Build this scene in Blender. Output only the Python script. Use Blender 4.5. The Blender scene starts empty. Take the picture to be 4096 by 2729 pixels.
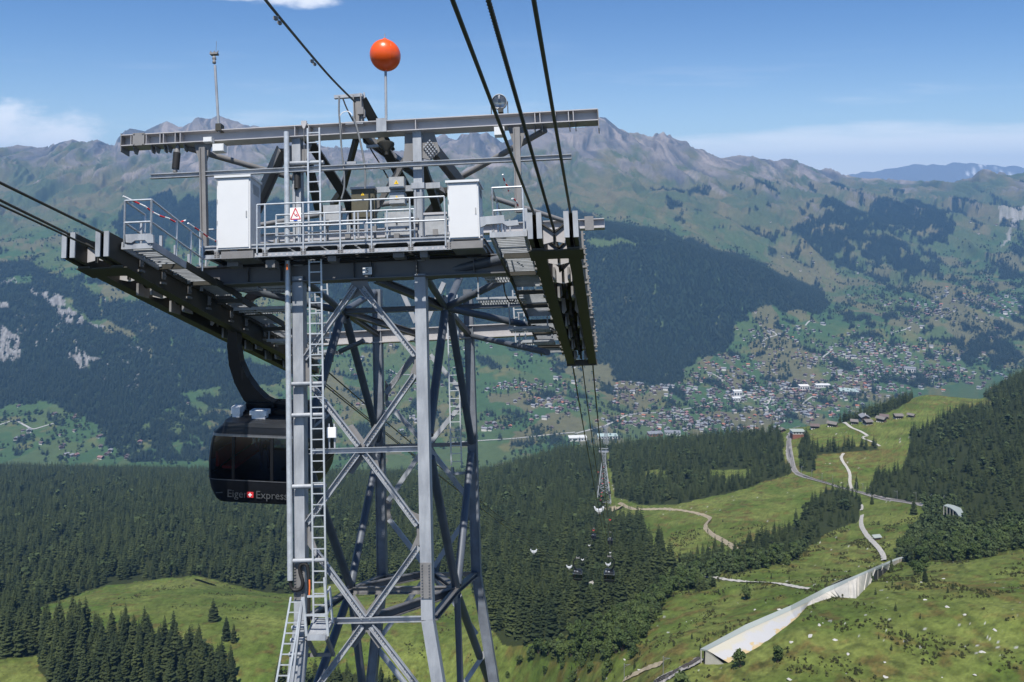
import bpy, math, random
import numpy as np
from mathutils import Vector, Matrix

rng = np.random.default_rng(11)
random.seed(11)
R = math.radians
SC = bpy.context.scene
COL = SC.collection
# picture scale used to lay the place out: focal length in pixels of the 4096 px wide photograph
F, CX, HY = 3200.0, 2048.0, 766.0


def at(x, y, Y):
    """3-D point seen at photo pixel x, y at the distance Y in front of the viewpoint"""
    return np.array([(x - CX) / F * Y, Y, (HY - y) / F * Y])


# ------------------------------------------------------------------ camera
cam = bpy.data.cameras.new('camera')
cam.sensor_fit = 'HORIZONTAL'
cam.sensor_width = 36.0
cam.lens = 36.0 * F / 4096
cam.shift_y = -(1364.5 - HY) / 4096
cam.clip_start = 0.1
cam.clip_end = 60000
camo = bpy.data.objects.new('camera', cam)
camo.rotation_euler = (R(90), 0, 0)
COL.objects.link(camo)
SC.camera = camo

# ------------------------------------------------------------------ render settings
SC.view_settings.view_transform = 'Standard'
SC.view_settings.look = 'None'
SC.view_settings.exposure = 0.5
SC.view_settings.gamma = 1.0
SC.cycles.max_bounces = 5
SC.cycles.diffuse_bounces = 2
SC.cycles.glossy_bounces = 2
SC.cycles.transmission_bounces = 4
SC.cycles.volume_bounces = 0
SC.cycles.transparent_max_bounces = 12
SC.cycles.use_denoising = True
SC.cycles.use_adaptive_sampling = True
SC.cycles.adaptive_threshold = 0.012
SC.cycles.caustics_reflective = False
SC.cycles.caustics_refractive = False

# ------------------------------------------------------------------ sun and sky
SUN_EL, SUN_AZ = R(61), R(180 + 9)      # azimuth measured from +Y (ahead) turning right: behind the viewer, to the left
sun_dir = Vector((math.sin(SUN_AZ) * math.cos(SUN_EL), math.cos(SUN_AZ) * math.cos(SUN_EL), math.sin(SUN_EL)))
sl = bpy.data.lights.new('sun', 'SUN')
sl.energy = 4.7
sl.angle = R(0.53)
sl.color = (1.0, 0.955, 0.88)
so = bpy.data.objects.new('sun', sl)
so.rotation_euler = sun_dir.to_track_quat('Z', 'Y').to_euler()
COL.objects.link(so)


class NT:
    """small helper to wire shader nodes"""
    def __init__(self, tree):
        self.t = tree
        self.t.nodes.clear()

    def n(self, kind, **kw):
        nd = self.t.nodes.new(kind)
        for k, v in kw.items():
            if k.startswith('i_'):
                key = k[2:]
                key = int(key) if key.isdigit() else key.replace('_', ' ')
                if isinstance(v, bpy.types.NodeSocket):
                    self.t.links.new(v, nd.inputs[key])
                else:
                    nd.inputs[key].default_value = v
            else:
                setattr(nd, k, v)
        return nd

    def math(self, op, a, b=None, c=None, clamp=False):
        nd = self.t.nodes.new('ShaderNodeMath')
        nd.operation = op
        nd.use_clamp = clamp
        for i, v in enumerate((a, b, c)):
            if v is None:
                continue
            if isinstance(v, bpy.types.NodeSocket):
                self.t.links.new(v, nd.inputs[i])
            else:
                nd.inputs[i].default_value = v
        return nd.outputs[0]

    def mix(self, fac, a, b, mode='MIX'):
        nd = self.t.nodes.new('ShaderNodeMix')
        nd.data_type = 'RGBA'
        nd.blend_type = mode
        for key, v in ((0, fac), (6, a), (7, b)):
            if isinstance(v, bpy.types.NodeSocket):
                self.t.links.new(v, nd.inputs[key])
            else:
                nd.inputs[key].default_value = v if key == 0 else tuple(v) + ((1,) if len(v) == 3 else ())
        return nd.outputs[2]

    def ss(self, v, lo, hi):
        nd = self.t.nodes.new('ShaderNodeMapRange')
        nd.interpolation_type = 'SMOOTHSTEP'
        nd.inputs[1].default_value = lo
        nd.inputs[2].default_value = hi
        self.t.links.new(v, nd.inputs[0])
        return nd.outputs[0]

    def link(self, a, b):
        self.t.links.new(a, b)


w = bpy.data.worlds.new('World')
SC.world = w
w.use_nodes = True
nt = NT(w.node_tree)
out = nt.n('ShaderNodeOutputWorld')
sky = nt.n('ShaderNodeTexSky')
sky.sky_type = 'NISHITA'
sky.sun_disc = False
sky.sun_elevation = SUN_EL
sky.sun_rotation = SUN_AZ
sky.altitude = 1900
sky.air_density = 1.0
sky.dust_density = 0.25
sky.ozone_density = 2.6
hs = nt.n('ShaderNodeHueSaturation', i_Saturation=1.04, i_Value=1.0, i_Color=sky.outputs[0])
tc = nt.n('ShaderNodeTexCoord')
sp = nt.n('ShaderNodeSeparateXYZ', i_0=tc.outputs['Generated'])
yy = nt.math('MAXIMUM', sp.outputs[1], 0.02)
ta = nt.math('DIVIDE', sp.outputs[0], yy)          # tangent of the bearing
te = nt.math('DIVIDE', sp.outputs[2], yy)          # tangent of the height over the horizon
ahead = nt.ss(sp.outputs[1], 0.05, 0.3)


def cloud_noise(sx, sy, scale, detail, rough, off):
    cb = nt.n('ShaderNodeCombineXYZ', i_0=nt.math('MULTIPLY', ta, sx), i_1=nt.math('MULTIPLY', te, sy), i_2=off)
    nz = nt.n('ShaderNodeTexNoise', i_Vector=cb.outputs[0], i_Scale=scale, i_Detail=detail, i_Roughness=rough)
    return nz.outputs[0]


def blob(cx, cy, rx, ry):
    dx = nt.math('DIVIDE', nt.math('SUBTRACT', ta, cx), rx)
    dy = nt.math('DIVIDE', nt.math('SUBTRACT', te, cy), ry)
    d2 = nt.math('ADD', nt.math('MULTIPLY', dx, dx), nt.math('MULTIPLY', dy, dy))
    return nt.math('SUBTRACT', 1.0, d2)


n1 = cloud_noise(1, 2.2, 9, 9, 0.62, 3.1)
n2 = cloud_noise(1, 9, 4, 7, 0.6, 8.4)
# cumulus bank low on the left
b1 = nt.math('MAXIMUM', blob(-0.60, 0.062, 0.085, 0.030), blob(-0.64, 0.078, 0.12, 0.042))
c1 = nt.ss(nt.math('ADD', nt.math('MULTIPLY', b1, 1.1), nt.math('MULTIPLY', nt.math('SUBTRACT', n1, 0.5), 4.2)), -0.15, 1.05)
c1 = nt.math('MULTIPLY', c1, nt.ss(b1, -1.3, 0.1))
# puff at the top edge
b2 = nt.math('MAXIMUM', blob(-0.262, 0.243, 0.06, 0.014), blob(-0.33, 0.246, 0.055, 0.008))
c2 = nt.ss(nt.math('ADD', nt.math('MULTIPLY', b2, 0.5), nt.math('MULTIPLY', nt.math('SUBTRACT', n1, 0.5), 2.6)), -0.15, 0.6)
c2 = nt.math('MULTIPLY', c2, nt.ss(b2, -1.0, 0.2))
# thin bright layer over the far pass on the right
b3 = blob(0.70, 0.038, 0.62, 0.058)
c3 = nt.ss(nt.math('ADD', b3, nt.math('MULTIPLY', nt.math('SUBTRACT', n2, 0.5), 1.3)), -0.05, 0.6)
# faint streaks elsewhere
c4 = nt.math('MULTIPLY', nt.ss(n2, 0.52, 0.8), nt.ss(te, 0.22, 0.03))
cl = nt.math('MAXIMUM', nt.math('MULTIPLY', c1, 0.82), nt.math('MULTIPLY', c2, 0.75))
cl = nt.math('MAXIMUM', cl, nt.math('MULTIPLY', c3, 0.74))
cl = nt.math('MAXIMUM', cl, nt.math('MULTIPLY', c4, 0.34))
cl = nt.math('MULTIPLY', cl, ahead)
SKY_STRENGTH = 0.088
tint = nt.mix(nt.ss(te, 0.06, 0.26), (1.08, 1.04, 1.0), (0.70, 0.86, 1.02))
skyc = nt.mix(1.0, hs.outputs[0], tint, 'MULTIPLY')
cc = nt.mix(cl, skyc, (9.6, 9.8, 10.2))
bg = nt.n('ShaderNodeBackground', i_Color=cc, i_Strength=SKY_STRENGTH)
nt.link(bg.outputs[0], out.inputs[0])


# ------------------------------------------------------------------ object helpers
def tag(o, label=None, cat=None, group=None, kind=None):
    if label:
        o['label'] = label
    if cat:
        o['category'] = cat
    if group:
        o['group'] = group
    if kind:
        o['kind'] = kind
    return o


def thing(name, label, cat, loc=(0, 0, 0), group=None):
    o = bpy.data.objects.new(name, None)
    o.empty_display_size = 0.2
    o.location = loc
    COL.objects.link(o)
    return tag(o, label, cat, group)


def shared_copy(root, loc, rotz=0.0, scale=1.0, label=None, group=None, cat=None):
    r = root.copy()
    COL.objects.link(r)
    r.location = loc
    r.rotation_euler = (0, 0, rotz)
    r.scale = (scale,) * 3 if np.isscalar(scale) else scale
    tag(r, label, cat, group)
    for ch in list(root.children):
        c = ch.copy()
        COL.objects.link(c)
        c.parent = r
        for g in list(ch.children):
            d = g.copy()
            COL.objects.link(d)
            d.parent = c
    return r


class MB:
    """collects faces, builds ONE mesh object"""
    def __init__(self, xf=None):
        self.v, self.f, self.m, self.sm = [], [], [], []
        self.xf = xf

    def add(self, verts, faces, mat=0, smooth=False):
        b = len(self.v)
        self.v.extend([tuple(float(c) for c in p) for p in verts])
        for f in faces:
            self.f.append([i + b for i in f])
            self.m.append(mat)
            self.sm.append(smooth)

    # --- frame along a segment
    @staticmethod
    def frame(p0, p1, up=(0, 0, 1)):
        p0, p1 = np.array(p0, float), np.array(p1, float)
        d = p1 - p0
        L = np.linalg.norm(d)
        d = d / max(L, 1e-9)
        u = np.array(up, float)
        s = np.cross(d, u)
        if np.linalg.norm(s) < 1e-4:
            s = np.cross(d, np.array([0, 1.0, 0]))
        s /= np.linalg.norm(s)
        u = np.cross(s, d)
        return p0, p1, d, s, u, L

    def prism(self, p0, p1, prof, up=(0, 0, 1), mat=0, caps=True, smooth=False, prof1=None):
        """prof: list of (side, up) offsets, swept from p0 to p1"""
        p0, p1, d, s, u, L = self.frame(p0, p1, up)
        n = len(prof)
        pr1 = prof1 or prof
        vs = [p0 + s * a + u * b for a, b in prof] + [p1 + s * a + u * b for a, b in pr1]
        fs = [(i, (i + 1) % n, n + (i + 1) % n, n + i) for i in range(n)]
        self.add(vs, fs, mat, smooth)
        if caps:
            self.add(vs, [tuple(range(n))[::-1], tuple(range(n, 2 * n))], mat)

    def bar(self, p0, p1, wd, ht, up=(0, 0, 1), mat=0):
        a, b = wd / 2, ht / 2
        self.prism(p0, p1, [(-a, -b), (a, -b), (a, b), (-a, b)], up, mat)

    def tube(self, p0, p1, r, n=8, mat=0, r1=None, caps=True):
        c = [(math.cos(2 * math.pi * i / n), math.sin(2 * math.pi * i / n)) for i in range(n)]
        r1 = r if r1 is None else r1
        self.prism(p0, p1, [(r * a, r * b) for a, b in c], (0.13, 0.31, 0.94), mat, caps, True, [(r1 * a, r1 * b) for a, b in c])

    def path(self, pts, r, n=8, mat=0):
        for a, b in zip(pts[:-1], pts[1:]):
            self.tube(a, b, r, n, mat)

    def ibeam(self, p0, p1, h, b, tw=0.02, tf=0.03, up=(0, 0, 1), mat=0):
        h2, b2, t2 = h / 2, b / 2, tw / 2
        pr = [(-b2, -h2), (b2, -h2), (b2, -h2 + tf), (t2, -h2 + tf), (t2, h2 - tf), (b2, h2 - tf),
              (b2, h2), (-b2, h2), (-b2, h2 - tf), (-t2, h2 - tf), (-t2, -h2 + tf), (-b2, -h2 + tf)]
        self.prism(p0, p1, pr, up, mat, caps=False)
        p0, p1, d, s, u, L = self.frame(p0, p1, up)
        for p in (p0, p1):
            vs = [p + s * a + u * c for a, c in pr]
            self.add(vs, [(0, 1, 2, 11), (10, 3, 4, 9), (8, 5, 6, 7)], mat)
            self.add(vs, [(11, 2, 3, 10), (9, 4, 5, 8)], mat)

    def channel(self, p0, p1, h, b, t=0.014, up=(0, 0, 1), mat=0):
        """web on the +side, flanges pointing to the -side"""
        h2 = h / 2
        pr = [(0, -h2), (0, h2), (-b, h2), (-b, h2 - t), (-t, h2 - t), (-t, -h2 + t), (-b, -h2 + t), (-b, -h2)]
        self.prism(p0, p1, pr, up, mat, caps=False)

    def box(self, c, size, mat=0, ax=None):
        sx, sy, sz = size[0] / 2, size[1] / 2, size[2] / 2
        c = np.array(c, float)
        A = np.eye(3) if ax is None else np.array(ax, float)
        vs = [c + A[0] * sx * i + A[1] * sy * j + A[2] * sz * k for i in (-1, 1) for j in (-1, 1) for k in (-1, 1)]
        self.add(vs, [(0, 1, 3, 2), (4, 6, 7, 5), (0, 4, 5, 1), (2, 3, 7, 6), (0, 2, 6, 4), (1, 5, 7, 3)], mat)

    def slab(self, poly, vec, mat=0):
        """closed polygon extruded by vec"""
        n = len(poly)
        v = np.array(vec, float)
        vs = [np.array(p, float) for p in poly] + [np.array(p, float) + v for p in poly]
        self.add(vs, [tuple(range(n))[::-1], tuple(range(n, 2 * n))] + [(i, (i + 1) % n, n + (i + 1) % n, n + i) for i in range(n)], mat)

    def lathe(self, c, prof, n=20, axis=(0, 0, 1), mat=0, smooth=True):
        ax = Vector(axis).normalized()
        q = Vector((0, 0, 1)).rotation_difference(ax)
        vs = []
        for r, z in prof:
            for i in range(n):
                a = 2 * math.pi * i / n
                p = q @ Vector((r * math.cos(a), r * math.sin(a), z))
                vs.append((c[0] + p.x, c[1] + p.y, c[2] + p.z))
        fs = []
        for k in range(len(prof) - 1):
            for i in range(n):
                j = (i + 1) % n
                fs.append((k * n + i, k * n + j, (k + 1) * n + j, (k + 1) * n + i))
        self.add(vs, fs, mat, smooth)

    def build(self, name, mats, parent=None, loc=None, kind=None):
        V = self.v
        if self.xf is not None:
            V = self.xf(np.array(V, float))
        V = np.array(V, float)
        off = np.array(parent['_w'] if parent is not None and '_w' in parent else (loc if loc is not None else (0, 0, 0)), float)
        if parent is not None:
            off = np.zeros(3)
            p = parent
            while p is not None:
                off += np.array(p.location)
                p = p.parent
        me = bpy.data.meshes.new(name)
        me.from_pydata([tuple(p) for p in (V - off)], [], self.f)
        mats = mats if isinstance(mats, (list, tuple)) else [mats]
        for m in mats:
            me.materials.append(m)
        me.polygons.foreach_set('material_index', self.m)
        me.polygons.foreach_set('use_smooth', self.sm)
        import bmesh
        bm = bmesh.new()
        bm.from_mesh(me)
        bmesh.ops.recalc_face_normals(bm, faces=bm.faces)
        bm.to_mesh(me)
        bm.free()
        o = bpy.data.objects.new(name, me)
        COL.objects.link(o)
        if parent is not None:
            o.parent = parent
        elif loc is not None:
            o.location = loc
        if kind:
            o['kind'] = kind
        return o


# ------------------------------------------------------------------ materials
def mat_plain(name, col, rough=0.6, metal=0.0, var=0.12, scale=6.0, spec=0.5, bump=0.0, col2=None, detail=5):
    m = bpy.data.materials.new(name)
    m.use_nodes = True
    t = NT(m.node_tree)
    o = t.n('ShaderNodeOutputMaterial')
    tcd = t.n('ShaderNodeTexCoord')
    nz = t.n('ShaderNodeTexNoise', i_Vector=tcd.outputs['Object'], i_Scale=scale, i_Detail=detail, i_Roughness=0.65)
    f = t.ss(nz.outputs[0], 0.25, 0.75)
    lo = tuple(c * (1 - var) for c in col)
    hi = tuple(min(1, c * (1 + var)) for c in (col2 or col))
    b = t.n('ShaderNodeBsdfPrincipled', i_Base_Color=t.mix(f, lo, hi), i_Metallic=metal)
    rr = t.math('MULTIPLY_ADD', nz.outputs[0], 0.25, rough - 0.12)
    t.link(rr, b.inputs['Roughness'])
    b.inputs['Specular IOR Level'].default_value = spec
    if bump:
        bp = t.n('ShaderNodeBump', i_Strength=bump, i_Height=nz.outputs[0])
        t.link(bp.outputs[0], b.inputs['Normal'])
    t.link(b.outputs[0], o.inputs[0])
    return m


def mat_instance(name, ca, cb, rough=0.75, trans=0.0):
    """colour varies from copy to copy and over the thing"""
    m = bpy.data.materials.new(name)
    m.use_nodes = True
    t = NT(m.node_tree)
    o = t.n('ShaderNodeOutputMaterial')
    oi = t.n('ShaderNodeObjectInfo')
    tcd = t.n('ShaderNodeTexCoord')
    nz = t.n('ShaderNodeTexNoise', i_Vector=tcd.outputs['Object'], i_Scale=0.9, i_Detail=3)
    f = t.math('ADD', t.math('MULTIPLY', oi.outputs['Random'], 0.75), t.math('MULTIPLY', nz.outputs[0], 0.35), clamp=True)
    b = t.n('ShaderNodeBsdfPrincipled', i_Base_Color=t.mix(f, ca, cb), i_Roughness=rough)
    b.inputs['Specular IOR Level'].default_value = 0.25
    t.link(b.outputs[0], o.inputs[0])
    return m
# ================================================================== terrain
def _h(ix, iy, s):
    n = (ix.astype(np.int64) * 374761393 + iy.astype(np.int64) * 668265263 + s * 974634777) & 0xffffffff
    n = ((n ^ (n >> 13)) * 1274126177) & 0xffffffff
    return (n ^ (n >> 16)) & 0xffffffff


def gnoise(x, y, s=0):
    ix, iy = np.floor(x), np.floor(y)
    fx, fy = x - ix, y - iy
    ux, uy = fx * fx * fx * (fx * (fx * 6 - 15) + 10), fy * fy * fy * (fy * (fy * 6 - 15) + 10)

    def g(ox, oy):
        a = _h(ix + ox, iy + oy, s) * (2 * math.pi / 4294967296.0)
        return np.cos(a) * (fx - ox) + np.sin(a) * (fy - oy)
    a = g(0, 0) * (1 - ux) + g(1, 0) * ux
    b = g(0, 1) * (1 - ux) + g(1, 1) * ux
    return (a * (1 - uy) + b * uy) * 1.5


def fbm(x, y, o=4, s=0, gain=0.5):
    r, a, t = 0, 1.0, 0
    for k in range(o):
        r = r + a * gnoise(x, y, s + k * 17)
        t += a
        a *= gain
        x, y = x * 2.03 + 13.7, y * 2.03 - 7.3
    return r / t


def ridged(x, y, o=4, s=0, gain=0.55):
    r, a, t = 0, 1.0, 0
    for k in range(o):
        r = r + a * (1 - np.abs(gnoise(x, y, s + k * 23)) * 1.8)
        t += a
        a *= gain
        x, y = x * 2.07 + 5.1, y * 2.07 + 9.2
    return r / t


def cells(x, y, s=0):
    """nearest jittered cell: returns its random value (0-1)"""
    ix, iy = np.floor(x), np.floor(y)
    best = np.full(x.shape, 1e9)
    val = np.zeros(x.shape)
    for dx in (-1, 0, 1):
        for dy in (-1, 0, 1):
            h1 = _h(ix + dx, iy + dy, s) / 4294967296.0
            h2 = _h(ix + dx, iy + dy, s + 5) / 4294967296.0
            h3 = _h(ix + dx, iy + dy, s + 9) / 4294967296.0
            d = (ix + dx + h1 - x) ** 2 + (iy + dy + h2 - y) ** 2
            k = d < best
            best = np.where(k, d, best)
            val = np.where(k, h3, val)
    return val


def inpoly(px, py, poly):
    r = np.zeros(px.shape, bool)
    n = len(poly)
    for i in range(n):
        x0, y0 = poly[i]
        x1, y1 = poly[(i + 1) % n]
        if y0 == y1:
            continue
        c = (y0 > py) != (y1 > py)
        r ^= c & (px < (x1 - x0) * (py - y0) / (y1 - y0) + x0)
    return r


def sstep(v, a, b):
    t = np.clip((v - a) / (b - a), 0, 1)
    return t * t * (3 - 2 * t)


# Layers of the land from the foot of the mast to the skyline, each a line of (x, y, distance).
# The sheet runs smoothly from one to the next, so ridges really stand in front of valleys.
LAY = [
    ([(-900, 10366, 20), (5000, 10366, 20)], 6),
    ([(-900, 2850, 330), (0, 2850, 340), (700, 2850, 360), (1200, 2850, 380), (1800, 2850, 400), (2100, 2850, 370), (2400, 2850, 300), (2700, 2850, 245), (3200, 2850, 225), (4096, 2850, 215), (5000, 2850, 210)], 46),
    ([(-900, 2650, 400), (0, 2620, 400), (700, 2600, 420), (1300, 2600, 440), (1800, 2600, 430), (2100, 2550, 400), (2400, 2600, 335), (2700, 2610, 288), (2830, 2620, 278), (3200, 2560, 262), (4096, 2500, 260), (5000, 2480, 255)], 36),
    ([(-900, 2520, 470), (0, 2490, 470), (700, 2440, 480), (1300, 2450, 500), (1800, 2450, 500), (2100, 2450, 450), (2400, 2480, 390), (2700, 2470, 345), (3000, 2430, 330), (3200, 2400, 325), (3500, 2370, 315), (4096, 2330, 310), (5000, 2300, 300)], 36),
    ([(-900, 2450, 560), (0, 2430, 560), (435, 2345, 600), (783, 2315, 640), (1044, 2365, 650), (1184, 2385, 640), (1600, 2330, 620), (1900, 2300, 600), (2100, 2300, 560), (2400, 2330, 480), (2700, 2310, 440), (3000, 2270, 425), (3400, 2250, 420), (3600, 2235, 430), (3800, 2200, 425), (4096, 2150, 420), (5000, 2100, 400)], 44),
    ([(-900, 2250, 850), (0, 2200, 800), (700, 2150, 830), (1300, 2150, 850), (1900, 2120, 800), (2200, 2100, 760), (2400, 2080, 760), (2700, 2080, 650), (3000, 2050, 620), (3400, 2060, 600), (3700, 2020, 590), (4096, 1950, 560), (5000, 1850, 540)], 44),
    ([(-900, 2050, 1150), (0, 2020, 1150), (700, 1990, 1150), (1300, 1990, 1150), (1900, 1960, 1100), (2200, 1940, 1050), (2450, 2000, 870), (2700, 1960, 800), (3000, 1930, 780), (3250, 1890, 760), (3500, 1900, 740), (3700, 1860, 740), (4096, 1750, 720), (5000, 1600, 680)], 52),
    ([(-900, 1880, 1700), (0, 1880, 1700), (500, 1890, 1750), (1180, 1905, 1700), (1900, 1915, 1500), (2100, 1860, 1400), (2250, 1815, 1350), (2420, 1805, 1300), (2700, 1775, 1200), (3000, 1748, 1100), (3130, 1722, 1000), (3300, 1706, 950), (3420, 1690, 960), (3560, 1640, 1020), (3690, 1582, 1100), (3930, 1600, 1120), (4020, 1550, 1150), (4096, 1510, 1150), (5000, 1300, 1100)], 6),
    (None, 8),   # the drop just behind that edge, filled in below
    ([(-900, 1850, 2450), (0, 1850, 2500), (500, 1868, 2500), (1180, 1885, 2500), (1900, 1885, 2500), (2100, 1850, 2600), (2400, 1785, 2750), (2700, 1752, 2850), (3000, 1735, 2900), (3300, 1700, 2950), (3560, 1650, 3000), (3700, 1560, 3300), (4096, 1490, 3500), (5000, 1400, 3500)], 44),
    ([(-900, 1650, 2900), (0, 1640, 2900), (500, 1660, 2850), (1180, 1700, 2950), (1900, 1650, 3050), (2400, 1600, 3200), (3000, 1570, 3300), (3500, 1530, 3400), (4096, 1380, 3800), (5000, 1300, 3800)], 50),
    ([(-900, 1450, 3250), (0, 1450, 3250), (600, 1480, 3250), (1180, 1500, 3350), (1900, 1450, 3500), (2400, 1420, 3600), (2800, 1430, 3650), (3100, 1340, 3850), (3500, 1280, 4000), (4096, 1200, 4300), (5000, 1150, 4300)], 84),
    ([(-900, 1050, 4300), (1180, 1000, 4300), (1800, 930, 4500), (2330, 872, 4600), (2600, 945, 4500), (2870, 1025, 4400), (3050, 1080, 4400), (3220, 1165, 4400), (3320, 1215, 4400), (3500, 1190, 4500), (4096, 1080, 4900), (5000, 1040, 4900)], 6),
    ([(-900, 980, 4700), (0, 980, 4700), (1180, 940, 4700), (2100, 885, 4950), (2330, 878, 5000), (2600, 952, 4950), (2870, 1030, 4850), (3050, 1080, 4800), (3320, 1195, 4700), (3500, 1140, 4950), (4096, 1010, 5350), (5000, 980, 5400)], 42),
    ([(-900, 780, 6000), (0, 790, 6000), (1180, 780, 6000), (2100, 760, 6200), (2400, 760, 6200), (2700, 810, 6000), (3000, 865, 6000), (3300, 890, 6000), (3700, 890, 6300), (4096, 850, 6500), (5000, 830, 6500)], 28),
    ([(-900, 690, 6700), (0, 700, 6700), (600, 680, 6700), (1180, 680, 6900), (2100, 660, 6900), (2400, 640, 6900), (2700, 690, 7000), (3000, 745, 7100), (3300, 780, 7300), (3600, 792, 7600), (3900, 775, 7600), (4096, 770, 7600), (5000, 740, 7600)], 70),
    ([(-900, 590, 7900), (-400, 640, 7900), (0, 612, 7900), (104, 606, 7900), (190, 600, 7900), (235, 574, 7900), (287, 560, 7900), (348, 571, 7900), (409, 583, 7900), (460, 590, 7900), (472, 550, 7900), (500, 524, 7900), (520, 519, 7900), (580, 528, 7900), (640, 498, 7900), (668, 487, 7900), (715, 510, 7900), (745, 506, 7900), (784, 482, 7900), (850, 478, 7900), (876, 466, 7900), (930, 496, 7900), (985, 515, 7900), (1010, 508, 7900), (1060, 520, 7900), (1160, 545, 7900), (1287, 603, 8000), (1337, 612, 8300), (1420, 617, 8500), (1500, 606, 8500), (1598, 607, 8500), (1690, 597, 8400), (1746, 567, 8300), (1784, 551, 8200), (1822, 562, 8200), (1870, 552, 8200), (1914, 541, 8200), (1960, 549, 8200), (2011, 567, 8200), (2060, 545, 8000), (2120, 522, 8000), (2220, 510, 8000), (2300, 528, 8000), (2345, 520, 8000), (2385, 478, 8000), (2399, 470, 8000), (2422, 474, 8000), (2475, 516, 8000), (2529, 541, 8000), (2552, 547, 8000), (2590, 565, 8000), (2612, 562, 8000), (2622, 541, 8000), (2655, 538, 8000), (2720, 572, 8000), (2796, 614, 8100), (2872, 636, 8200), (2964, 648, 8400), (3010, 637, 8600), (3063, 646, 8800), (3095, 656, 8900), (3124, 655, 9000), (3185, 659, 9200), (3254, 678, 9400), (3361, 713, 9500), (3429, 734, 9500), (3521, 728, 9500), (3597, 736, 9400), (3711, 738, 9000), (3830, 734, 8600), (3887, 728, 8400), (3918, 706, 8300), (4001, 702, 8200), (4096, 700, 8200), (4400, 680, 8200), (5000, 640, 8200)], 5),
    (None, 0),
]
XS = np.concatenate([np.arange(-900, -150, 30), np.arange(-150, 4250, 5.0), np.arange(4250, 5001, 30)])
NC = len(XS)


def lay_interp(pts, soft):
    x = [p[0] for p in pts]
    y = np.interp(XS, x, [p[1] for p in pts])
    Y = np.interp(XS, x, [p[2] for p in pts])
    if soft:
        for arr in (y, Y):
            k = np.hanning(31)
            k /= k.sum()
            pad = np.concatenate([np.full(15, arr[0]), arr, np.full(15, arr[-1])])
            arr[:] = np.convolve(pad, k, 'valid')
    return y, Y


yk, Yk = [], []
for k, (pts, nr) in enumerate(LAY):
    if pts is None:
        y, Y = (yk[-1] + 26, Yk[-1] * 1.16) if k < 12 else (yk[-1] + 120, Yk[-1] + 1500)
    else:
        y, Y = lay_interp(pts, k not in (16,))
    yk.append(y)
    Yk.append(Y)
yk, Yk = np.array(yk), np.array(Yk)
Zk = (HY - yk) / F * Yk
Zk[0] = -60.0
Xk = (XS[None] - CX) / F * Yk


def pchip_d(T, V):
    h = np.diff(T, axis=0)
    s = np.diff(V, axis=0) / h
    d = np.zeros_like(V)
    a, b = s[:-1], s[1:]
    w1, w2 = 2 * h[1:] + h[:-1], h[1:] + 2 * h[:-1]
    ok = a * b > 0
    with np.errstate(divide='ignore', invalid='ignore'):
        hm = (w1 + w2) / (w1 / a + w2 / b)
    d[1:-1] = np.where(ok, hm, 0)
    d[0], d[-1] = s[0], s[-1]
    return d


dZ, dX = pchip_d(Yk, Zk), pchip_d(Yk, Xk)
rowsX, rowsY, rowsZ, rowsK = [], [], [], []
for k in range(len(LAY) - 1):
    n = LAY[k][1]
    for j in range(n):
        t = j / n
        Yv = 1.0 / ((1 - t) / Yk[k] + t / Yk[k + 1])
        h = Yk[k + 1] - Yk[k]
        u = (Yv - Yk[k]) / h
        h00, h10, h01, h11 = 2 * u**3 - 3 * u**2 + 1, u**3 - 2 * u**2 + u, -2 * u**3 + 3 * u**2, u**3 - u**2
        rowsY.append(Yv)
        rowsZ.append(h00 * Zk[k] + h10 * h * dZ[k] + h01 * Zk[k + 1] + h11 * h * dZ[k + 1])
        rowsX.append(h00 * Xk[k] + h10 * h * dX[k] + h01 * Xk[k + 1] + h11 * h * dX[k + 1])
        rowsK.append(k + t)
TX, TY, TZ = np.array(rowsX), np.array(rowsY), np.array(rowsZ)
TK = np.array(rowsK)[:, None] * np.ones((1, NC))
NR = TX.shape[0]
PX = CX + F * TX / TY
PY = HY - F * TZ / TY
NEAR = TK < 8.0
# wobble of every border between kinds of land cover
wobx = fbm(PX / 60, PY / 40, 4, 3) * 26 + fbm(PX / 14, PY / 10, 2, 5) * 7
woby = fbm(PX / 60, PY / 40, 4, 13) * 16 + fbm(PX / 14, PY / 10, 2, 15) * 5
QX, QY = PX + wobx, PY + woby
HX, HYY = PX + wobx * 0.35, PY + woby * 0.35


def cover(polys, sx=None, sy=None):
    m = np.zeros(PX.shape, bool)
    for p in polys:
        m |= inpoly(QX if sx is None else sx, QY if sy is None else sy, p)
    return m


def D(*pts):
    return [(x * 1.7407, y * 1.7407) for x, y in pts]


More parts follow.
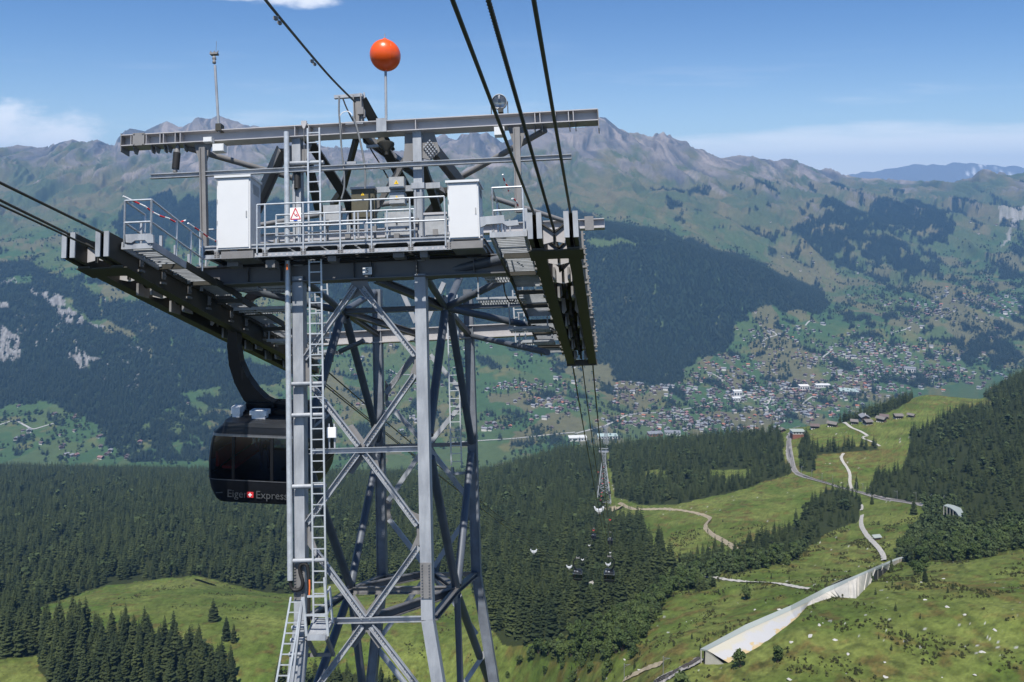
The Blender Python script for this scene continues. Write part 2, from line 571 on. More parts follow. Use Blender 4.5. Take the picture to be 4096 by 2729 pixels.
# ---- near forests
NF = [
    [(-900, 1800), (1190, 1800), (1900, 1800), (2420, 1700), (2425, 2000), (2400, 2060), (2540, 2085), (2580, 2150), (2640, 2220), (2690, 2310), (2560, 2430), (2400, 2520), (2150, 2570), (2010, 2580), (1960, 2510), (1905, 2420), (1875, 2318), (1600, 2318), (1300, 2345), (1184, 2378), (1044, 2362), (783, 2306), (435, 2335), (174, 2425), (100, 2460), (-900, 2500)],
    [(2420, 1700), (3110, 1700), (3125, 1770), (3140, 1850), (3175, 1880), (3150, 1900), (3000, 1955), (2800, 2000), (2700, 2020), (2560, 2020), (2460, 1990)],
    [(2960, 2200), (3010, 2170), (3150, 2110), (3260, 2010), (3310, 1955), (3400, 1965), (3438, 2010), (3436, 2090), (3320, 2130), (3250, 2180), (3100, 2230), (2900, 2262), (2760, 2290), (2700, 2330), (2650, 2350), (2720, 2250), (2880, 2220)],
    [(3450, 1985), (3480, 1945), (3500, 1920), (3620, 1870), (3640, 1740), (3720, 1700), (3800, 1655), (3960, 1620), (4096, 1520), (5000, 1300), (5000, 2150), (4096, 2080), (3900, 2140), (3850, 2020), (3720, 2010), (3620, 2010), (3520, 1995)],
    [(3190, 1790), (3215, 1740), (3240, 1760), (3262, 1860), (3250, 1890), (3200, 1880)],
    [(3230, 1790), (3330, 1788), (3500, 1782), (3515, 1800), (3330, 1815), (3240, 1818)],
    [(3330, 1693), (3500, 1640), (3600, 1600), (3680, 1555), (3700, 1500), (5000, 1200), (5000, 1400), (4096, 1545), (3960, 1603), (3930, 1585), (3700, 1570), (3660, 1590), (3560, 1650), (3420, 1690)],
]
BUSH = [   # broadleaved growth
    [(2400, 2520), (2560, 2420), (2690, 2310), (2740, 2260), (2900, 2235), (3100, 2225), (3240, 2190), (3180, 2240), (3000, 2290), (2880, 2300), (2760, 2345), (2880, 2350), (2800, 2370), (2690, 2360), (2620, 2480), (2540, 2600), (2430, 2640), (2330, 2670), (2230, 2650), (2110, 2630), (2200, 2585)],
    [(3600, 2200), (3660, 2130), (3700, 2080), (3690, 2020), (3830, 2010), (3850, 2080), (3900, 2140), (4096, 2075), (5000, 2000), (5000, 2200), (4096, 2190), (3900, 2235), (3750, 2245), (3650, 2262), (3590, 2240)],
]
CLUMP = [[(400, 2530), (590, 2560), (740, 2590), (880, 2630), (935, 2700), (935, 2790), (250, 2790), (150, 2680), (170, 2570), (230, 2500)], [(-900, 2470), (60, 2440), (190, 2530), (180, 2620), (0, 2645), (-900, 2700)], [(1080, 2760), (1180, 2705), (1420, 2690), (1650, 2735), (1700, 2850), (1080, 2850)]]
GLADE = [[(2840, 1880), (3000, 1880), (3010, 1915), (2900, 1935), (2835, 1915)], [(2530, 1900), (2620, 1880), (2700, 1890), (2690, 1905), (2600, 1915)], [(95, 2150), (130, 2140), (150, 2165), (110, 2185)], [(770, 2300), (880, 2320), (890, 2345), (800, 2345)]]
near_forest = NEAR & cover(NF, HX, HYY) & ~cover(GLADE, HX, HYY)
near_clump = NEAR & cover(CLUMP, HX, HYY)
near_bush = NEAR & cover(BUSH)

# ---- far forests
FF = [
    D((1300, 470), (1345, 498), (1500, 543), (1650, 588), (1760, 620), (1850, 655), (1905, 690), (1895, 722), (1760, 708), (1690, 735), (1690, 785), (1640, 810), (1575, 835), (1560, 885), (1480, 885), (1410, 872), (1395, 830), (1200, 805), (1100, 775), (960, 770), (860, 770), (760, 790), (700, 640), (560, 640), (430, 560), (270, 560), (262, 520), (300, 470), (400, 455), (480, 480), (600, 470), (720, 480), (900, 530), (1100, 520), (1200, 500)),
    D((-500, 610), (0, 603), (70, 600), (110, 640), (180, 635), (300, 645), (360, 700), (520, 780), (700, 790), (760, 800), (700, 860), (560, 900), (500, 935), (430, 905), (360, 955), (300, 1010), (200, 965), (100, 922), (0, 942), (-500, 960)),
    D((1525, 480), (1545, 455), (1590, 470), (1580, 520), (1560, 545), (1525, 530)),
    D((1790, 505), (1850, 500), (1900, 520), (2000, 545), (2120, 580), (2200, 610), (2190, 640), (2080, 640), (1960, 620), (1880, 600), (1800, 570)),
    D((1850, 480), (1960, 470), (2080, 478), (2180, 490), (2230, 540), (2170, 560), (2030, 540), (1900, 530)),
    D((2000, 450), (2090, 455), (2130, 420), (2260, 405), (2353, 410), (2353, 440), (2250, 450), (2160, 470), (2100, 480)),
    D((1700, 640), (1800, 655), (1910, 690), (2000, 720), (2040, 745), (1960, 745), (1850, 700)),
    D((2095, 765), (2160, 790), (2210, 830), (2300, 855), (2353, 840), (2353, 760), (2290, 755), (2200, 790), (2120, 745), (2060, 700), (2050, 720)),
    D((2240, 610), (2353, 600), (2353, 640), (2260, 645)),
    D((1100, 1010), (1200, 1008), (1330, 1000), (1330, 1030), (1150, 1030)),
]
FCLEAR = [
    D((130, 690), (160, 680), (190, 720), (230, 760), (330, 790), (310, 775), (240, 730), (200, 740)), D((180, 650), (300, 660), (330, 690), (250, 690), (200, 665)),
    D((410, 900), (500, 890), (520, 930), (440, 940)), D((10, 640), (60, 635), (90, 648), (30, 655)), D((1345, 548), (1460, 555), (1470, 562), (1360, 566)),
    D((340, 740), (370, 760), (350, 770)), D((560, 800), (650, 830), (620, 850), (560, 830)),
]
CLIFF = [D((-80, 745), (10, 745), (45, 775), (40, 830), (-80, 830)), D((70, 668), (130, 672), (175, 712), (200, 745), (150, 745), (125, 700)), D((150, 810), (185, 805), (230, 825), (180, 855)), D((185, 735), (240, 752), (230, 758)), D((-60, 690), (15, 695), (30, 710), (-60, 715)), D((290, 795), (330, 800), (335, 812))]
def blur(m, r, c):
    a = np.pad(m.astype(float), ((r + 1, r), (c + 1, c)), mode='edge').cumsum(0).cumsum(1)
    return (a[2 * r + 1:, 2 * c + 1:] - a[:-2 * r - 1, 2 * c + 1:] - a[2 * r + 1:, :-2 * c - 1] + a[:-2 * r - 1, :-2 * c - 1]) / ((2 * r + 1) * (2 * c + 1))


patch = fbm(TX / 420, TY / 420, 5, 31)
ff0 = inpoly(PX, PY, FF[0]) | inpoly(PX, PY, FF[1])
ff1 = np.zeros(PX.shape, bool)
for p in FF[2:]:
    ff1 |= inpoly(PX, PY, p)
streak = fbm(PX / 28, PY / 90, 4, 37)
rag = fbm(PX / 75, PY / 45, 5, 38, 0.6)
far_forest = (blur(ff0, 7, 9) + (0.55 + 0.7 * sstep(PX, 2700, 3150)) * rag > 0.47) & (streak + 0.35 * rag < 0.46)
far_forest |= (blur(ff1, 9, 14) + 1.5 * rag > 0.72)
far_forest &= ~NEAR & (TK < 14.6) & ~cover(FCLEAR)
regionR = ~NEAR & inpoly(PX, PY, D((1480, 430), (2000, 430), (2353, 420), (2353, 760), (2200, 760), (1900, 640), (1700, 570))) & (TK < 15.3)
dg = fbm((PX * 0.91 + PY * 0.41) / 150, (PY * 0.91 - PX * 0.41) / 34, 5, 39, 0.58)
far_forest |= regionR & (0.35 * patch + 0.8 * dg + 0.4 * rag > 0.21)
regionM = ~NEAR & inpoly(PX, PY, D((700, 780), (1400, 790), (1700, 740), (2353, 600), (2353, 860), (1800, 985), (1000, 1050), (0, 1060), (0, 930), (500, 920)))
far_forest |= regionM & (0.6 * fbm(TX / 150, TY / 150, 4, 41) + 0.6 * dg > 0.27)
lowl = ~NEAR & inpoly(PX, PY, D((230, 940), (330, 930), (520, 900), (640, 940), (560, 1010), (480, 1060), (300, 1062), (240, 1020)))
far_forest |= lowl & (rag + 0.5 * dg > -0.10)
cliff = ~NEAR & cover(CLIFF) & (fbm(PX / 25, PY / 50, 4, 77) > -0.14)
cliff |= ~NEAR & (TK < 13) & inpoly(PX, PY, D((0, 620), (350, 700), (500, 860), (300, 900), (0, 850))) & (ridged(PX / 70, PY / 120, 4, 57) > 0.83) & (fbm(PX / 200, PY / 200, 2, 9) > 0.05)
far_forest &= ~cliff

# ---- paths and the railway, as lines on the picture
PATHDEF = []
def Z7(pts):   # helper: coordinates read off the photo's lower right quarter
    return [(2400 + x * 0.7205, 2000 + y * 0.7203) for x, y in pts]


def Z6(pts):
    return [(2900 + x * 0.51024, 1500 + y * 0.5102) for x, y in pts]


PATHDEF.append(('path', Z6([(930, 375), (965, 390), (975, 412), (1040, 435), (1085, 455), (1118, 480)]), 4.5, 'p'))
PATHDEF.append(('path', Z6([(1118, 482), (1075, 486), (1060, 492), (1100, 508), (1150, 525), (1190, 545), (1215, 562)]), 3.6, 'p'))
PATHDEF.append(('path', Z6([(930, 618), (905, 635), (910, 665), (940, 705), (970, 750), (985, 795), (975, 835), (980, 865), (995, 895)]), 3.4, 'p'))
PATHDEF.append(('path', Z6([(1065, 1022), (1085, 1050), (1068, 1066)]), 3.0, 'p'))
PATHDEF.append(('path', Z6([(1075, 1105), (1065, 1150), (1062, 1185), (1085, 1225), (1110, 1265), (1150, 1310), (1195, 1355), (1230, 1400), (1248, 1440), (1245, 1465)]), 3.4, 'p', 0.9))
PATHDEF.append(('path', Z7([(510, 462), (545, 445), (580, 430), (640, 435), (700, 447), (800, 458), (900, 462), (960, 464), (1030, 475), (1100, 490), (1165, 498)]), 2.6, 'p'))
PATHDEF.append(('path', Z7([(1280, 478), (1320, 458), (1360, 440), (1390, 432)]), 2.4, 'p'))
PATHDEF.append(('track', Z7([(105, 20), (170, 52), (260, 55), (350, 52), (440, 58), (520, 72), (580, 88), (620, 105), (600, 125), (575, 145), (590, 170), (620, 195), (665, 220), (710, 245), (745, 270), (755, 280)]), 3.2, 't'))
PATHDEF.append(('track', [(778, 2322), (800, 2324), (835, 2337), (860, 2344)], 6.5, 'p', 0.9))
PATHDEF.append(('track', [(100, 2172), (112, 2162), (125, 2158), (135, 2160)], 6, 'p'))
PATHDEF.append(('track', Z7([(130, 1005), (190, 975), (250, 945), (300, 925), (345, 915)]), 2.0, 't'))

RAILA = Z6([(590, 402), (560, 410), (530, 425), (510, 450), (503, 490), (503, 540), (508, 590), (518, 640), (527, 690), (537, 740), (560, 775), (620, 800), (700, 825), (800, 852), (900, 885), (1000, 908), (1080, 930), (1160, 955), (1250, 975), (1350, 990), (1450, 1006), (1550, 1025), (1650, 1045), (1720, 1062), (1770, 1090), (1795, 1140), (1805, 1200)])
PATHDEF.append(('railway_bed', RAILA, 4.6, 'b', 0.6, 5))
PATHDEF.append(('railway_bed', Z6([(525, 430), (508, 455), (496, 490), (495, 560), (500, 620), (512, 660), (522, 690)]), 6.5, 'b', 0.5, 5))



pathd = np.full(PX.shape, 1e9)
for d_ in PATHDEF:
    pts_ = d_[1]
    for (x0, y0), (x1, y1) in zip(pts_[:-1], pts_[1:]):
        c0, c1 = np.searchsorted(XS, min(x0, x1) - 60), np.searchsorted(XS, max(x0, x1) + 60)
        sx, sy = PX[:, c0:c1], PY[:, c0:c1]
        dx, dy = x1 - x0, y1 - y0
        u = np.clip(((sx - x0) * dx + (sy - y0) * dy) / (dx * dx + dy * dy + 1e-6), 0, 1)
        d2 = (sx - x0 - u * dx) ** 2 + ((sy - y0 - u * dy) * 1.3) ** 2
        pathd[:, c0:c1] = np.minimum(pathd[:, c0:c1], d2)
pathf = sstep(np.sqrt(pathd), 8, 55)
# ---- relief: hummocks near by, gullies and ribs on the mountains
hum = fbm(TX / 70, TY / 70, 4, 2) * 3.0 + fbm(TX / 17, TY / 17, 3, 6) * 0.75
amp_n = NEAR * sstep(TK, 0.6, 1.0)
edge = 1 - 0.7 * np.exp(-((TK - 7.0) / 0.5) ** 2)
hum_r = fbm(TX / 26, TY / 26, 4, 8) * 1.3 * (PX > 2300) * (TK < 4.6)
mt = sstep(TK, 10.8, 15.2)
slopedir = TX * 0.86 + (TZ + TY * 0.12) * 0.5 + fbm(TX / 900, TY / 900, 3, 19) * 300
rib = ridged(slopedir / 460, (TZ * 0.4 + TY * 0.2) / 900, 5, 21) - 0.45
rib2 = ridged(slopedir / 170, (TZ * 0.5 + TY * 0.1) / 420, 4, 27) - 0.45
crestfade = 1 - 0.80 * np.exp(-((TK - 16) / 0.18) ** 2)
relief = NEAR * amp_n * edge * (hum + hum_r) * (0.12 + 0.88 * pathf)
relief += (~NEAR) * mt * crestfade * (rib * 150 + rib2 * 85 + (ridged(slopedir / 75, (TZ + TY * .1) / 200, 3, 29) - 0.45) * 26 + fbm(TX / 90, TY / 90, 3, 33) * 14)
relief += (~NEAR) * (1 - mt) * sstep(TK, 9.0, 9.6) * (fbm(TX / 400, TY / 400, 4, 35) * 22 + fbm(TX / 90, TY / 90, 3, 36) * 4)
relief += (TK >= 16) * 0
GZ = TZ + relief
skyl = (TK > 15.5)
GZ = GZ + skyl * (fbm(TX / 60, TY / 2000, 4, 91) * 9)
PYG = HY - F * GZ / TY

# ---- land cover colour (reflectance of the ground, with gully shade painted on the rock)
def lerp(a, b, t):
    return a * (1 - t[..., None]) + b * t[..., None]


def C(*c):
    return np.array(c)[None, None, :] * np.ones(PX.shape + (1,))


n_a = fbm(TX / 45, TY / 45, 4, 51)
n_b = fbm(TX / 9, TY / 9, 4, 53)
n_c = fbm(TX / 140, TY / 140, 3, 55)
near_c = lerp(C(0.076, 0.110, 0.022), C(0.132, 0.154, 0.040), sstep(n_a, -0.35, 0.35))
near_c = lerp(near_c, C(0.120, 0.088, 0.030), sstep(n_b + n_c * 0.6, 0.05, 0.45) * 0.8)
near_c = lerp(near_c, C(0.055, 0.110, 0.018), sstep(n_c, 0.05, 0.4) * (PX < 2300) * 0.7)
near_c = lerp(near_c, C(0.030, 0.040, 0.012), sstep(fbm(TX / 6, TY / 6, 3, 59) + 0.5 * n_a, 0.22, 0.5) * 0.55 * (PX > 2300) * (TK < 4.5))
stony = (fbm(TX / 3.2, TY / 3.2, 3, 61) + 0.35 * fbm(TX / 60, TY / 60, 2, 63)) * (TK < 6.9)
near_c = lerp(near_c, C(0.050, 0.064, 0.018), sstep(fbm(TX / 2.2, TY / 2.2, 3, 65) + 0.5 * n_b, 0.15, 0.5) * 0.6)
near_c = lerp(near_c, C(0.36, 0.36, 0.34), sstep(stony, 0.56, 0.64) * (PX > 2300))
mot = np.clip(1 + 0.55 * fbm(TX / 5, TY / 5, 4, 67) + 0.35 * fbm(TX / 1.6, TY / 1.6, 2, 69), 0.45, 1.7)
near_c = near_c * mot[..., None]
fl = sstep((near_forest | near_clump).astype(float), 0.2, 0.8)
near_c = lerp(near_c, C(0.030, 0.038, 0.014), fl)
near_c = lerp(near_c, C(0.045, 0.060, 0.016), near_bush * 0.8)

par = cells(TX / 130 + fbm(TX / 200, TY / 200, 2, 71), TY / 210 + fbm(TX / 200, TY / 200, 2, 72), 4)
far_c = lerp(C(0.046, 0.088, 0.034), C(0.066, 0.096, 0.038), sstep(par, 0.2, 0.5))
far_c = lerp(far_c, C(0.120, 0.104, 0.060), (par > 0.74) * 0.7)
far_c = lerp(far_c, C(0.130, 0.118, 0.050), sstep(n_c + n_a * 0.5, 0.15, 0.5) * 0.7)
alp = sstep(TK + n_c * 0.6, 12.6, 14.2)
far_c = lerp(far_c, lerp(C(0.062, 0.082, 0.038), C(0.118, 0.106, 0.056), sstep(patch + n_c * 0.5, -0.25, 0.35)), alp)
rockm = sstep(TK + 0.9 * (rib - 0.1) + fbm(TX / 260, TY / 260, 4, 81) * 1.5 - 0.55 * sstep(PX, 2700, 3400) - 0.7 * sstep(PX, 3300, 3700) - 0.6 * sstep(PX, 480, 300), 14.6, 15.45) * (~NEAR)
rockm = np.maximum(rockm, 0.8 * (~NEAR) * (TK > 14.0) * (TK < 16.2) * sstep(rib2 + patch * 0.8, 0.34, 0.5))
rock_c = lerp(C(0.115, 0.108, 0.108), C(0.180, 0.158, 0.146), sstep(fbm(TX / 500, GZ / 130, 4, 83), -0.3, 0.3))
rock_c = lerp(rock_c, C(0.075, 0.075, 0.080), sstep(rib2, 0.12, -0.2))  # gully bottoms darkened, shade of the relief painted into the rock
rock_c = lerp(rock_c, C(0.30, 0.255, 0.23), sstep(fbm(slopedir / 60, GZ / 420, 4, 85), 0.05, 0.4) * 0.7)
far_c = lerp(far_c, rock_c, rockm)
far_c = lerp(far_c, C(0.014, 0.024, 0.016), far_forest * 0.95)
far_c = lerp(far_c, lerp(C(0.13, 0.125, 0.12), C(0.24, 0.235, 0.23), sstep(fbm(PX / 9, PY / 22, 3, 87), -0.3, 0.3)), cliff.astype(float))
scree = ~NEAR & inpoly(QX, QY, D((2353, 470), (2330, 480), (2290, 490), (2300, 510), (2330, 505), (2318, 540), (2300, 575), (2306, 577), (2332, 540), (2353, 500)))
far_c = lerp(far_c, C(0.27, 0.26, 0.25), scree * (0.45 + 0.5 * sstep(fbm(PX / 14, PY / 30, 3, 89), -0.3, 0.3)))
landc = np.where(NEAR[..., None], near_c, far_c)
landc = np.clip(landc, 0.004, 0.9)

# ---- build the sheet
def grid_mesh(name, X, Y, Z, colr=None, mat=None):
    nr, nc = X.shape
    me = bpy.data.meshes.new(name)
    me.vertices.add(nr * nc)
    me.vertices.foreach_set('co', np.stack([X, Y, Z], -1).astype(np.float32).ravel())
    idx = np.arange(nr * nc).reshape(nr, nc)
    q = np.stack([idx[:-1, :-1], idx[:-1, 1:], idx[1:, 1:], idx[1:, :-1]], -1).reshape(-1, 4)
    me.loops.add(q.size)
    me.loops.foreach_set('vertex_index', q.ravel().astype(np.int32))
    me.polygons.add(len(q))
    me.polygons.foreach_set('loop_start', np.arange(0, q.size, 4, dtype=np.int32))
    me.polygons.foreach_set('loop_total', np.full(len(q), 4, np.int32))
    me.polygons.foreach_set('use_smooth', np.ones(len(q), bool))
    me.update(calc_edges=True)
    if colr is not None:
        a = me.attributes.new('land', 'FLOAT_COLOR', 'POINT')
        a.data.foreach_set('color', np.concatenate([colr, np.ones(colr.shape[:2] + (1,))], -1).astype(np.float32).ravel())
    me.materials.append(mat)
    o = bpy.data.objects.new(name, me)
    COL.objects.link(o)
    o['kind'] = 'structure'
    return o


m_land = bpy.data.materials.new('land')
m_land.use_nodes = True
t = NT(m_land.node_tree)
o_ = t.n('ShaderNodeOutputMaterial')
at_ = t.n('ShaderNodeAttribute', attribute_name='land')
geo = t.n('ShaderNodeNewGeometry')
nz1 = t.n('ShaderNodeTexNoise', i_Vector=geo.outputs['Position'], i_Scale=0.9, i_Detail=6, i_Roughness=0.7)
nz2 = t.n('ShaderNodeTexNoise', i_Vector=geo.outputs['Position'], i_Scale=0.035, i_Detail=8, i_Roughness=0.68)
k1 = t.math('MULTIPLY_ADD', nz1.outputs[0], 0.9, 0.55)
k2 = t.math('MULTIPLY_ADD', nz2.outputs[0], 0.8, 0.6)
kk = t.math('MULTIPLY', k1, k2)
sc_ = t.n('ShaderNodeVectorMath', operation='SCALE', i_0=at_.outputs['Color'])
t.link(kk, sc_.inputs['Scale'])
b_ = t.n('ShaderNodeBsdfPrincipled', i_Base_Color=sc_.outputs[0], i_Roughness=0.95)
b_.inputs['Specular IOR Level'].default_value = 0.1
bp_ = t.n('ShaderNodeBump', i_Strength=0.5, i_Distance=0.6, i_Height=nz1.outputs[0])
t.link(bp_.outputs[0], b_.inputs['Normal'])
t.link(b_.outputs[0], o_.inputs[0])
ground_o = grid_mesh('terrain', TX, TY, GZ, landc, m_land)

# ---- mountain chain far behind the pass
fx = np.arange(-900, 5001, 12.0)
fyl = np.interp(fx, [-900, 1250, 1333, 1345, 1400, 1450, 1520, 1590, 1700, 1900, 3250, 3361, 3445, 3500, 3551, 3610, 3658, 3711, 3772, 3811, 3860, 3894, 3940, 4016, 4096, 4500, 5000],
                [700, 650, 616, 608, 613, 604, 610, 604, 640, 720, 725, 702, 690, 688, 678, 668, 657, 660, 664, 648, 655, 651, 662, 664, 668, 650, 690])
rowsf = 26
tt = np.linspace(0, 1, rowsf)[:, None]
fY = np.where(fx < 2400, 12500.0, 17500.0)[None] * (0.86 + 0.14 * tt)
fZt = (HY - fyl) / F * np.where(fx < 2400, 12500.0, 17500.0)
fX = (fx - CX)[None] / F * np.where(fx < 2400, 12500.0, 17500.0)[None] * np.ones_like(tt)
fZ = -900 + (fZt[None] + 900) * tt ** 1.3
rr_ = ridged(fX / 900 + fZ / 2600, fZ / 1500, 5, 101) - 0.45
fZ = fZ + rr_ * 160 * (tt < 0.97) * tt + fbm(fX / 250, fY / 900, 3, 103) * 50 * tt
fcol = np.ones(fX.shape + (3,)) * np.array([0.15, 0.15, 0.16])
snow = sstep(ridged(fX / 420, fZ / 260, 4, 107) + (fX > 9800) * 0.25, 0.92, 1.05) * (tt > 0.72) * (fX > 8200) * 0.75
fcol = fcol * (1 - snow[..., None]) + 0.8 * snow[..., None]
fcol *= np.where(fx < 2400, 0.35, 1.0)[None, :, None]  # left chain darkened in its colour to paint in the shadow side
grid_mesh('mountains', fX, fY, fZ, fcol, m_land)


# ---- where does a photo pixel meet the ground?
_edges = (XS[1:] + XS[:-1]) / 2


def ground(x, y, far=False):
    c = int(np.clip(np.searchsorted(_edges, x), 0, NC - 1))
    col = PYG[:, c]
    r0 = int(np.searchsorted(TK[:, c], 8.3)) if far else 6
    below = col[r0:] <= y
    k = int(np.argmax(below)) + r0 if below.any() else NR - 1
    k = max(k, 1)
    a, b = col[k - 1], col[k]
    tt_ = 0.0 if a == b else min(max((a - y) / (a - b), 0), 1)
    Yv = TY[k - 1, c] * (1 - tt_) + TY[k, c] * tt_
    Zv = GZ[k - 1, c] * (1 - tt_) + GZ[k, c] * tt_
    return np.array([(x - CX) / F * Yv, Yv, Zv])


def drape(pts, width, lift, step=6.0, far=False, jitter=0.0):
    """strip of ground-hugging quads along a line of photo pixels"""
    P = []
    for (x0, y0), (x1, y1) in zip(pts[:-1], pts[1:]):
        n = max(1, int(math.hypot(x1 - x0, y1 - y0) / step))
        P += [(x0 + (x1 - x0) * i / n, y0 + (y1 - y0) * i / n) for i in range(n)]
    P.append(pts[-1])
    P = np.array(P, float)
    k = np.array([1, 2, 3, 2, 1]) / 9.0
    if len(P) > 6:
        for d in (0, 1):
            P[2:-2, d] = np.convolve(P[:, d], k, 'valid')
    G = np.array([ground(x, y, far) for x, y in P])
    # smooth in height and distance
    for _ in range(3):
        G[1:-1] = (G[:-2] + 2 * G[1:-1] + G[2:]) / 4
    T_ = np.gradient(G, axis=0)
    T_[:, 2] = 0
    T_ /= np.linalg.norm(T_, axis=1)[:, None] + 1e-9
    S = np.stack([T_[:, 1], -T_[:, 0], 0 * T_[:, 0]], -1)
    L, Rr = [], []
    for g, s in zip(G, S):
        wj = width * (1 + jitter * (random.random() - 0.5))
        for sgn, lst in ((-1, L), (1, Rr)):
            p = g + s * sgn * wj / 2
            q = ground(CX + F * p[0] / p[1], HY - F * p[2] / p[1], far)
            z = min(max(q[2], g[2] - width * 0.4), g[2] + width * 0.4) if abs(q[1] - p[1]) < width * 4 else g[2]
            lst.append((p[0], p[1], z + lift))
    return G, L, Rr


def strip(name, pts, width, mat, lift=0.5, step=6.0, far=False, jitter=0.15):
    G, L, Rr = drape(pts, width, lift, step, far, jitter)
    mb = MB()
    n = len(L)
    M_ = [(np.array(a) + np.array(b)) / 2 + np.array([0, 0, 0.12]) for a, b in zip(L, Rr)]
    mb.add(list(L) + M_ + list(Rr), [(i, i + 1, n + i + 1, n + i) for i in range(n - 1)] + [(n + i, n + i + 1, 2 * n + i + 1, 2 * n + i) for i in range(n - 1)])
    o = mb.build(name, mat, kind='structure')
    return o, G
# ================================================================== trees
m_spruce = mat_instance('spruce_needles', (0.009, 0.018, 0.006), (0.046, 0.060, 0.018), 0.85)
m_spruce_far = mat_instance('far_needles', (0.006, 0.014, 0.010), (0.030, 0.044, 0.024), 0.9)
m_bark = mat_plain('bark', (0.075, 0.055, 0.042), 0.9, var=0.4, scale=3)
m_leaf = mat_instance('broad_leaves', (0.026, 0.048, 0.012), (0.066, 0.092, 0.026), 0.8)
m_leaf_far = mat_instance('far_leaves', (0.022, 0.038, 0.015), (0.062, 0.086, 0.030), 0.85)
m_shrub = mat_instance('shrub_leaves', (0.028, 0.036, 0.010), (0.062, 0.064, 0.022), 0.85)


def spruce_crown(mb, rg, H=1.0, rad=0.17, whorls=16, per=9, bare=0.05, mat=0, fine=True):
    """branches in whorls, each a drooping tent of needles with notched edges; gaps stay between whorls"""
    for k in range(whorls):
        f = k / (whorls - 1.0)
        zz = H * (bare + (0.985 - bare) * f ** 0.93)
        L0 = rad * H * ((1 - f) ** 0.68) * (0.72 + 0.28 * min(1, f * 6 + 0.25)) + 0.008 * H
        n = max(4, int(per * (1 - 0.5 * f)))
        a0 = rg.random() * 6.28
        for j in range(n):
            a = a0 + 6.283 * (j + 0.5 * (rg.random() - 0.5)) / n
            L = L0 * (0.62 + 0.62 * rg.random())
            if rg.random() < 0.07:
                continue
            z = zz + H * 0.016 * (rg.random() - 0.5)
            c, s = math.cos(a), math.sin(a)
            wd = L * (0.34 + 0.2 * rg.random()) * (1.15 if f < 0.6 else 0.9)
            dr = L * (0.32 + 0.30 * rg.random()) * (1 - 0.75 * f)

            def P(r, t, h):
                return (c * r - s * t, s * r + c * t, z + h)
            if fine:
                m1, m2 = 0.42 * L, 0.78 * L
                vs = [P(0.02 * L, 0, 0.015 * H), P(m1, 0, 0.010 * H - 0.25 * dr), P(m2, 0, -0.62 * dr), P(L, 0.05 * wd * (rg.random() - .5), -0.80 * dr),
                      P(m1 * 0.75, wd * 0.55, -0.55 * dr), P(m2 * 0.92, wd * 0.95, -1.05 * dr), P(m1 * 1.05, wd * 0.45, -0.75 * dr),
                      P(m1 * 0.75, -wd * 0.55, -0.55 * dr), P(m2 * 0.92, -wd * 0.95, -1.05 * dr), P(m1 * 1.05, -wd * 0.45, -0.75 * dr)]
                fs = [(0, 1, 4), (1, 6, 4), (1, 2, 5), (1, 5, 6), (2, 3, 5), (0, 7, 1), (1, 7, 9), (1, 8, 2), (1, 9, 8), (2, 8, 3)]
            else:
                vs = [P(0, 0, 0.012 * H), P(0.6 * L, wd * 0.8, -0.75 * dr), P(0.62 * L, 0, -0.25 * dr), P(0.6 * L, -wd * 0.8, -0.75 * dr), P(L, 0, -0.85 * dr)]
                fs = [(0, 1, 2), (0, 2, 3), (1, 4, 2), (2, 4, 3)]
            mb.add(vs, fs, mat)
    mb.add([(0.012 * H, 0, 0.95 * H), (-0.006 * H, 0.01 * H, 0.95 * H), (-0.006 * H, -0.01 * H, 0.95 * H), (0, 0, 1.0 * H)], [(0, 1, 3), (1, 2, 3), (2, 0, 3)], mat)


def broad_crown(mb, rg, H=1.0, wid=0.36, n=260, base=0.16, leaf=0.075, lobes=7, mat=0):
    """leaf clumps spread through a few overlapping lobes of uneven size"""
    cs = []
    for k in range(lobes):
        a = rg.random() * 6.28
        f = rg.random()
        r = wid * H * 0.62 * math.sqrt(rg.random()) * (1 - 0.4 * f)
        cs.append((r * math.cos(a), r * math.sin(a), H * (base + 0.16 + (0.80 - base - 0.12) * f), wid * H * (0.34 + 0.26 * rg.random()) * (1.1 - 0.45 * f)))
    for k in range(n):
        cx, cy, cz, cr = cs[int(rg.random() * lobes) % lobes]
        d = np.array([rg.gauss(0, 1), rg.gauss(0, 1), rg.gauss(0.25, 0.9)])
        d /= np.linalg.norm(d)
        q = cr * (0.55 + 0.5 * rg.random() ** 0.6)
        p = np.array([cx, cy, cz]) + d * q * np.array([1, 1, 0.85])
        nrm = d + 0.7 * np.array([rg.gauss(0, 1), rg.gauss(0, 1), rg.gauss(0, 1)])
        nrm /= np.linalg.norm(nrm)
        u = np.cross(nrm, [0.3, 0.2, 0.9])
        u /= np.linalg.norm(u)
        v = np.cross(nrm, u)
        s = leaf * H * (0.55 + 0.9 * rg.random())
        mb.add([p + u * s, p + v * s * 0.7 + nrm * s * 0.25, p - u * s * 0.9, p - v * s * 0.8 - nrm * s * 0.2], [(0, 1, 2), (0, 2, 3)], mat)


def trunk(mb, H, r, top=0.95, mat=0):
    mb.tube((0, 0, -0.04 * H), (0, 0, top * H), r * H, 6, mat, r * H * 0.15)


class RG(random.Random):
    pass


src = bpy.data.collections.new('tree_kinds')        # not in the scene: the kinds the far woods are grown from
spr_far, spr_near, brd_far = [], [], []


def src_mesh(name, mb, mats):
    o = mb.build(name, mats)
    COL.objects.unlink(o)
    return o


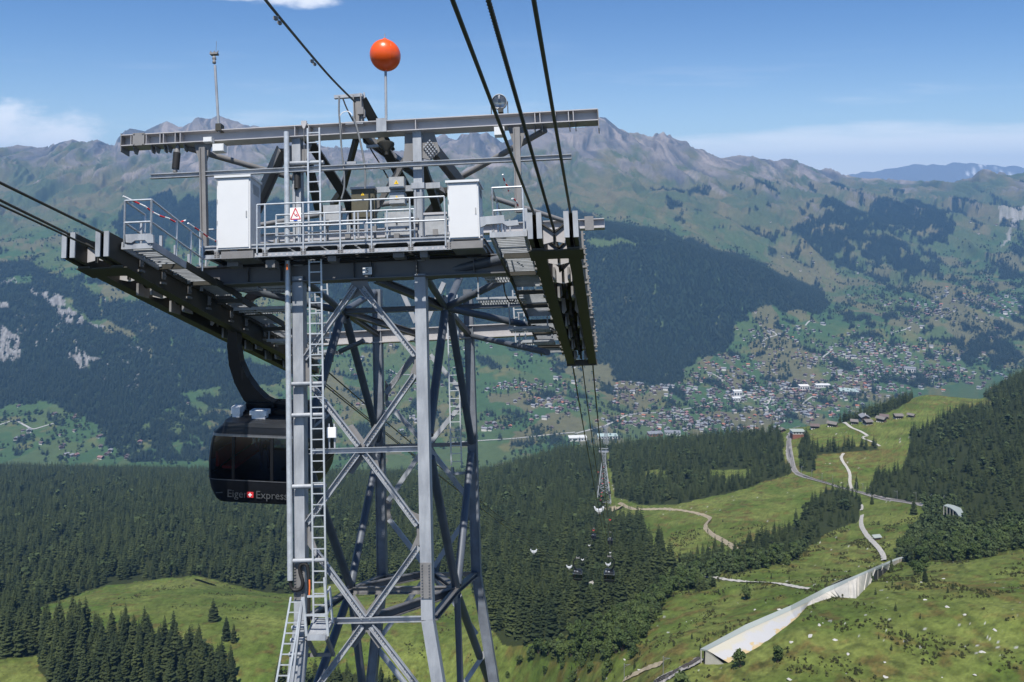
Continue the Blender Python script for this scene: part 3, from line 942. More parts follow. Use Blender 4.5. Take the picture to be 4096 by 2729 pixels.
FARW = bpy.data.collections.new('far_spruce_kinds')
for k in range(5):
    rg = RG(100 + k)
    mb = MB()
    spruce_crown(mb, rg, 1.0, 0.17 + 0.05 * rg.random(), 9, 7, 0.03, 0, fine=False)
    o = src_mesh('far_spruce', mb, [m_spruce_far])
    o.name = 'kind_%02d' % k
    FARW.objects.link(o)
MIDW = bpy.data.collections.new('spruce_kinds')
for k in range(5):
    rg = RG(200 + k)
    mb = MB()
    spruce_crown(mb, rg, 1.0, 0.14 + 0.10 * rg.random(), 13, 8, 0.03 + 0.05 * rg.random(), 0, fine=True)
    mb.tube((0, 0, -0.03), (0, 0, 0.6), 0.013, 5, 1, 0.006)
    o = src_mesh('mid_spruce', mb, [m_spruce, m_bark])
    o.name = 'kind_%02d' % k
    MIDW.objects.link(o)
BRDW = bpy.data.collections.new('broadleaf_kinds')
for k in range(4):
    rg = RG(300 + k)
    mb = MB()
    broad_crown(mb, rg, 1.0, 0.42, 110, 0.05, 0.11, 6)
    mb.tube((0, 0, -0.03), (0, 0, 0.4), 0.02, 5, 1, 0.008)
    o = src_mesh('mid_broadleaf', mb, [m_leaf_far, m_bark])
    o.name = 'kind_%02d' % k
    BRDW.objects.link(o)
SHRW = bpy.data.collections.new('shrub_kinds')
for k in range(4):
    rg = RG(400 + k)
    mb = MB()
    broad_crown(mb, rg, 1.0, 0.75, 130, -0.22, 0.13, 6)
    o = src_mesh('shrub', mb, [m_shrub])
    o.name = 'kind_%02d' % k
    SHRW.objects.link(o)


def wood(name, pts, sca, collection, label):
    """one object: a set of points carrying copies of the given kinds of tree"""
    n = len(pts)
    me = bpy.data.meshes.new(name)
    me.vertices.add(n)
    me.vertices.foreach_set('co', np.asarray(pts, np.float32).ravel())
    a = me.attributes.new('sca', 'FLOAT_VECTOR', 'POINT')
    wv = sca * (0.85 + 0.35 * rng.random(n))
    a.data.foreach_set('vector', np.stack([wv, wv, sca], -1).astype(np.float32).ravel())
    a = me.attributes.new('turn', 'FLOAT_VECTOR', 'POINT')
    a.data.foreach_set('vector', np.stack([rng.normal(0, 0.03, n), rng.normal(0, 0.03, n), rng.random(n) * 6.28], -1).astype(np.float32).ravel())
    a = me.attributes.new('pick', 'INT', 'POINT')
    a.data.foreach_set('value', rng.integers(0, len(collection.objects), n).astype(np.int32))
    o = bpy.data.objects.new(name, me)
    COL.objects.link(o)
    ng = bpy.data.node_groups.new(name, 'GeometryNodeTree')
    ng.interface.new_socket('Geometry', in_out='INPUT', socket_type='NodeSocketGeometry')
    ng.interface.new_socket('Geometry', in_out='OUTPUT', socket_type='NodeSocketGeometry')
    gi, go = ng.nodes.new('NodeGroupInput'), ng.nodes.new('NodeGroupOutput')
    ins = ng.nodes.new('GeometryNodeInstanceOnPoints')
    ci = ng.nodes.new('GeometryNodeCollectionInfo')
    ci.inputs['Collection'].default_value = collection
    ci.inputs['Separate Children'].default_value = True
    ci.inputs['Reset Children'].default_value = True
    ins.inputs['Pick Instance'].default_value = True
    L = ng.links.new

    def attr(nm, ty):
        nd = ng.nodes.new('GeometryNodeInputNamedAttribute')
        nd.data_type = ty
        nd.inputs['Name'].default_value = nm
        return nd.outputs[0]
    L(gi.outputs[0], ins.inputs['Points'])
    L(ci.outputs[0], ins.inputs['Instance'])
    L(attr('pick', 'INT'), ins.inputs['Instance Index'])
    L(attr('turn', 'FLOAT_VECTOR'), ins.inputs['Rotation'])
    L(attr('sca', 'FLOAT_VECTOR'), ins.inputs['Scale'])
    L(ins.outputs[0], go.inputs[0])
    md = o.modifiers.new('grow', 'NODES')
    md.node_group = ng
    tag(o, label, kind='stuff')
    return o


# cells of the land sheet: area on the plan, used to scatter plants evenly over the ground
ax_, ay_ = np.diff(TX, axis=1)[:-1], np.diff(TY, axis=0)[:, :-1]
AREA = np.abs(ax_ * ay_)
cPX, cPY, cTK = PX[:-1, :-1], PYG[:-1, :-1], TK[:-1, :-1]
inview = (cPX > -260) & (cPX < 4360)
# cells hidden behind nearer land grow nothing: running minimum of picture height along each column
vis_min = np.minimum.accumulate(PYG, axis=0)
seen = (PYG[:-1, :-1] < vis_min[:-1, :-1] + 60)


def scatter(weight, n):
    p = (weight * AREA * inview).ravel()
    p = p / p.sum()
    id_ = rng.choice(p.size, n, p=p)
    r, c = np.unravel_index(id_, AREA.shape)
    u, v = rng.random(n), rng.random(n)

    def bl(A):
        return (A[r, c] * (1 - u) + A[r, c + 1] * u) * (1 - v) + (A[r + 1, c] * (1 - u) + A[r + 1, c + 1] * u) * v
    return np.stack([bl(TX), bl(TY), bl(GZ)], -1)


def thin(P, d):
    """drop points closer than about d to an earlier one (hash grid)"""
    keep, seen_ = [], {}
    for i, p in enumerate(P):
        k = (int(p[0] / d), int(p[1] / d))
        hit = False
        for a in (-1, 0, 1):
            for b in (-1, 0, 1):
                q = seen_.get((k[0] + a, k[1] + b))
                if q is not None and (P[q][0] - p[0]) ** 2 + (P[q][1] - p[1]) ** 2 < d * d:
                    hit = True
        if not hit:
            seen_[k] = i
            keep.append(i)
    return P[keep]


c_nf, c_cl, c_nb = near_forest[:-1, :-1], near_clump[:-1, :-1], near_bush[:-1, :-1]
# --- near spruces
P_near = scatter(c_nf * (cTK > 0.9) * seen * np.clip(0.9 + 1.6 * fbm(TX / 55, TY / 55, 3, 205)[:-1, :-1], 0.30, 1), 44000)
P_near = thin(P_near, 4.2)
pxn, pyn = CX + F * P_near[:, 0] / P_near[:, 1], HY - F * P_near[:, 2] / P_near[:, 1]
H_near = 10.0 + 12.5 * rng.random(len(P_near)) ** 0.8 + 3.0 * fbm(P_near[:, 0] / 60, P_near[:, 1] / 60, 2, 201)
small = (pxn > 2700)
H_near = np.where(small, H_near * np.interp(P_near[:, 1], [350, 900, 1300], [0.52, 0.78, 0.95]), H_near)
H_near *= np.where(rng.random(len(H_near)) < 0.15, 0.6, 1.0)
# edge of the gallery slope keeps low growth
P_cl = thin(scatter(c_cl * 1.0, 2600), 4.6)
H_cl = 11 + 9 * rng.random(len(P_cl))
H_cl *= np.where(CX + F * P_cl[:, 0] / P_cl[:, 1] > 1050, 0.62, 1.0)
# single trees of the photograph: (x, y) of the foot and height in metres
SINGLE = [(853, 2486, 14), (905, 2560, 13.5), (935, 2570, 11), (3002, 2200, 12), (2635, 2240, 9.5), (2655, 2236, 11), (2860, 2218, 12), (2790, 2240, 10), (3655, 2060, 13), (3060, 2215, 10.0), (3488, 2018, 9), (3426, 1955, 13), (2945, 1962, 11), (2918, 1960, 12), (2980, 1955, 11), (2700, 2345, 9), (1118, 2725, 13), (590, 2540, 12), (2830, 2235, 9), (3140, 2235, 9), (3700, 2330, 7), (3565, 2290, 8)]
P_s = np.array([ground(x, y) for x, y, h in SINGLE])
H_s = np.array([h for _, _, h in SINGLE], float)

allP = np.concatenate([P_s, P_cl, P_near])
allH = np.concatenate([H_s, H_cl, H_near])
kindid = np.concatenate([np.zeros(len(P_s)), np.ones(len(P_cl)), np.full(len(P_near), 2)])
apx = CX + F * allP[:, 0] / allP[:, 1]
apy = HY - F * allP[:, 2] / allP[:, 1]
app = allH / allP[:, 1]
inside = (apx > 15) & (apx < 4080) & (apy - app * F < 2725) & (apy - app * F > 900)
rank = np.where(inside, app, 0) + (kindid == 0) * 1.0
order = np.argsort(-rank)
pick = order[:296]
rest = np.setdiff1d(np.arange(len(allP)), pick)

# kinds built once with trunk and crown, then copied
tree_kinds = []
for k in range(7):
    rg = RG(500 + k)
    rt = thing('spruce_tree', 'tall dark green spruce', 'tree')
    mb = MB()
    spruce_crown(mb, rg, 1.0, 0.15 + 0.05 * rg.random(), 19 + k % 3, 11, 0.05 + 0.07 * rg.random(), 0, fine=True)
    mb.build('crown', [m_spruce], rt)
    mb = MB()
    trunk(mb, 1.0, 0.014)
    mb.build('trunk', [m_bark], rt)
    tree_kinds.append(rt)
SPEC = {0: ('lone rounded spruce standing alone on the open green meadow, throwing a shadow to the right', 'lone meadow spruces'),
        1: ('taller of the two spruces close together on the open meadow by the mast', 'lone meadow spruces'),
        2: ('shorter of the two spruces close together on the open meadow by the mast', 'lone meadow spruces')}
AREAS = [
    (lambda x, y, k: k == 1 and x < 260, 'dark spruce in the left edge grove at the bottom corner', 'spruces in the bottom corner grove'),
    (lambda x, y, k: k == 1 and x < 1000, 'dark spruce in the dense grove on the near meadow', 'spruces of the meadow grove'),
    (lambda x, y, k: k == 1, 'small spruce below the mast at the foot of the meadow', 'small spruces below the mast'),
    (lambda x, y, k: k == 0 and x > 2500, 'single spruce standing apart on the alpine pasture', 'scattered pasture spruces'),
    (lambda x, y, k: k == 0, 'young spruce at the edge of the meadow grove', 'scattered meadow spruces'),
    (lambda x, y, k: x < 1250, 'forest edge spruce along the top of the green meadow', 'spruces at the meadow forest edge'),
    (lambda x, y, k: x < 2760, 'spruce on the forested slope below the hanging cabins', 'spruces on the slope under the ropes'),
    (lambda x, y, k: x < 3460, 'spruce in the small wood beside the white path', 'spruces of the wood by the path'),
    (lambda x, y, k: True, 'spruce in the dark forest above the railway', 'spruces above the railway'),
]
used = set()
for n_, i in enumerate(pick):
    x, y, kd = apx[i], apy[i], int(kindid[i])
    if kd == 0 and i in SPEC:
        lab, grp = SPEC[i]
    else:
        for fn, lab, grp in AREAS:
            if fn(x, y, kd):
                break
    q = n_ % 7
    s = allH[i]
    wv = s * (0.9 + 0.3 * random.random()) * (1.35 if (kd == 0 and i == 0) else 1.0)
    loc = (allP[i][0], allP[i][1], allP[i][2] - 0.3)
    if q not in used:
        used.add(q)
        r = tree_kinds[q]
        r.location = loc
        r.rotation_euler = (0, 0, random.random() * 6.28)
        r.scale = (wv, wv, s)
        tag(r, lab, 'tree', grp)
    else:
        shared_copy(tree_kinds[q], loc, random.random() * 6.28, (wv, wv, s), lab, grp)
odd = rng.random(len(rest)) < 0.045 + 0.10 * (fbm(allP[rest][:, 0] / 70, allP[rest][:, 1] / 70, 2, 207) > 0.3)
wood('spruce_forest', allP[rest][~odd] - np.array([0, 0, 0.3]), allH[rest][~odd], MIDW, 'dense dark spruce forest over the near slopes and ridge')
wood('mixed_leafy_trees', allP[rest][odd] - np.array([0, 0, 0.3]), allH[rest][odd] * 0.72, BRDW, 'light green leafy trees mixed into the spruce forest')

# --- broadleaved growth by the gallery and the stream
P_b = thin(scatter(c_nb * 1.0, 9000), 3.0)
H_b = 4.0 + 3.6 * rng.random(len(P_b))
sel = rng.random(len(P_b)) < 0.14
wood('spruce_undergrowth', P_b[sel], H_b[sel] * 1.5, MIDW, 'young spruces mixed into the broadleaved thicket')
P_b, H_b = P_b[~sel], H_b[~sel]
# single bushes near the gallery
BSING = [(2720, 2795, 9.5, 'round leafy tree at the bottom edge in front of the railway track'), (2960, 2670, 6.2, 'round leafy bush in front of the stained gallery wall'), (3110, 2650, 5.8, 'dark round bush on the pasture right of the gallery wall'), (2535, 2620, 5.5, 'low leafy bush on the slope left of the gallery portal'), (2985, 2400, 6.5, 'leafy bush on the hummock left of the gallery roof'), (3480, 2330, 5.0, 'small leafy tree next to the gallery roof and white path'), (2440, 2690, 6, 'leafy bush beside the white stump left of the railway track'), (3660, 2300, 7.0, 'leafy tree at the upper end of the gallery'), (3700, 2285, 7.0, 'broad leafy tree right of the upper gallery end'), (390, 2555, 8, 'round leafy tree beside the meadow grove')] + [(x_, y_, h_, 'small leafy bush on the bottom green slope between tower leg and railway track') for x_, y_, h_ in ((2080, 2660, 5), (2180, 2700, 4.5), (2300, 2722, 5.5), (2360, 2690, 4.5), (2250, 2665, 5), (2030, 2715, 4), (2420, 2715, 4.5), (2130, 2640, 6), (2330, 2655, 6))]
brd_kinds = []
for k in range(3):
    rg = RG(620 + k)
    rt = thing('leafy_bush', 'bush', 'bush')
    mb = MB()
    broad_crown(mb, rg, 1.0, 0.48, 520, 0.0, 0.062, 8)
    mb.build('crown', [m_leaf], rt)
    mb = MB()
    for a in range(4):
        mb.tube((0, 0, -0.05), (0.2 * math.cos(a * 1.7), 0.2 * math.sin(a * 1.7), 0.5), 0.02, 5, 0, 0.006)
    mb.build('stem', [m_bark], rt)
    brd_kinds.append(rt)
for i, (x, y, h, lab) in enumerate(BSING):
    g = ground(x, y) - np.array([0, 0, 0.2])
    if i < 3:
        r = brd_kinds[i]
        r.location = g
        r.scale = (h, h, h)
        r.rotation_euler.z = i
        tag(r, lab, 'bush')
    else:
        shared_copy(brd_kinds[i % 3], g, i * 1.3, h, lab, 'bushes at the bottom slope' if i >= 10 else None)
# nearest broadleaved thicket trees as things of their own
bapp = H_b / P_b[:, 1]
bx = CX + F * P_b[:, 0] / P_b[:, 1]
by = HY - F * P_b[:, 2] / P_b[:, 1]
bo = np.argsort(-np.where((bx > 0) & (bx < 4090) & (by < 2760), bapp, 0))[:150]
for n_, i in enumerate(bo):
    lab, grp = (('leafy tree in the thicket on the slope left of the gallery', 'thicket left of the gallery') if bx[i] < 3300 else
                ('leafy tree in the thicket above the upper gallery end', 'thicket above the gallery'))
    shared_copy(brd_kinds[n_ % 3], P_b[i] - np.array([0, 0, 0.2]), random.random() * 6.28, H_b[i] * 1.1, lab, grp)
restb = np.setdiff1d(np.arange(len(P_b)), bo)
wood('broadleaf_thicket', P_b[restb], H_b[restb], BRDW, 'light green broadleaved thicket on the near slopes')

# --- low shrubs on the pasture
cw = (cTK > 0.95) * (cTK < 4.8) * (cPX > 2250) * (fbm(TX / 22, TY / 22, 3, 211)[:-1, :-1] > 0.12) * ~c_nf * ~c_nb
P_h = scatter(cw * 1.0, 4200)
wood('low_shrubs', P_h, 0.35 + 0.75 * rng.random(len(P_h)) ** 2, SHRW, 'low dark shrubs dotted over the stony pasture')
cw = (cTK > 0.95) * (cTK < 6.8) * (cPX <= 2250) * ~c_nf * ~c_cl * (fbm(TX / 30, TY / 30, 3, 213)[:-1, :-1] > 0.25)
P_h = scatter(cw * 1.0, 900)
wood('meadow_tussocks', P_h, 0.3 + 0.8 * rng.random(len(P_h)) ** 2, SHRW, 'scattered low tufts on the green meadow')
# small spruces scattered over the pasture
cw = (cTK > 1.0) * (cTK < 4.9) * (cPX > 1980) * ~c_nf * ~c_nb * (fbm(TX / 40, TY / 40, 3, 217)[:-1, :-1] > 0.2)
P_h = thin(scatter(cw * 1.0, 120), 4)
wood('young_spruces', P_h, 1.2 + 2.2 * rng.random(len(P_h)), MIDW, 'young spruces dotted over the pasture')

# --- far woods
c_ff = far_forest[:-1, :-1]
hidden = ~seen
wgt = c_ff * (cTK > 8.6) * ~hidden
P_f = scatter(wgt * np.where(cTK < 11, 1.0, 0.9), 125000)
H_f = 19 + 9 * rng.random(len(P_f))
wood('far_forest', P_f, H_f, FARW, 'far dark forest covering the mountain slopes')
# loose trees between the fields
c_loose = (~c_ff) * (cTK > 9.0) * (cTK < 14.6) * ~hidden * np.clip(fbm(TX / 160, TY / 160, 4, 221)[:-1, :-1] + 0.12, 0.012, 1) * np.where(cTK < 12.2, 1, 0.5) * (cTK < 13.4) * ~cliff[:-1, :-1]
P_l = scatter(c_loose, 7500)
H_l = 10 + 9 * rng.random(len(P_l))
sel = rng.random(len(P_l)) < 0.62
wood('valley_trees', P_l[sel], H_l[sel], BRDW, 'far round leafy trees scattered between the valley fields')
wood('slope_trees', P_l[~sel], H_l[~sel] * 1.25, FARW, 'far single spruces scattered over the pastures')
# ================================================================== paths, railway, buildings on the land
m_path = mat_plain('pale_gravel', (0.40, 0.38, 0.34), 0.95, var=0.2, scale=0.6)
m_track = mat_plain('earth_track', (0.30, 0.25, 0.17), 0.95, var=0.25, scale=0.4)
m_ball = mat_plain('ballast', (0.27, 0.255, 0.24), 0.95, var=0.25, scale=0.8)
m_rail = mat_plain('rail', (0.10, 0.085, 0.075), 0.5, 0.5)
m_asph = mat_plain('valley_road', (0.33, 0.33, 0.32), 0.9, var=0.1, scale=0.1)

for d_ in PATHDEF:
    strip(d_[0], d_[1], d_[2] * (0.78 if d_[3] == 'p' else 1.0), {'p': m_path, 't': m_track, 'b': m_ball}[d_[3]], *(d_[4:] if len(d_) > 4 else ()))


def rails(pts, off, lift=0.75):
    G, L, Rr = drape(pts, off * 2, lift, 5)
    mb = MB()
    for side in (L, Rr):
        for a, b in zip(side[:-1], side[1:]):
            mb.bar(a, b, 0.42, 0.18)
    M = [(np.array(a) + np.array(b)) / 2 for a, b in zip(L, Rr)]
    for a, b in zip(M[:-1], M[1:]):
        mb.bar(a, b, 0.25, 0.15)
    o = mb.build('railway_track', m_rail, kind='structure')
    return o


rails(RAILA, 0.9)
rails(Z6([(535, 425), (512, 455), (497, 490), (496, 560), (501, 620), (512, 660)]), 0.9)

# catenary masts along the railway
m_mast = mat_plain('mast_grey', (0.30, 0.31, 0.32), 0.5, 0.4)
km = thing('catenary_mast', 'x', 'mast')
mb = MB()
mb.tube((0, 0, -0.5), (0, 0, 7.0), 0.13, 6)
mb.build('pole', m_mast, km)
mb = MB()
mb.bar((0, 0, 6.4), (2.4, 0, 6.6), 0.09, 0.09)
mb.bar((0, 0, 5.6), (2.0, 0, 6.5), 0.06, 0.06)
mb.build('bracket', m_mast, km)
MASTS = Z6([(600, 772), (680, 800), (760, 830), (845, 845), (1032, 905), (1082, 915), (1150, 940), (1350, 978), (1498, 990), (1618, 1010), (1717, 1020), (486, 440), (482, 500), (480, 560), (843, 350)]) + [(2653, 2706), (2497, 2729)]
for i, (x, y) in enumerate(MASTS):
    g = ground(x, y)
    lab = 'thin grey catenary mast beside the curving rack railway' if i < 15 else ('catenary mast with bracket nearest the gallery portal' if i == 15 else 'catenary mast at the bottom edge left of the track')
    if i == 0:
        km.location = g
        tag(km, lab, 'mast', 'railway masts')
    else:
        shared_copy(km, g, 0.4 * i, 1.0, lab, 'railway masts' if i < 15 else None)

# ---- the long avalanche gallery over the railway
m_conc = mat_plain('concrete', (0.42, 0.40, 0.36), 0.9, var=0.16, scale=0.25, detail=8)
m_groof = mat_plain('gallery_roof', (0.27, 0.30, 0.285), 0.75, var=0.05, scale=0.1)
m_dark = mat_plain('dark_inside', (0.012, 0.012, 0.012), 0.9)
m_stain = bpy.data.materials.new('stained_wall')
m_stain.use_nodes = True
t = NT(m_stain.node_tree)
o_ = t.n('ShaderNodeOutputMaterial')
uvn = t.n('ShaderNodeAttribute', attribute_name='down')
geo = t.n('ShaderNodeNewGeometry')
nz = t.n('ShaderNodeTexNoise', i_Vector=geo.outputs['Position'], i_Scale=0.22, i_Detail=7, i_Roughness=0.6)
f1 = t.math('ADD', uvn.outputs['Fac'], t.math('MULTIPLY', t.math('SUBTRACT', nz.outputs[0], 0.5), 1.5))
c1_ = t.mix(t.ss(f1, 0.15, 0.45), (0.39, 0.37, 0.31), (0.37, 0.37, 0.38))
c2_ = t.mix(t.ss(f1, 0.80, 0.90), c1_, (0.40, 0.31, 0.17))
nzb = t.n('ShaderNodeTexNoise', i_Vector=geo.outputs['Position'], i_Scale=0.5, i_Detail=6)
c3_ = t.mix(t.math('MULTIPLY', t.ss(nzb.outputs[0], 0.58, 0.7), 0.35), c2_, (0.40, 0.42, 0.46))
b_ = t.n('ShaderNodeBsdfPrincipled', i_Base_Color=c3_, i_Roughness=0.85)
t.link(b_.outputs[0], o_.inputs[0])

gal = thing('avalanche_gallery', 'long pale concrete avalanche gallery with sloping stained wall over the railway', 'gallery', ground(2810, 2640))
# roof outer edge (track side) and inner edge, then foot of the sloping wall, in picture positions with distance
GA = [(2801, 2594, 0), (2982, 2497, 0), (3164, 2420, 0), (3235, 2384, 0), (3305, 2348, 0), (3426, 2299, 0), (3510, 2262, 0), (3588, 2231, 0), (3645, 2217, 0)]
GB = [(2829, 2601, 0), (2982, 2523, 0), (3164, 2441, 0), (3235, 2407, 0), (3305, 2371, 0), (3426, 2311, 0), (3510, 2274, 0), (3592, 2238, 0), (3650, 2225, 0)]
GC = [(2914, 2652, 0), (3043, 2582, 0), (3184, 2477, 0), (3229, 2424, 0), (3330, 2388, 0), (3424, 2394, 0), (3487, 2327, 0), (3592, 2251, 0), (3652, 2232, 0)]


def dens(P, n=8):
    o = []
    for u, v in zip(P[:-1], P[1:]):
        o += [u + (v - u) * i / n for i in range(n)]
    o.append(P[-1])
    return np.array(o)


ga, gb, gc = [dens(np.array(g, float)[:, :2]) for g in (GA, GB, GC)]


def smooth1(v, k=10):
    v = np.array(v, float)
    for _ in range(k):
        v[1:-1] = (v[:-2] + 2 * v[1:-1] + v[2:]) / 4
    return v


fy_ = np.array([ground(x, y)[1] for x, y in gc])
gc_y = np.minimum(smooth1(fy_, 3), fy_ + 0.2)
up_y = np.array([ground(x, y)[1] for x, y in gb])
gb_y = smooth1(np.clip(gc_y + 0.30 * (up_y - gc_y), gc_y + 1.5, gc_y + 7.0), 12)
pc = np.array([at(x, y, c - 0.3) for (x, y), c in zip(gc, gc_y)])
pb = np.array([at(x, y, c - 0.5) for (x, y), c in zip(gb, gb_y)])
pa = np.array([at(x, y, c + 2.2) for (x, y), c in zip(ga, gb_y)])
pc[1:-1, 2] -= 0.2 * rng.random(len(pc) - 2)
pa[:, 2] -= 0.15
mb = MB()
n = len(pa)
th = np.array([0, 0, -0.5])
mb.add(list(pa) + list(pb) + list(pa + th) + list(pb + th), [(i, i + 1, n + i + 1, n + i) for i in range(n - 1)] + [(2 * n + i, 3 * n + i, 3 * n + i + 1, 2 * n + i + 1) for i in range(n - 1)] + [(i, 2 * n + i, 2 * n + i + 1, i + 1) for i in range(n - 1)] + [(0, n, 3 * n, 2 * n)])
mb.build('roof', m_groof, gal)
half = 26
mb = MB()
lo = pb + np.array([0, 0, -0.06])
K = 10
vs, dn = [], []
for i in range(half):
    for k in range(K + 1):
        vs.append(lo[i] + (pc[i] - lo[i]) * k / K)
        dn.append(k / K)
mb.add(vs, [(i * (K + 1) + k, i * (K + 1) + k + 1, (i + 1) * (K + 1) + k + 1, (i + 1) * (K + 1) + k) for i in range(half - 1) for k in range(K)])
ow = mb.build('stained_wall', m_stain, gal)
a_ = ow.data.attributes.new('down', 'FLOAT', 'POINT')
a_.data.foreach_set('value', np.array(dn, np.float32))
mb = MB()
for i in range(half - 1, n - 1):
    mb.add([lo[i], lo[i + 1], pc[i + 1], pc[i]], [(0, 1, 2, 3)])
mb.build('concrete_wall', m_conc, gal)
for i in range(half, n - 3, 3):
    mb = MB()
    nrm = np.cross(lo[i + 1] - lo[i], pc[i] - lo[i])
    nrm /= np.linalg.norm(nrm)
    if nrm[1] > 0:
        nrm = -nrm
    mb.bar(lo[i] + nrm * 0.1, pc[i] + nrm * 0.1, 0.5, 0.35, up=nrm)
    mb.build('rib', m_conc, gal)
mb = MB()
wd = pb[0] - pa[0]
base_z = -5.6
foot = pb[0] + np.array([0, 0, base_z]) + (pa[0] - pb[0]) * 0.35
mb.add([pb[0] + (pa[0] - pb[0]) * 0.25 + th, foot, pc[0] + np.array([0, 0, -1.5]), pb[0] + th * 0.1], [(0, 1, 2, 3)])
back = (pa[6] - pa[0]) * 0.12
mb.add([foot, foot + back, pb[0] + (pa[0] - pb[0]) * 0.25 + th + back, pb[0] + (pa[0] - pb[0]) * 0.25 + th], [(0, 1, 2, 3)])
mb.build('portal_wall', m_conc, gal)
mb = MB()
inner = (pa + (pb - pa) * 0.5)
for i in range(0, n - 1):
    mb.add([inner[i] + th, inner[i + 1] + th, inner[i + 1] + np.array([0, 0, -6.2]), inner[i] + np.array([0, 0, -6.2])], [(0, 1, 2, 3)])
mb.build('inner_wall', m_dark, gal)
for i in range(0, n - 1, 2):
    mb = MB()
    p = pa[i] + (pb[i] - pa[i]) * 0.12
    mb.bar(p + th, p + np.array([0, 0, -5.8]), 0.35, 0.35)
    mb.build('pillar', m_conc, gal)
strip('railway_bed', [(2803, 2640), (2760, 2665), (2715, 2690), (2660, 2716), (2610, 2745)], 4.6, m_ball, 0.45, 4)
rails([(2800, 2641), (2760, 2664), (2715, 2689), (2660, 2715), (2610, 2744)], 0.8, 0.9)

# ---- the short curved gallery by the forest
g2 = thing('curved_gallery', 'short curved railway gallery with pale roof at the forest edge', 'gallery', ground(3790, 2060))
A2 = [(3775, 2022), (3800, 2030), (3825, 2048), (3840, 2072), (3845, 2105), (3844, 2130)]
B2 = [(3790, 2016), (3818, 2022), (3843, 2032), (3856, 2055), (3860, 2095), (3858, 2125)]
Y2 = [ground(x, y + 34)[1] - 1 for x, y in A2]
Y2 = [float(np.mean(Y2)) + (v - float(np.mean(Y2))) * 0.4 for v in Y2]
qa = dens(np.array([at(x, y, Y) for (x, y), Y in zip(A2, Y2)]), 4)
qb = dens(np.array([at(x, y, Y + 2.5) for (x, y), Y in zip(B2, Y2)]), 4)
n2_ = len(qa)
mb = MB()
mb.add(list(qa) + list(qb) + list(qa - [0, 0, .5]) + list(qb - [0, 0, .5]), [(i, i + 1, n2_ + i + 1, n2_ + i) for i in range(n2_ - 1)] + [(i, 2 * n2_ + i, 2 * n2_ + i + 1, i + 1) for i in range(n2_ - 1)] + [(2 * n2_ + i, 3 * n2_ + i, 3 * n2_ + i + 1, 2 * n2_ + i + 1) for i in range(n2_ - 1)] + [(0, n2_, 3 * n2_, 2 * n2_)])
mb.build('roof', m_groof, g2)
mb = MB()
for i in range(n2_ - 1):
    mb.add([qb[i] - [0, 0, .5], qb[i + 1] - [0, 0, .5], qb[i + 1] - [0, 0, 6], qb[i] - [0, 0, 6]], [(0, 1, 2, 3)])
mb.build('inner_wall', m_dark, g2)
for i in range(0, n2_, 2):
    mb = MB()
    mb.bar(qa[i] - [0, 0, .5], qa[i] - [0, 0, 6], 0.35, 0.35)
    mb.build('pillar', m_conc, g2)

# ---- houses
m_wall = mat_plain('render_wall', (0.66, 0.63, 0.59), 0.85, var=0.08, scale=0.3)
m_wood = mat_plain('chalet_wood', (0.085, 0.052, 0.034), 0.8, var=0.3, scale=0.7)
m_win = mat_plain('window_glass', (0.03, 0.035, 0.045), 0.2)
ROOFS = {'brown': mat_plain('roof_brown', (0.115, 0.085, 0.080), 0.8, var=0.15, scale=0.3),
         'orange': mat_plain('roof_orange', (0.33, 0.135, 0.075), 0.8, var=0.15, scale=0.3),
         'grey': mat_plain('roof_grey', (0.20, 0.205, 0.22), 0.75, var=0.15, scale=0.3),
         'pink': mat_plain('roof_pink', (0.25, 0.135, 0.125), 0.8, var=0.15, scale=0.3),
         'shingle': mat_plain('roof_shingle', (0.15, 0.135, 0.125), 0.85, var=0.2, scale=0.4)}


def chalet_parts(L=11.0, Wd=9.5, H=5.2, pitch=0.42, over=1.2, stone=0.45):
    """gable toward -y"""
    a, b = Wd / 2, L / 2
    rz = a * pitch
    body = MB()
    hs_ = H * stone
    body.box((0, 0, (hs_ - 3) / 2), (Wd, L, hs_ + 3), 0)
    body.slab([(-a - .03, -b - .03, hs_), (a + .03, -b - .03, hs_), (a + .03, -b - .03, H), (0, -b - .03, H + rz), (-a - .03, -b - .03, H)], (0, L + .06, 0), 1)
    for zz, mtl in ((hs_ * 0.5, 2), (hs_ + (H - hs_) * 0.5, 2)):
        for q in range(3):
            x = (-a + Wd * (q + 1) / 4)
            body.box((x, -b - 0.06, zz), (1.1, 0.1, 1.2), mtl)
        for q in range(3):
            y = (-b + L * (q + 1) / 4)
            for sx in (-1, 1):
                body.box((sx * (a + 0.06), y, zz), (0.1, 1.1, 1.2), mtl)
    body.box((0, -b - 0.7, hs_ + 0.1), (Wd * 0.95, 1.2, 0.9), 1)
    roof = MB()
    for sx in (-1, 1):
        e = (sx * (a + over), H - over * pitch)
        roof.slab([(sx * 0.0, -b - over, H + rz + 0.32), (e[0], -b - over, e[1] + 0.32), (e[0], -b - over, e[1] + 0.02), (0, -b - over, H + rz + 0.02)], (0, L + 2 * over, 0), 0)
    ch = MB()
    ch.box((a * 0.4, b * 0.3, H + rz + 0.3), (0.8, 0.8, 1.8), 0)
    return body, roof, ch


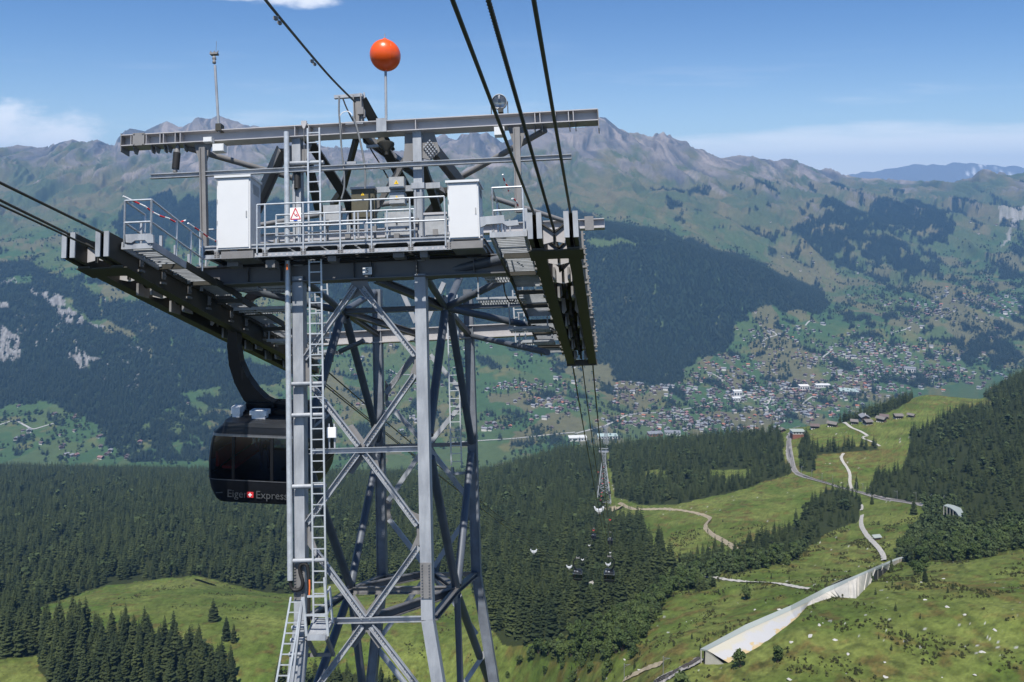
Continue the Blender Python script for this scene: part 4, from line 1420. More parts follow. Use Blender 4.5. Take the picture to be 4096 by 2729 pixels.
# hamlet on the alp: each a thing with walls, roof and chimney
HAM = [(3457, 1686, 16, 12, 6.5, 'grey', 0.4, 'large brown alpine inn with grey roof in the ridge hamlet'),
       (3417, 1696, 10, 9, 4, 'shingle', 1.2, 'low wooden barn left below the inn with a grey brown roof'),
       (3470, 1698, 12, 10, 4.4, 'shingle', 1.3, 'wooden barn with tan shingle roof right below the inn'),
       (3525, 1687, 13, 10, 4.6, 'shingle', 1.2, 'wooden barn with broad grey shingle roof right of the inn'),
       (3536, 1676, 12, 9, 4.2, 'brown', 1.2, 'barn with dark brown roof behind the broad shingle roof'),
       (3592, 1674, 13, 9, 4.2, 'shingle', 1.1, 'barn with grey shingle roof standing apart toward the ridge'),
       (3645, 1668, 9, 7, 3.0, 'shingle', 1.2, 'small low barn farthest along the ridge'),
       (3330, 1706, 14, 10, 4.2, 'shingle', 0.9, 'grey roofed barn beside the path between station and inn'),
       (3258, 1714, 13, 9, 4.0, 'brown', 0.9, 'brown roofed barn nearest the railway curve'),
       (3130, 1728, 9, 8, 3.6, 'shingle', 0.6, 'small dark hut alone left of the railway curve')]
for i, (x, y, L, Wd, H, rf, rz, lab) in enumerate(HAM):
    g = ground(x, y)
    hroot = thing('alpine_barn' if i else 'alpine_inn', lab, 'barn' if i else 'inn', g)
    hroot.rotation_euler.z = rz + (i % 3 - 1) * 0.5
    body, roof, ch = chalet_parts(L * .66, Wd * .72, H, 0.45, 1.3, 0.35 if i == 0 else 0.2)
    for mbx, nm, mm in ((body, 'wall', [m_wall, m_wood, m_win]), (roof, 'roof', [ROOFS[rf]])):
        mbx.v = [tuple(np.array(v) + g) for v in mbx.v]
        mbx.build(nm, mm, hroot)
    if i == 0:
        ch.v = [tuple(np.array(v) + g) for v in ch.v]
        ch.build('chimney', [m_wall], hroot)
# the station
g = ground(3190, 1750)
st = thing('station_building', 'small flat roofed railway station with white upper floor beside the track', 'station', g)
mb = MB(); mb.box(g + [0, 0, 2.0], (14, 9, 6)); mb.build('lower_floor', mat_plain('brick_red', (0.22, 0.09, 0.06), 0.8), st)
mb = MB(); mb.box(g + [0, 0, 6.4], (14.3, 9.3, 2.9)); mb.build('upper_floor', m_wall, st)
mb = MB(); mb.box(g + [0, 0, 8.1], (16, 11.5, 0.5)); mb.build('roof', mat_plain('station_roof', (0.30, 0.33, 0.30), 0.7), st)
for k in range(4):
    mb = MB(); mb.box(g + [-5 + 3.3 * k, -4.72, 6.4], (1.5, 0.15, 1.4)); mb.build('window', m_win, st)
# hut by the path
g = ground(3508, 2160)
ht = thing('path_shelter', 'small shelter with slanting grey roof beside the white path', 'shelter', g)
mb = MB(); mb.box(g + [0, 0, 0.6], (3.4, 2.4, 2.4)); mb.build('wall', m_wood, ht)
mb = MB(); mb.slab([g + [-2.5, -1.8, 1.7], g + [2.5, -1.8, 2.2], g + [2.5, 1.8, 2.7], g + [-2.5, 1.8, 2.2]], (0, 0, 0.2)); mb.build('roof', m_groof, ht)

# ---- the village: single house kinds, each ONE mesh, copied
KINDS = []
for nm, st_, L, Wd, H in (('brown', 0.4, 12, 11, 6.0), ('orange', 0.5, 11, 10, 5.8), ('grey', 0.5, 13, 11, 6.5), ('pink', 0.4, 13, 11, 6.2), ('brown', 0.55, 10, 9, 5.2), ('grey', 0.75, 17, 13, 9.0)):
    body, roof, ch = chalet_parts(L, Wd, H, 0.42, 1.4, st_)
    b0 = len(body.v)
    body.v += roof.v
    body.f += [[i + b0 for i in f] for f in roof.f]
    body.m += [3] * len(roof.f)
    body.sm += [False] * len(roof.f)
    KINDS.append((nm, body, [m_wall, m_wood, m_win, ROOFS[nm]]))
CLU = [(3300, 1560, 330, 40, 130), (3000, 1570, 150, 45, 46), (2760, 1560, 200, 45, 55), (2680, 1680, 150, 45, 42), (2520, 1570, 100, 40, 22), (3480, 1490, 200, 45, 80), (3790, 1500, 170, 40, 60), (3320, 1425, 200, 40, 42), (3660, 1250, 120, 40, 55), (3890, 1200, 150, 35, 32), (4010, 1240, 90, 40, 25), (2110, 1545, 110, 22, 30), (2240, 1605, 110, 45, 36), (1960, 1710, 70, 14, 12), (3120, 1335, 150, 35, 22), (3500, 1390, 150, 40, 40), (2900, 1470, 200, 45, 34), (3200, 1640, 200, 35, 34), (2500, 1690, 60, 30, 12), (2850, 1700, 200, 30, 40), (3700, 1430, 220, 50, 40), (3000, 1660, 230, 50, 40)]
HS = []
for cx, cy, rx, ry, n in CLU:
    for k in range(n):
      for _q in (0, 1):
        HS.append((cx + rx * random.gauss(0, 0.62), cy + ry * random.gauss(0, 0.62)))
for k in range(130):
    HS.append((random.uniform(1900, 4096), random.uniform(1050, 1740)))
for k in range(46):
    HS.append((random.uniform(60, 850), random.uniform(1600, 1850)))
for k in range(60):
    HS.append((random.uniform(1300, 2300), random.uniform(1350, 1760)))
for k in range(20):
    HS.append((random.uniform(3000, 4000), random.uniform(880, 1100)))
for x in range(600, 3000, 55):
    pass
HP = []
for x, y in HS:
    if not (20 < x < 4090):
        continue
    g = ground(x, y, far=True)
    if abs((HY - F * g[2] / g[1]) - y) > 6 or g[1] > 6500:
        continue
    # nothing that nearer land would hide
    gn = ground(x, y)
    if gn[1] < g[1] - 300:
        continue
    c = int(np.clip(np.searchsorted(_edges, x), 0, NC - 1))
    rr = int(np.argmin(np.abs(TY[:, c] - g[1])))
    if far_forest[rr, c]:
        continue
    HP.append(g)
HP = np.array(HP)
HP = thin(HP, 11.5)
HP = HP[np.argsort(HP[:, 1])]
LAB = {'brown': 'far dark brown roofed chalet among the valley houses', 'orange': 'far chalet with bright orange roof among the valley houses', 'grey': 'far house with grey roof among the valley houses', 'pink': 'far chalet with reddish roof among the valley houses'}
first = {}
restv = {k: [] for k in range(len(KINDS))}
for i, g in enumerate(HP):
    k = random.choices(range(6), (34, 7, 24, 9, 18, 8))[0]
    nm, mbk, mats_ = KINDS[k]
    rot = random.choice((0.2, 0.25, -0.5, 1.2, 0.0)) + random.gauss(0, 0.2)
    if i < 290:
        if k not in first:
            first[k] = mbk.build('valley_house', mats_)
            o = first[k]
        else:
            o = first[k].copy()
            COL.objects.link(o)
        s = random.uniform(0.85, 1.2)
        o.location = g
        o.rotation_euler = (0, 0, rot)
        o.scale = (s, s, s)
        big = k == 5
        tag(o, 'far tall pale hotel with grey roof among the valley houses' if big else LAB[nm], 'house', 'tall valley hotels' if big else nm + ' roofed valley houses')
    else:
        restv[k].append((g, rot, random.uniform(0.85, 1.2)))
big = MB()
allm = [m_wall, m_wood, m_win] + [ROOFS[k] for k in ('brown', 'orange', 'grey', 'pink')]
ri = {'brown': 3, 'orange': 4, 'grey': 5, 'pink': 6}
for k, lst in restv.items():
    nm, mbk, _ = KINDS[k]
    V0 = np.array(mbk.v)
    mm = [ri[nm] if m == 3 else m for m in mbk.m]
    for g, rot, s in lst:
        c_, s_ = math.cos(rot), math.sin(rot)
        V = V0 * s
        V = np.stack([V[:, 0] * c_ - V[:, 1] * s_ + g[0], V[:, 0] * s_ + V[:, 1] * c_ + g[1], V[:, 2] + g[2]], -1)
        b0 = len(big.v)
        big.v += [tuple(p) for p in V]
        big.f += [[i + b0 for i in f] for f in mbk.f]
        big.m += mm
        big.sm += mbk.sm
if big.v:
    o = big.build('village_houses', allm)
    tag(o, 'farthest houses spread over the upper valley slopes', kind='stuff')

# larger buildings of the valley
def hall(x, y, w, d, h, rot, wallm, roofm, lab, cat, nm):
    g = ground(x, y, far=True)
    r = thing(nm, lab, cat, g)
    r.rotation_euler.z = rot
    mb = MB(); mb.box(g + [0, 0, h / 2 - 2], (w, d, h + 4)); mb.build('wall', wallm, r)
    mb = MB(); mb.slab([g + [-w / 2 - 1, -d / 2 - 1, h], g + [w / 2 + 1, -d / 2 - 1, h], g + [w / 2 + 1, d / 2 + 1, h + 2.5], g + [-w / 2 - 1, d / 2 + 1, h + 2.5]], (0, 0, 0.8)); mb.build('roof', roofm, r)
    n = max(3, int(w / 9))
    for k in range(n):
        mb = MB(); mb.box(g + [-w / 2 + w * (k + .5) / n, -d / 2 - .1, h * 0.55], (w / n * 0.6, .3, h * 0.4)); mb.build('window', m_win, r)


m_white = mat_plain('white_render', (0.58, 0.58, 0.57), 0.8, var=0.05, scale=0.2)
m_gr = mat_plain('green_roof', (0.34, 0.42, 0.40), 0.7, var=0.06, scale=0.1)
hall(3395, 1572, 72, 48, 11, -0.25, ROOFS['grey'], m_gr, 'large sports hall with pale green roof on the edge of the village', 'hall', 'sports_hall')
hall(2310, 1762, 62, 22, 12, 0.1, m_white, m_white, 'long white terminal building behind the lower mast on the left', 'terminal', 'terminal_building')
hall(2430, 1752, 70, 26, 9, 0.05, m_white, m_gr, 'white terminal hall with pale green roof behind the lower mast', 'terminal', 'terminal_building')
hall(2620, 1742, 52, 24, 9, 0.2, ROOFS['orange'], ROOFS['grey'], 'factory hall with reddish wall right of the terminal', 'factory', 'factory_building')
hall(2690, 1738, 56, 22, 9, -0.1, m_white, ROOFS['grey'], 'dark roofed factory hall farthest right of the terminal', 'factory', 'factory_building')
hall(2950, 1588, 34, 16, 24, 0.1, m_white, m_white, 'tall pale hotel block in the middle of the village', 'hotel', 'hotel_building')
hall(2945, 1606, 30, 14, 14, 0.1, m_white, m_white, 'lower white hotel wing in front of the tall block', 'hotel', 'hotel_building')
hall(3215, 1560, 40, 18, 18, 0.1, m_wall, m_wall, 'cream coloured hotel by the village station', 'hotel', 'hotel_building')
hall(3640, 1490, 46, 22, 20, -0.4, m_white, ROOFS['grey'], 'grey hotel complex at the right end of the village', 'hotel', 'hotel_building')
hall(2670, 1548, 60, 16, 6, -0.1, m_white, ROOFS['grey'], 'low long building with grey roof above the village', 'building', 'long_building')
hall(3290, 1548, 60, 18, 9, 0.05, m_white, m_white, 'bright white station hall in the middle of the village', 'hall', 'station_hall')

# valley roads
def Z4(pts):
    return [(2300 + x * 0.4464, 1100 + y * 0.4464) for x, y in pts]


def Z5(pts):
    return [(3100 + x * 0.4464, 1100 + y * 0.4464) for x, y in pts]


for pts in (Z4([(0, 1425), (150, 1385), (280, 1350), (380, 1300), (470, 1255), (600, 1240), (800, 1235), (950, 1210), (1100, 1185), (1200, 1150), (1300, 1120)]),
            Z4([(1880, 1320), (1870, 1290), (1830, 1260), (1770, 1225), (1710, 1195), (1730, 1150), (1760, 1110), (1770, 1065)]),
            Z4([(1450, 1120), (1550, 1060), (1700, 1050), (1850, 1030), (2000, 1010), (2240, 1000)]),
            Z4([(1180, 870), (1260, 900), (1310, 930), (1320, 960)]), Z4([(1680, 600), (1700, 575), (1760, 555), (1820, 540), (1740, 490)]), Z4([(2065, 455), (2090, 420), (2120, 405)]),
            Z5([(415, 760), (440, 725), (500, 690), (515, 640)]), Z5([(1080, 510), (1160, 495), (1220, 465)]), Z5([(220, 1180), (300, 1110), (350, 1085)]),
            [(1640, 1790), (1760, 1775), (1900, 1765), (2060, 1755), (2180, 1742), (2300, 1730)], [(1560, 1480), (1590, 1500), (1660, 1500)], [(0, 1700), (60, 1680), (130, 1720), (230, 1690)]):
    strip('valley_road', pts, 7.0, m_asph, 1.2, 5, far=True, jitter=0.1)

# ---- white boulders on the pasture
m_rock = mat_plain('limestone', (0.40, 0.39, 0.37), 0.9, var=0.25, scale=2.0, bump=0.3)
BK = []
for k in range(5):
    import bmesh
    bm = bmesh.new()
    bmesh.ops.create_icosphere(bm, subdivisions=2, radius=1.0)
    rg = RG(900 + k)
    ph = [rg.random() * 6 for _ in range(6)]
    for v in bm.verts:
        c = v.co
        f = 1 + 0.28 * math.sin(3 * c.x + ph[0]) * math.cos(2.5 * c.y + ph[1]) + 0.2 * math.sin(5 * c.z + ph[2] + 2 * c.x)
        v.co = Vector((c.x * f, c.y * f * 0.8, c.z * f * 0.5))
    me = bpy.data.meshes.new('boulder')
    bm.to_mesh(me)
    bm.free()
    me.materials.append(m_rock)
    BK.append(me)
BIG = [(3165, 2570), (3240, 2545), (3278, 2503), (3393, 2617), (3120, 2440), (3790, 2430), (3860, 2460), (3930, 2610), (3545, 2710), (3340, 2560), (2545, 2555), (2500, 2640), (3540, 2650), (3020, 2440), (3980, 2520), (3160, 2720), (2560, 2680), (3900, 2700), (3700, 2400)]
cw = (cTK > 1.0) * (cTK < 4.5) * (cPX > 2400) * ~c_nf * ~c_nb * np.clip(fbm(TX / 40, TY / 40, 3, 231)[:-1, :-1] + 0.1, 0.02, 1)
PB = np.concatenate([[ground(x, y) for x, y in BIG], scatter(cw, 55), scatter((cTK > 4.8) * (cTK < 6.9) * (cPX > 2450) * ~c_nf * ~c_nb * 1.0, 40)])
for i, g in enumerate(PB):
    o = bpy.data.objects.new('boulder', BK[i % 5])
    COL.objects.link(o)
    s = random.uniform(0.5, 0.9) if i < len(BIG) else 0.14 + 0.42 * random.random() ** 3
    o.location = g
    o.rotation_euler = (random.gauss(0, .15), random.gauss(0, .15), random.random() * 6.28)
    o.scale = (s * random.uniform(0.8, 1.5), s, s * random.uniform(0.6, 1.1))
    tag(o, 'large pale limestone boulder lying on the stony pasture' if i < len(BIG) else 'small pale stone lying on the alpine pasture', 'boulder', 'large pasture boulders' if i < len(BIG) else 'small pasture stones')
# ================================================================== the ropeway tower
def _vp(x, y, s=1):
    v = np.array([x - CX, F, HY - y]) * s
    return v / np.linalg.norm(v)


EX, EY, EZ = -_vp(-46000, 2925), _vp(2465, 1770), _vp(1025, -23500)
TO = at(1203, 1802, 21.4)
TE = np.stack([EX, EY, EZ], 1)
W, DP = 3.34, 7.45


def T2W(v):
    return np.asarray(v, float) @ TE.T + TO


def Lc(px, py, **k):
    """tower coordinates (x across, y away, z up) of the photo pixel on the plane x=, y= or z="""
    r = np.array([(px - CX) / F, 1, (HY - py) / F])
    a, v = list(k.items())[0]
    i = 'xyz'.index(a)
    j = [q for q in range(3) if q != i]
    A = np.stack([r, -TE[:, j[0]], -TE[:, j[1]]], 1)
    s = np.linalg.solve(A, TO + TE[:, i] * v)
    o = np.zeros(3)
    o[i] = v
    o[j[0]], o[j[1]] = s[1], s[2]
    return o


def Fp(x, y, d=0.0):
    return Lc(x, y, y=d)


def Rp(x, y, d=0.0):
    return Lc(x, y, y=DP + d)


def TB():
    return MB(T2W)


m_galv = bpy.data.materials.new('galvanised_steel')
m_galv.use_nodes = True
t = NT(m_galv.node_tree)
o_ = t.n('ShaderNodeOutputMaterial')
tcd = t.n('ShaderNodeTexCoord')
mp = t.n('ShaderNodeMapping', i_Vector=tcd.outputs['Object'], i_Scale=(5.0, 5.0, 0.8))
n_1 = t.n('ShaderNodeTexNoise', i_Vector=mp.outputs[0], i_Scale=1.0, i_Detail=8, i_Roughness=0.7)
n_2 = t.n('ShaderNodeTexNoise', i_Vector=tcd.outputs['Object'], i_Scale=26.0, i_Detail=3)
n_3 = t.n('ShaderNodeTexNoise', i_Vector=tcd.outputs['Object'], i_Scale=1.1, i_Detail=5)
f_ = t.math('ADD', t.math('MULTIPLY', t.ss(n_1.outputs[0], 0.3, 0.7), 0.5), t.math('ADD', t.math('MULTIPLY', n_2.outputs[0], 0.2), t.math('MULTIPLY', t.ss(n_3.outputs[0], 0.35, 0.65), 0.35)), clamp=True)
b_ = t.n('ShaderNodeBsdfPrincipled', i_Base_Color=t.mix(f_, (0.215, 0.232, 0.262), (0.41, 0.432, 0.462)), i_Metallic=0.1, i_Roughness=t.math('MULTIPLY_ADD', n_1.outputs[0], 0.3, 0.35))
t.link(b_.outputs[0], o_.inputs[0])
m_tube = mat_plain('shaded_tube_steel', (0.095, 0.108, 0.13), 0.5, 0.2, var=0.15, scale=1.5)  # tone lowered to paint in the shade on the inner tubes
m_rear = mat_plain('shaded_rear_leg_steel', (0.15, 0.167, 0.195), 0.5, 0.1, var=0.3, scale=1.5)  # darker copy of the leg steel, shade on the rear legs painted in
m_gird = mat_plain('shaded_girder_steel', (0.125, 0.125, 0.13), 0.55, 0.1, var=0.12, scale=1.5)  # shade under the platform put into the base colour
m_galvd = mat_plain('shade_darkened_steel', (0.20, 0.196, 0.196), 0.55, 0.1, var=0.15, scale=1.5)  # galvanised steel with its colour lowered for members standing in shade
m_dk = mat_plain('shaded_saddle_steel', (0.045, 0.043, 0.036), 0.6, 0.1, var=0.2, scale=1.5)  # near-black base colour paints in the shade under the arms
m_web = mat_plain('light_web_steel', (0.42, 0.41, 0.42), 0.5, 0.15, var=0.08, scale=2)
m_rail2 = mat_plain('rail_tube', (0.50, 0.53, 0.56), 0.4, 0.35, var=0.15, scale=6)
m_boxw = mat_plain('white_cabinet', (0.62, 0.63, 0.64), 0.45, 0.0, var=0.02, scale=2)
m_boxg = mat_plain('grey_box', (0.36, 0.37, 0.38), 0.5, 0.2, var=0.14, scale=5, detail=8)
m_olive = mat_plain('olive_panel', (0.085, 0.078, 0.050), 0.55, 0.0, var=0.1)
m_rope = mat_plain('rope_steel', (0.085, 0.078, 0.060), 0.55, 0.3, var=0.2, scale=30)
m_black = mat_plain('black_rubber', (0.015, 0.015, 0.016), 0.6)
m_red = mat_plain('signal_red', (0.62, 0.03, 0.035), 0.5)
m_whitep = mat_plain('white_plastic', (0.80, 0.80, 0.80), 0.45)
m_yel = mat_plain('warning_yellow', (0.80, 0.52, 0.02), 0.5)
m_oran = mat_plain('orange_ball', (0.80, 0.095, 0.008), 0.32, 0.0, var=0.05, scale=3, spec=0.6)
m_blue = mat_plain('label_blue', (0.03, 0.10, 0.45), 0.5)
m_oranc = mat_plain('orange_cord', (0.75, 0.17, 0.04), 0.6)

tower = thing('ropeway_tower', 'big grey lattice ropeway tower with platform, ladder and two rope arms', 'tower', T2W([W / 2, DP / 2, -7.0]))


def part(mb, name, mat, parent=None, label=None):
    o = mb.build(name, mat, parent or tower)
    if label:
        o['label'] = label
    return o


# ---- legs
KF = 2480
legs = []
for (xs, nm) in (((1197, 1110, 1207, 2477, 1175, 2745), 0), ((1684, 1100, 1713, 2477, 1757, 2745), 1)):
    mb = TB()
    a, b, c = Fp(xs[0], xs[1]), Fp(xs[2], xs[3]), Fp(xs[4], xs[5])
    c2 = b + (c - b) * 6
    mb.bar(a, b, 0.30, 0.30, up=(0, 1, 0))
    mb.bar(b, c2, 0.30, 0.30, up=(0, 1, 0))
    lg = part(mb, 'leg', m_galv)
    sp_ = TB()
    y0, y1 = (2260, 2400) if nm == 0 else (2258, 2394)
    p0, p1 = a + (b - a) * ((y0 - xs[1]) / (xs[3] - xs[1])), a + (b - a) * ((y1 - xs[1]) / (xs[3] - xs[1]))
    off = np.array([0, -0.165, 0])
    sp_.bar(p0 + off, p1 + off, 0.28, 0.03, up=(0, 1, 0))
    sp_.sm = sp_.sm
    for k in range(12):
        q = p0 + (p1 - p0) * (k + 0.6) / 12.4 + off
        for s in (-0.09, 0.09):
            sp_.tube(q + [s, -0.01, 0], q + [s, -0.05, 0], 0.022, 6)
    part(sp_, 'splice_plate', m_galvd, lg)
for xs, nm in (((1508, 1160, 1530, 2312, 1484, 2745), 0), ((1872, 1160, 1906, 2296, 1979, 2745), 1)):
    mb = TB()
    a, b, c = Rp(xs[0], xs[1]), Rp(xs[2], xs[3]), Rp(xs[4], xs[5])
    c2 = b + (c - b) * 5
    for p, q in ((a, b), (b, c2)):
        for s in (-0.145, 0.145):
            mb.bar(p + [s, 0, 0], q + [s, 0, 0], 0.03, 0.30, up=(0, 1, 0))
        mb.bar(p + [0, 0.02, 0], q + [0, 0.02, 0], 0.26, 0.03, up=(0, 1, 0))
        mb.bar(p + [0, -0.10, 0], q + [0, -0.10, 0], 0.26, 0.02, up=(0, 1, 0))
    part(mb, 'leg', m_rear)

# upper posts carrying the top beam
for (x0, y0, x1, y1), yy_ in (((1190, 560, 1197, 1066), 0), ((1671, 528, 1682, 1046), 0)):
    mb = TB()
    mb.bar(Fp(x0, y0), Fp(x1, y1), 0.24, 0.24, up=(0, 1, 0))
    part(mb, 'post', m_galv)
# flared plates under the top beam
for poly in ([(1135, 583), (1172, 582), (1172, 700), (1150, 660)], [(1208, 580), (1245, 577), (1225, 640), (1208, 700)],
             [(1618, 532), (1652, 531), (1655, 640), (1610, 660), (1618, 590)], [(1690, 530), (1735, 528), (1760, 605), (1722, 640), (1690, 632)]):
    mb = TB()
    mb.slab([Fp(x, y, -0.02) for x, y in poly], (0, 0.05, 0))
    part(mb, 'gusset_plate', m_galvd)
mb = TB()
for i in range(4):
    for j in range(5):
        p = Fp(1697 + 16 * i + 6.5 * j - 2, 594 - 8.6 * i + 8.5 * j, -0.05)
        p = Fp(1697 + 7.6 * i + 6.6 * j, 590 - 8.6 * i + 8.6 * j, -0.05)
        mb.tube(p, p + [0, -0.04, 0], 0.026, 6)
part(mb, 'bolt_group', m_galv)

# ---- top beam
TBZ = 8.6


def beamz(x):
    return 8.60 + (x + 5) * 0.004


mb = TB()
mb.ibeam((-5.02, -0.05, beamz(-5)), (8.40, -0.05, beamz(8.4)), 0.325, 0.42, 0.018, 0.025)
tb = part(mb, 'top_beam', m_web)
for px_, hw in ((540, 0), (600, 0), (655, 0), (668, 0), (715, 0), (735, 0), (1190, 0), (1245, 0), (1375, 0), (1670, 0), (2146, 0), (2166, 0), (2228, 0), (2280, 0), (2299, 0)):
    p = Fp(px_, 560, -0.05)
    mb = TB()
    mb.box((p[0], -0.155, beamz(p[0])), (0.02, 0.19, 0.272))
    part(mb, 'stiffener', m_web, tb)
for px_ in (545, 615, 632, 665, 680, 745, 2142, 2172, 2222, 2282, 2306):
    p = Fp(px_, 560, -0.05)
    x = p[0]
    mb = TB()
    mb.slab([(x - 0.012, -0.2, beamz(x) - 0.165), (x - 0.012, 0.1, beamz(x) - 0.165), (x - 0.012, 0.02, beamz(x) - 0.34), (x - 0.012, -0.12, beamz(x) - 0.34)], (0.025, 0, 0))
    part(mb, 'hanger_plate', m_galvd, tb)
x = Fp(572, 580, -0.05)[0]
mb = TB()
mb.box((x, -0.275, beamz(x)), (0.34, 0.02, 0.36))
for s in (-.13, .13):
    for z in (-.15, .15):
        mb.tube((x + s, -0.28, beamz(x) + z), (x + s, -0.31, beamz(x) + z), 0.02, 6)
part(mb, 'splice_plate', m_galvd, tb)
x = Fp(1535, 520, -0.05)[0]
mb = TB()
mb.box((x, -0.28, beamz(x) + 0.02), (0.28, 0.03, 0.38))
part(mb, 'mast_plate', m_galv, tb)
mb = TB()
mb.box((-5.03, -0.05, beamz(-5) - 0.06), (0.025, 0.42, 0.52))
part(mb, 'end_plate', m_galvd, tb)
mb = TB()
mb.box((8.41, -0.05, beamz(8.4) - 0.12), (0.025, 0.42, 0.52))
part(mb, 'end_plate', m_galvd, tb)

# rear upper beam
mb = TB()
mb.ibeam((-4.40, DP, 7.62), (8.42, DP, 7.66), 0.34, 0.34, 0.02, 0.03)
part(mb, 'rear_top_beam', m_web)
mb = TB()
xx = Rp(2357, 890)[0]
mb.box((xx, DP - 0.2, 7.66), (0.32, 0.02, 0.5))
part(mb, 'splice_plate', m_galvd)

# second rail under the top beam
mb = TB()
a, b = Fp(606, 713, -0.25), Fp(2286, 626, -0.25)
a[2] = b[2] = (a[2] + b[2]) / 2
mb.channel(b, a, 0.13, 0.10, 0.02, up=(0, 0, 1))
part(mb, 'cable_rail', m_galv)

# posts holding the beam ends
for (x0, y0, x1, y1) in ((812, 592, 820, 990), (2068, 512, 2077, 850)):
    mb = TB()
    mb.bar(Fp(x0, y0, -0.3), Fp(x1, y1, -0.3), 0.16, 0.14, up=(0, 1, 0))
    mb.tube(Fp(x0 - 14, y0, -0.4), Fp(x1 - 14, y1, -0.4), 0.025, 6)
    part(mb, 'post', m_galvd)
    mb = TB()
    xa = Fp(x0, y0, -0.1)[0]
    mb.slab([(xa - 0.26, -0.1, beamz(xa) - 0.17), (xa + 0.26, -0.1, beamz(xa) - 0.17), (xa + 0.09, -0.1, beamz(xa) - 0.75), (xa - 0.09, -0.1, beamz(xa) - 0.75)], (0, 0.03, 0))
    part(mb, 'gusset_plate', m_galvd)


def member(kind, p0, p1, size, mat, name='brace', up=(0, -1, 0), r1=None):
    mb = TB()
    if kind == 'tube':
        mb.tube(p0, p1, size, 12)
    elif kind == 'bar':
        mb.bar(p0, p1, size[0], size[1], up)
    elif kind == 'I':
        mb.ibeam(p0, p1, size[0], size[1], 0.03, 0.03, up)
    elif kind == 'C':
        mb.channel(p0, p1, size[0], size[1], 0.016, up)
    return part(mb, name, mat)


# dark tubes from the beam ends inward
member('tube', Fp(751, 592, 0.1), Lc(1190, 718, y=2.2), 0.085, m_galvd, 'tube_brace')
member('tube', Fp(2182, 520, 0.1), Lc(1843, 710, y=2.2), 0.085, m_galvd, 'tube_brace')
member('tube', Lc(1965, 790, y=5.2), Lc(2255, 884, y=DP - .3), 0.085, m_galvd, 'tube_brace')
member('tube', Lc(1640, 800, y=5.2), Lc(980, 910, y=DP - .3), 0.085, m_galvd, 'tube_brace')
# heavy back stays of the head frame
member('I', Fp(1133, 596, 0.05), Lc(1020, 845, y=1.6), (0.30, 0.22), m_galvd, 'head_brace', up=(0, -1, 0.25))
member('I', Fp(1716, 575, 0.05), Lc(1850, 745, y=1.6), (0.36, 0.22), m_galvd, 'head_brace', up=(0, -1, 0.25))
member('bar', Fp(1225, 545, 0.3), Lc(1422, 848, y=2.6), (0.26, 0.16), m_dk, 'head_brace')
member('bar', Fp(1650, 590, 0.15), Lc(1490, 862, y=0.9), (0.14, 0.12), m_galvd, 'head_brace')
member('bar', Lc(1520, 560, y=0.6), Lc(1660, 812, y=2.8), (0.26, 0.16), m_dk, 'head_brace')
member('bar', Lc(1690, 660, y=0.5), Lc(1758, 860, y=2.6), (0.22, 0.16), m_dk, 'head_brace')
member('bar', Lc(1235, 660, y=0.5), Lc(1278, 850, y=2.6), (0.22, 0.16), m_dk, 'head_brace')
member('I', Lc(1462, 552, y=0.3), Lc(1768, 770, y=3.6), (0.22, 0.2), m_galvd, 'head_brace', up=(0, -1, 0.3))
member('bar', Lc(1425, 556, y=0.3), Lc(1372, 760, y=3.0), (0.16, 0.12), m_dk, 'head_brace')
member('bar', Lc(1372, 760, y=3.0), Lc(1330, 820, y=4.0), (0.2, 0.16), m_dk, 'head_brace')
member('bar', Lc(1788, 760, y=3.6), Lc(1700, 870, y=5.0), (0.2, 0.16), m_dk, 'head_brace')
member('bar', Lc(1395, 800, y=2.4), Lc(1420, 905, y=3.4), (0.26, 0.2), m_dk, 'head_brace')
# small channels between the upper posts
member('C', Fp(1505, 760, 0.35), Fp(1652, 752, 0.35), (0.16, 0.08), m_galv, 'cross_rail', up=(0, 0, 1))
member('C', Fp(1690, 744, 0.35), Fp(1760, 740, 0.35), (0.16, 0.08), m_galv, 'cross_rail', up=(0, 0, 1))
member('bar', Fp(1150, 653, -0.2), Fp(1290, 646, -0.2), (0.06, 0.06), m_galv, 'ladder_bracket')
mb = TB()
for dx in (-11, 11):
    mb.bar(Fp(1672 + dx, 748, -0.14), Fp(1676 + dx, 945, -0.14), 0.05, 0.05, (0, 1, 0))
mb.box(Fp(1672, 744, -0.15), (0.36, 0.08, 0.16))
part(mb, 'cable_duct', m_galv)
mb = TB()
for dx in (-9, 14):
    mb.bar(Fp(1187 + dx, 700, -0.16), Fp(1187 + dx, 975, -0.16), 0.05, 0.05, (0, 1, 0))
part(mb, 'cable_duct', m_galv)

# head post and the fin behind it
mb = TB()
mb.ibeam(Fp(1437, 506, -0.05), Fp(1432, 384, -0.05), 0.24, 0.22, 0.02, 0.03, up=(1, 0, 0))
part(mb, 'head_post', m_galvd)
mb = TB()
mb.box(Fp(1426, 502, -0.05), (0.50, 0.40, 0.07))
part(mb, 'base_plate', m_galv)
member('I', Fp(1444, 392, 0.05), Lc(1560, 600, y=1.4), (0.30, 0.24), m_dk, 'head_stay', up=(0, -1, 0.3))
mb = TB()
a, b = Fp(1338, 390, -0.1), Fp(1451, 382, -0.1)
mb.bar(a, b, 0.09, 0.09)
part(mb, 'cross_arm', m_galv)
mb = TB()
mb.box(Fp(1443, 445, -0.2), (0.17, 0.1, 0.20))
mb.box(Fp(1458, 456, -0.15), (0.04, 0.1, 0.22))
part(mb, 'clamp_plate', m_galvd)
member('bar', Fp(1440, 372, 0.2), Fp(1440, 400, 0.2), (0.03, 0.03), m_galv, 'lug')
member('bar', Fp(1456, 371, 0.2), Fp(1462, 415, 0.2), (0.04, 0.03), m_galv, 'lug')
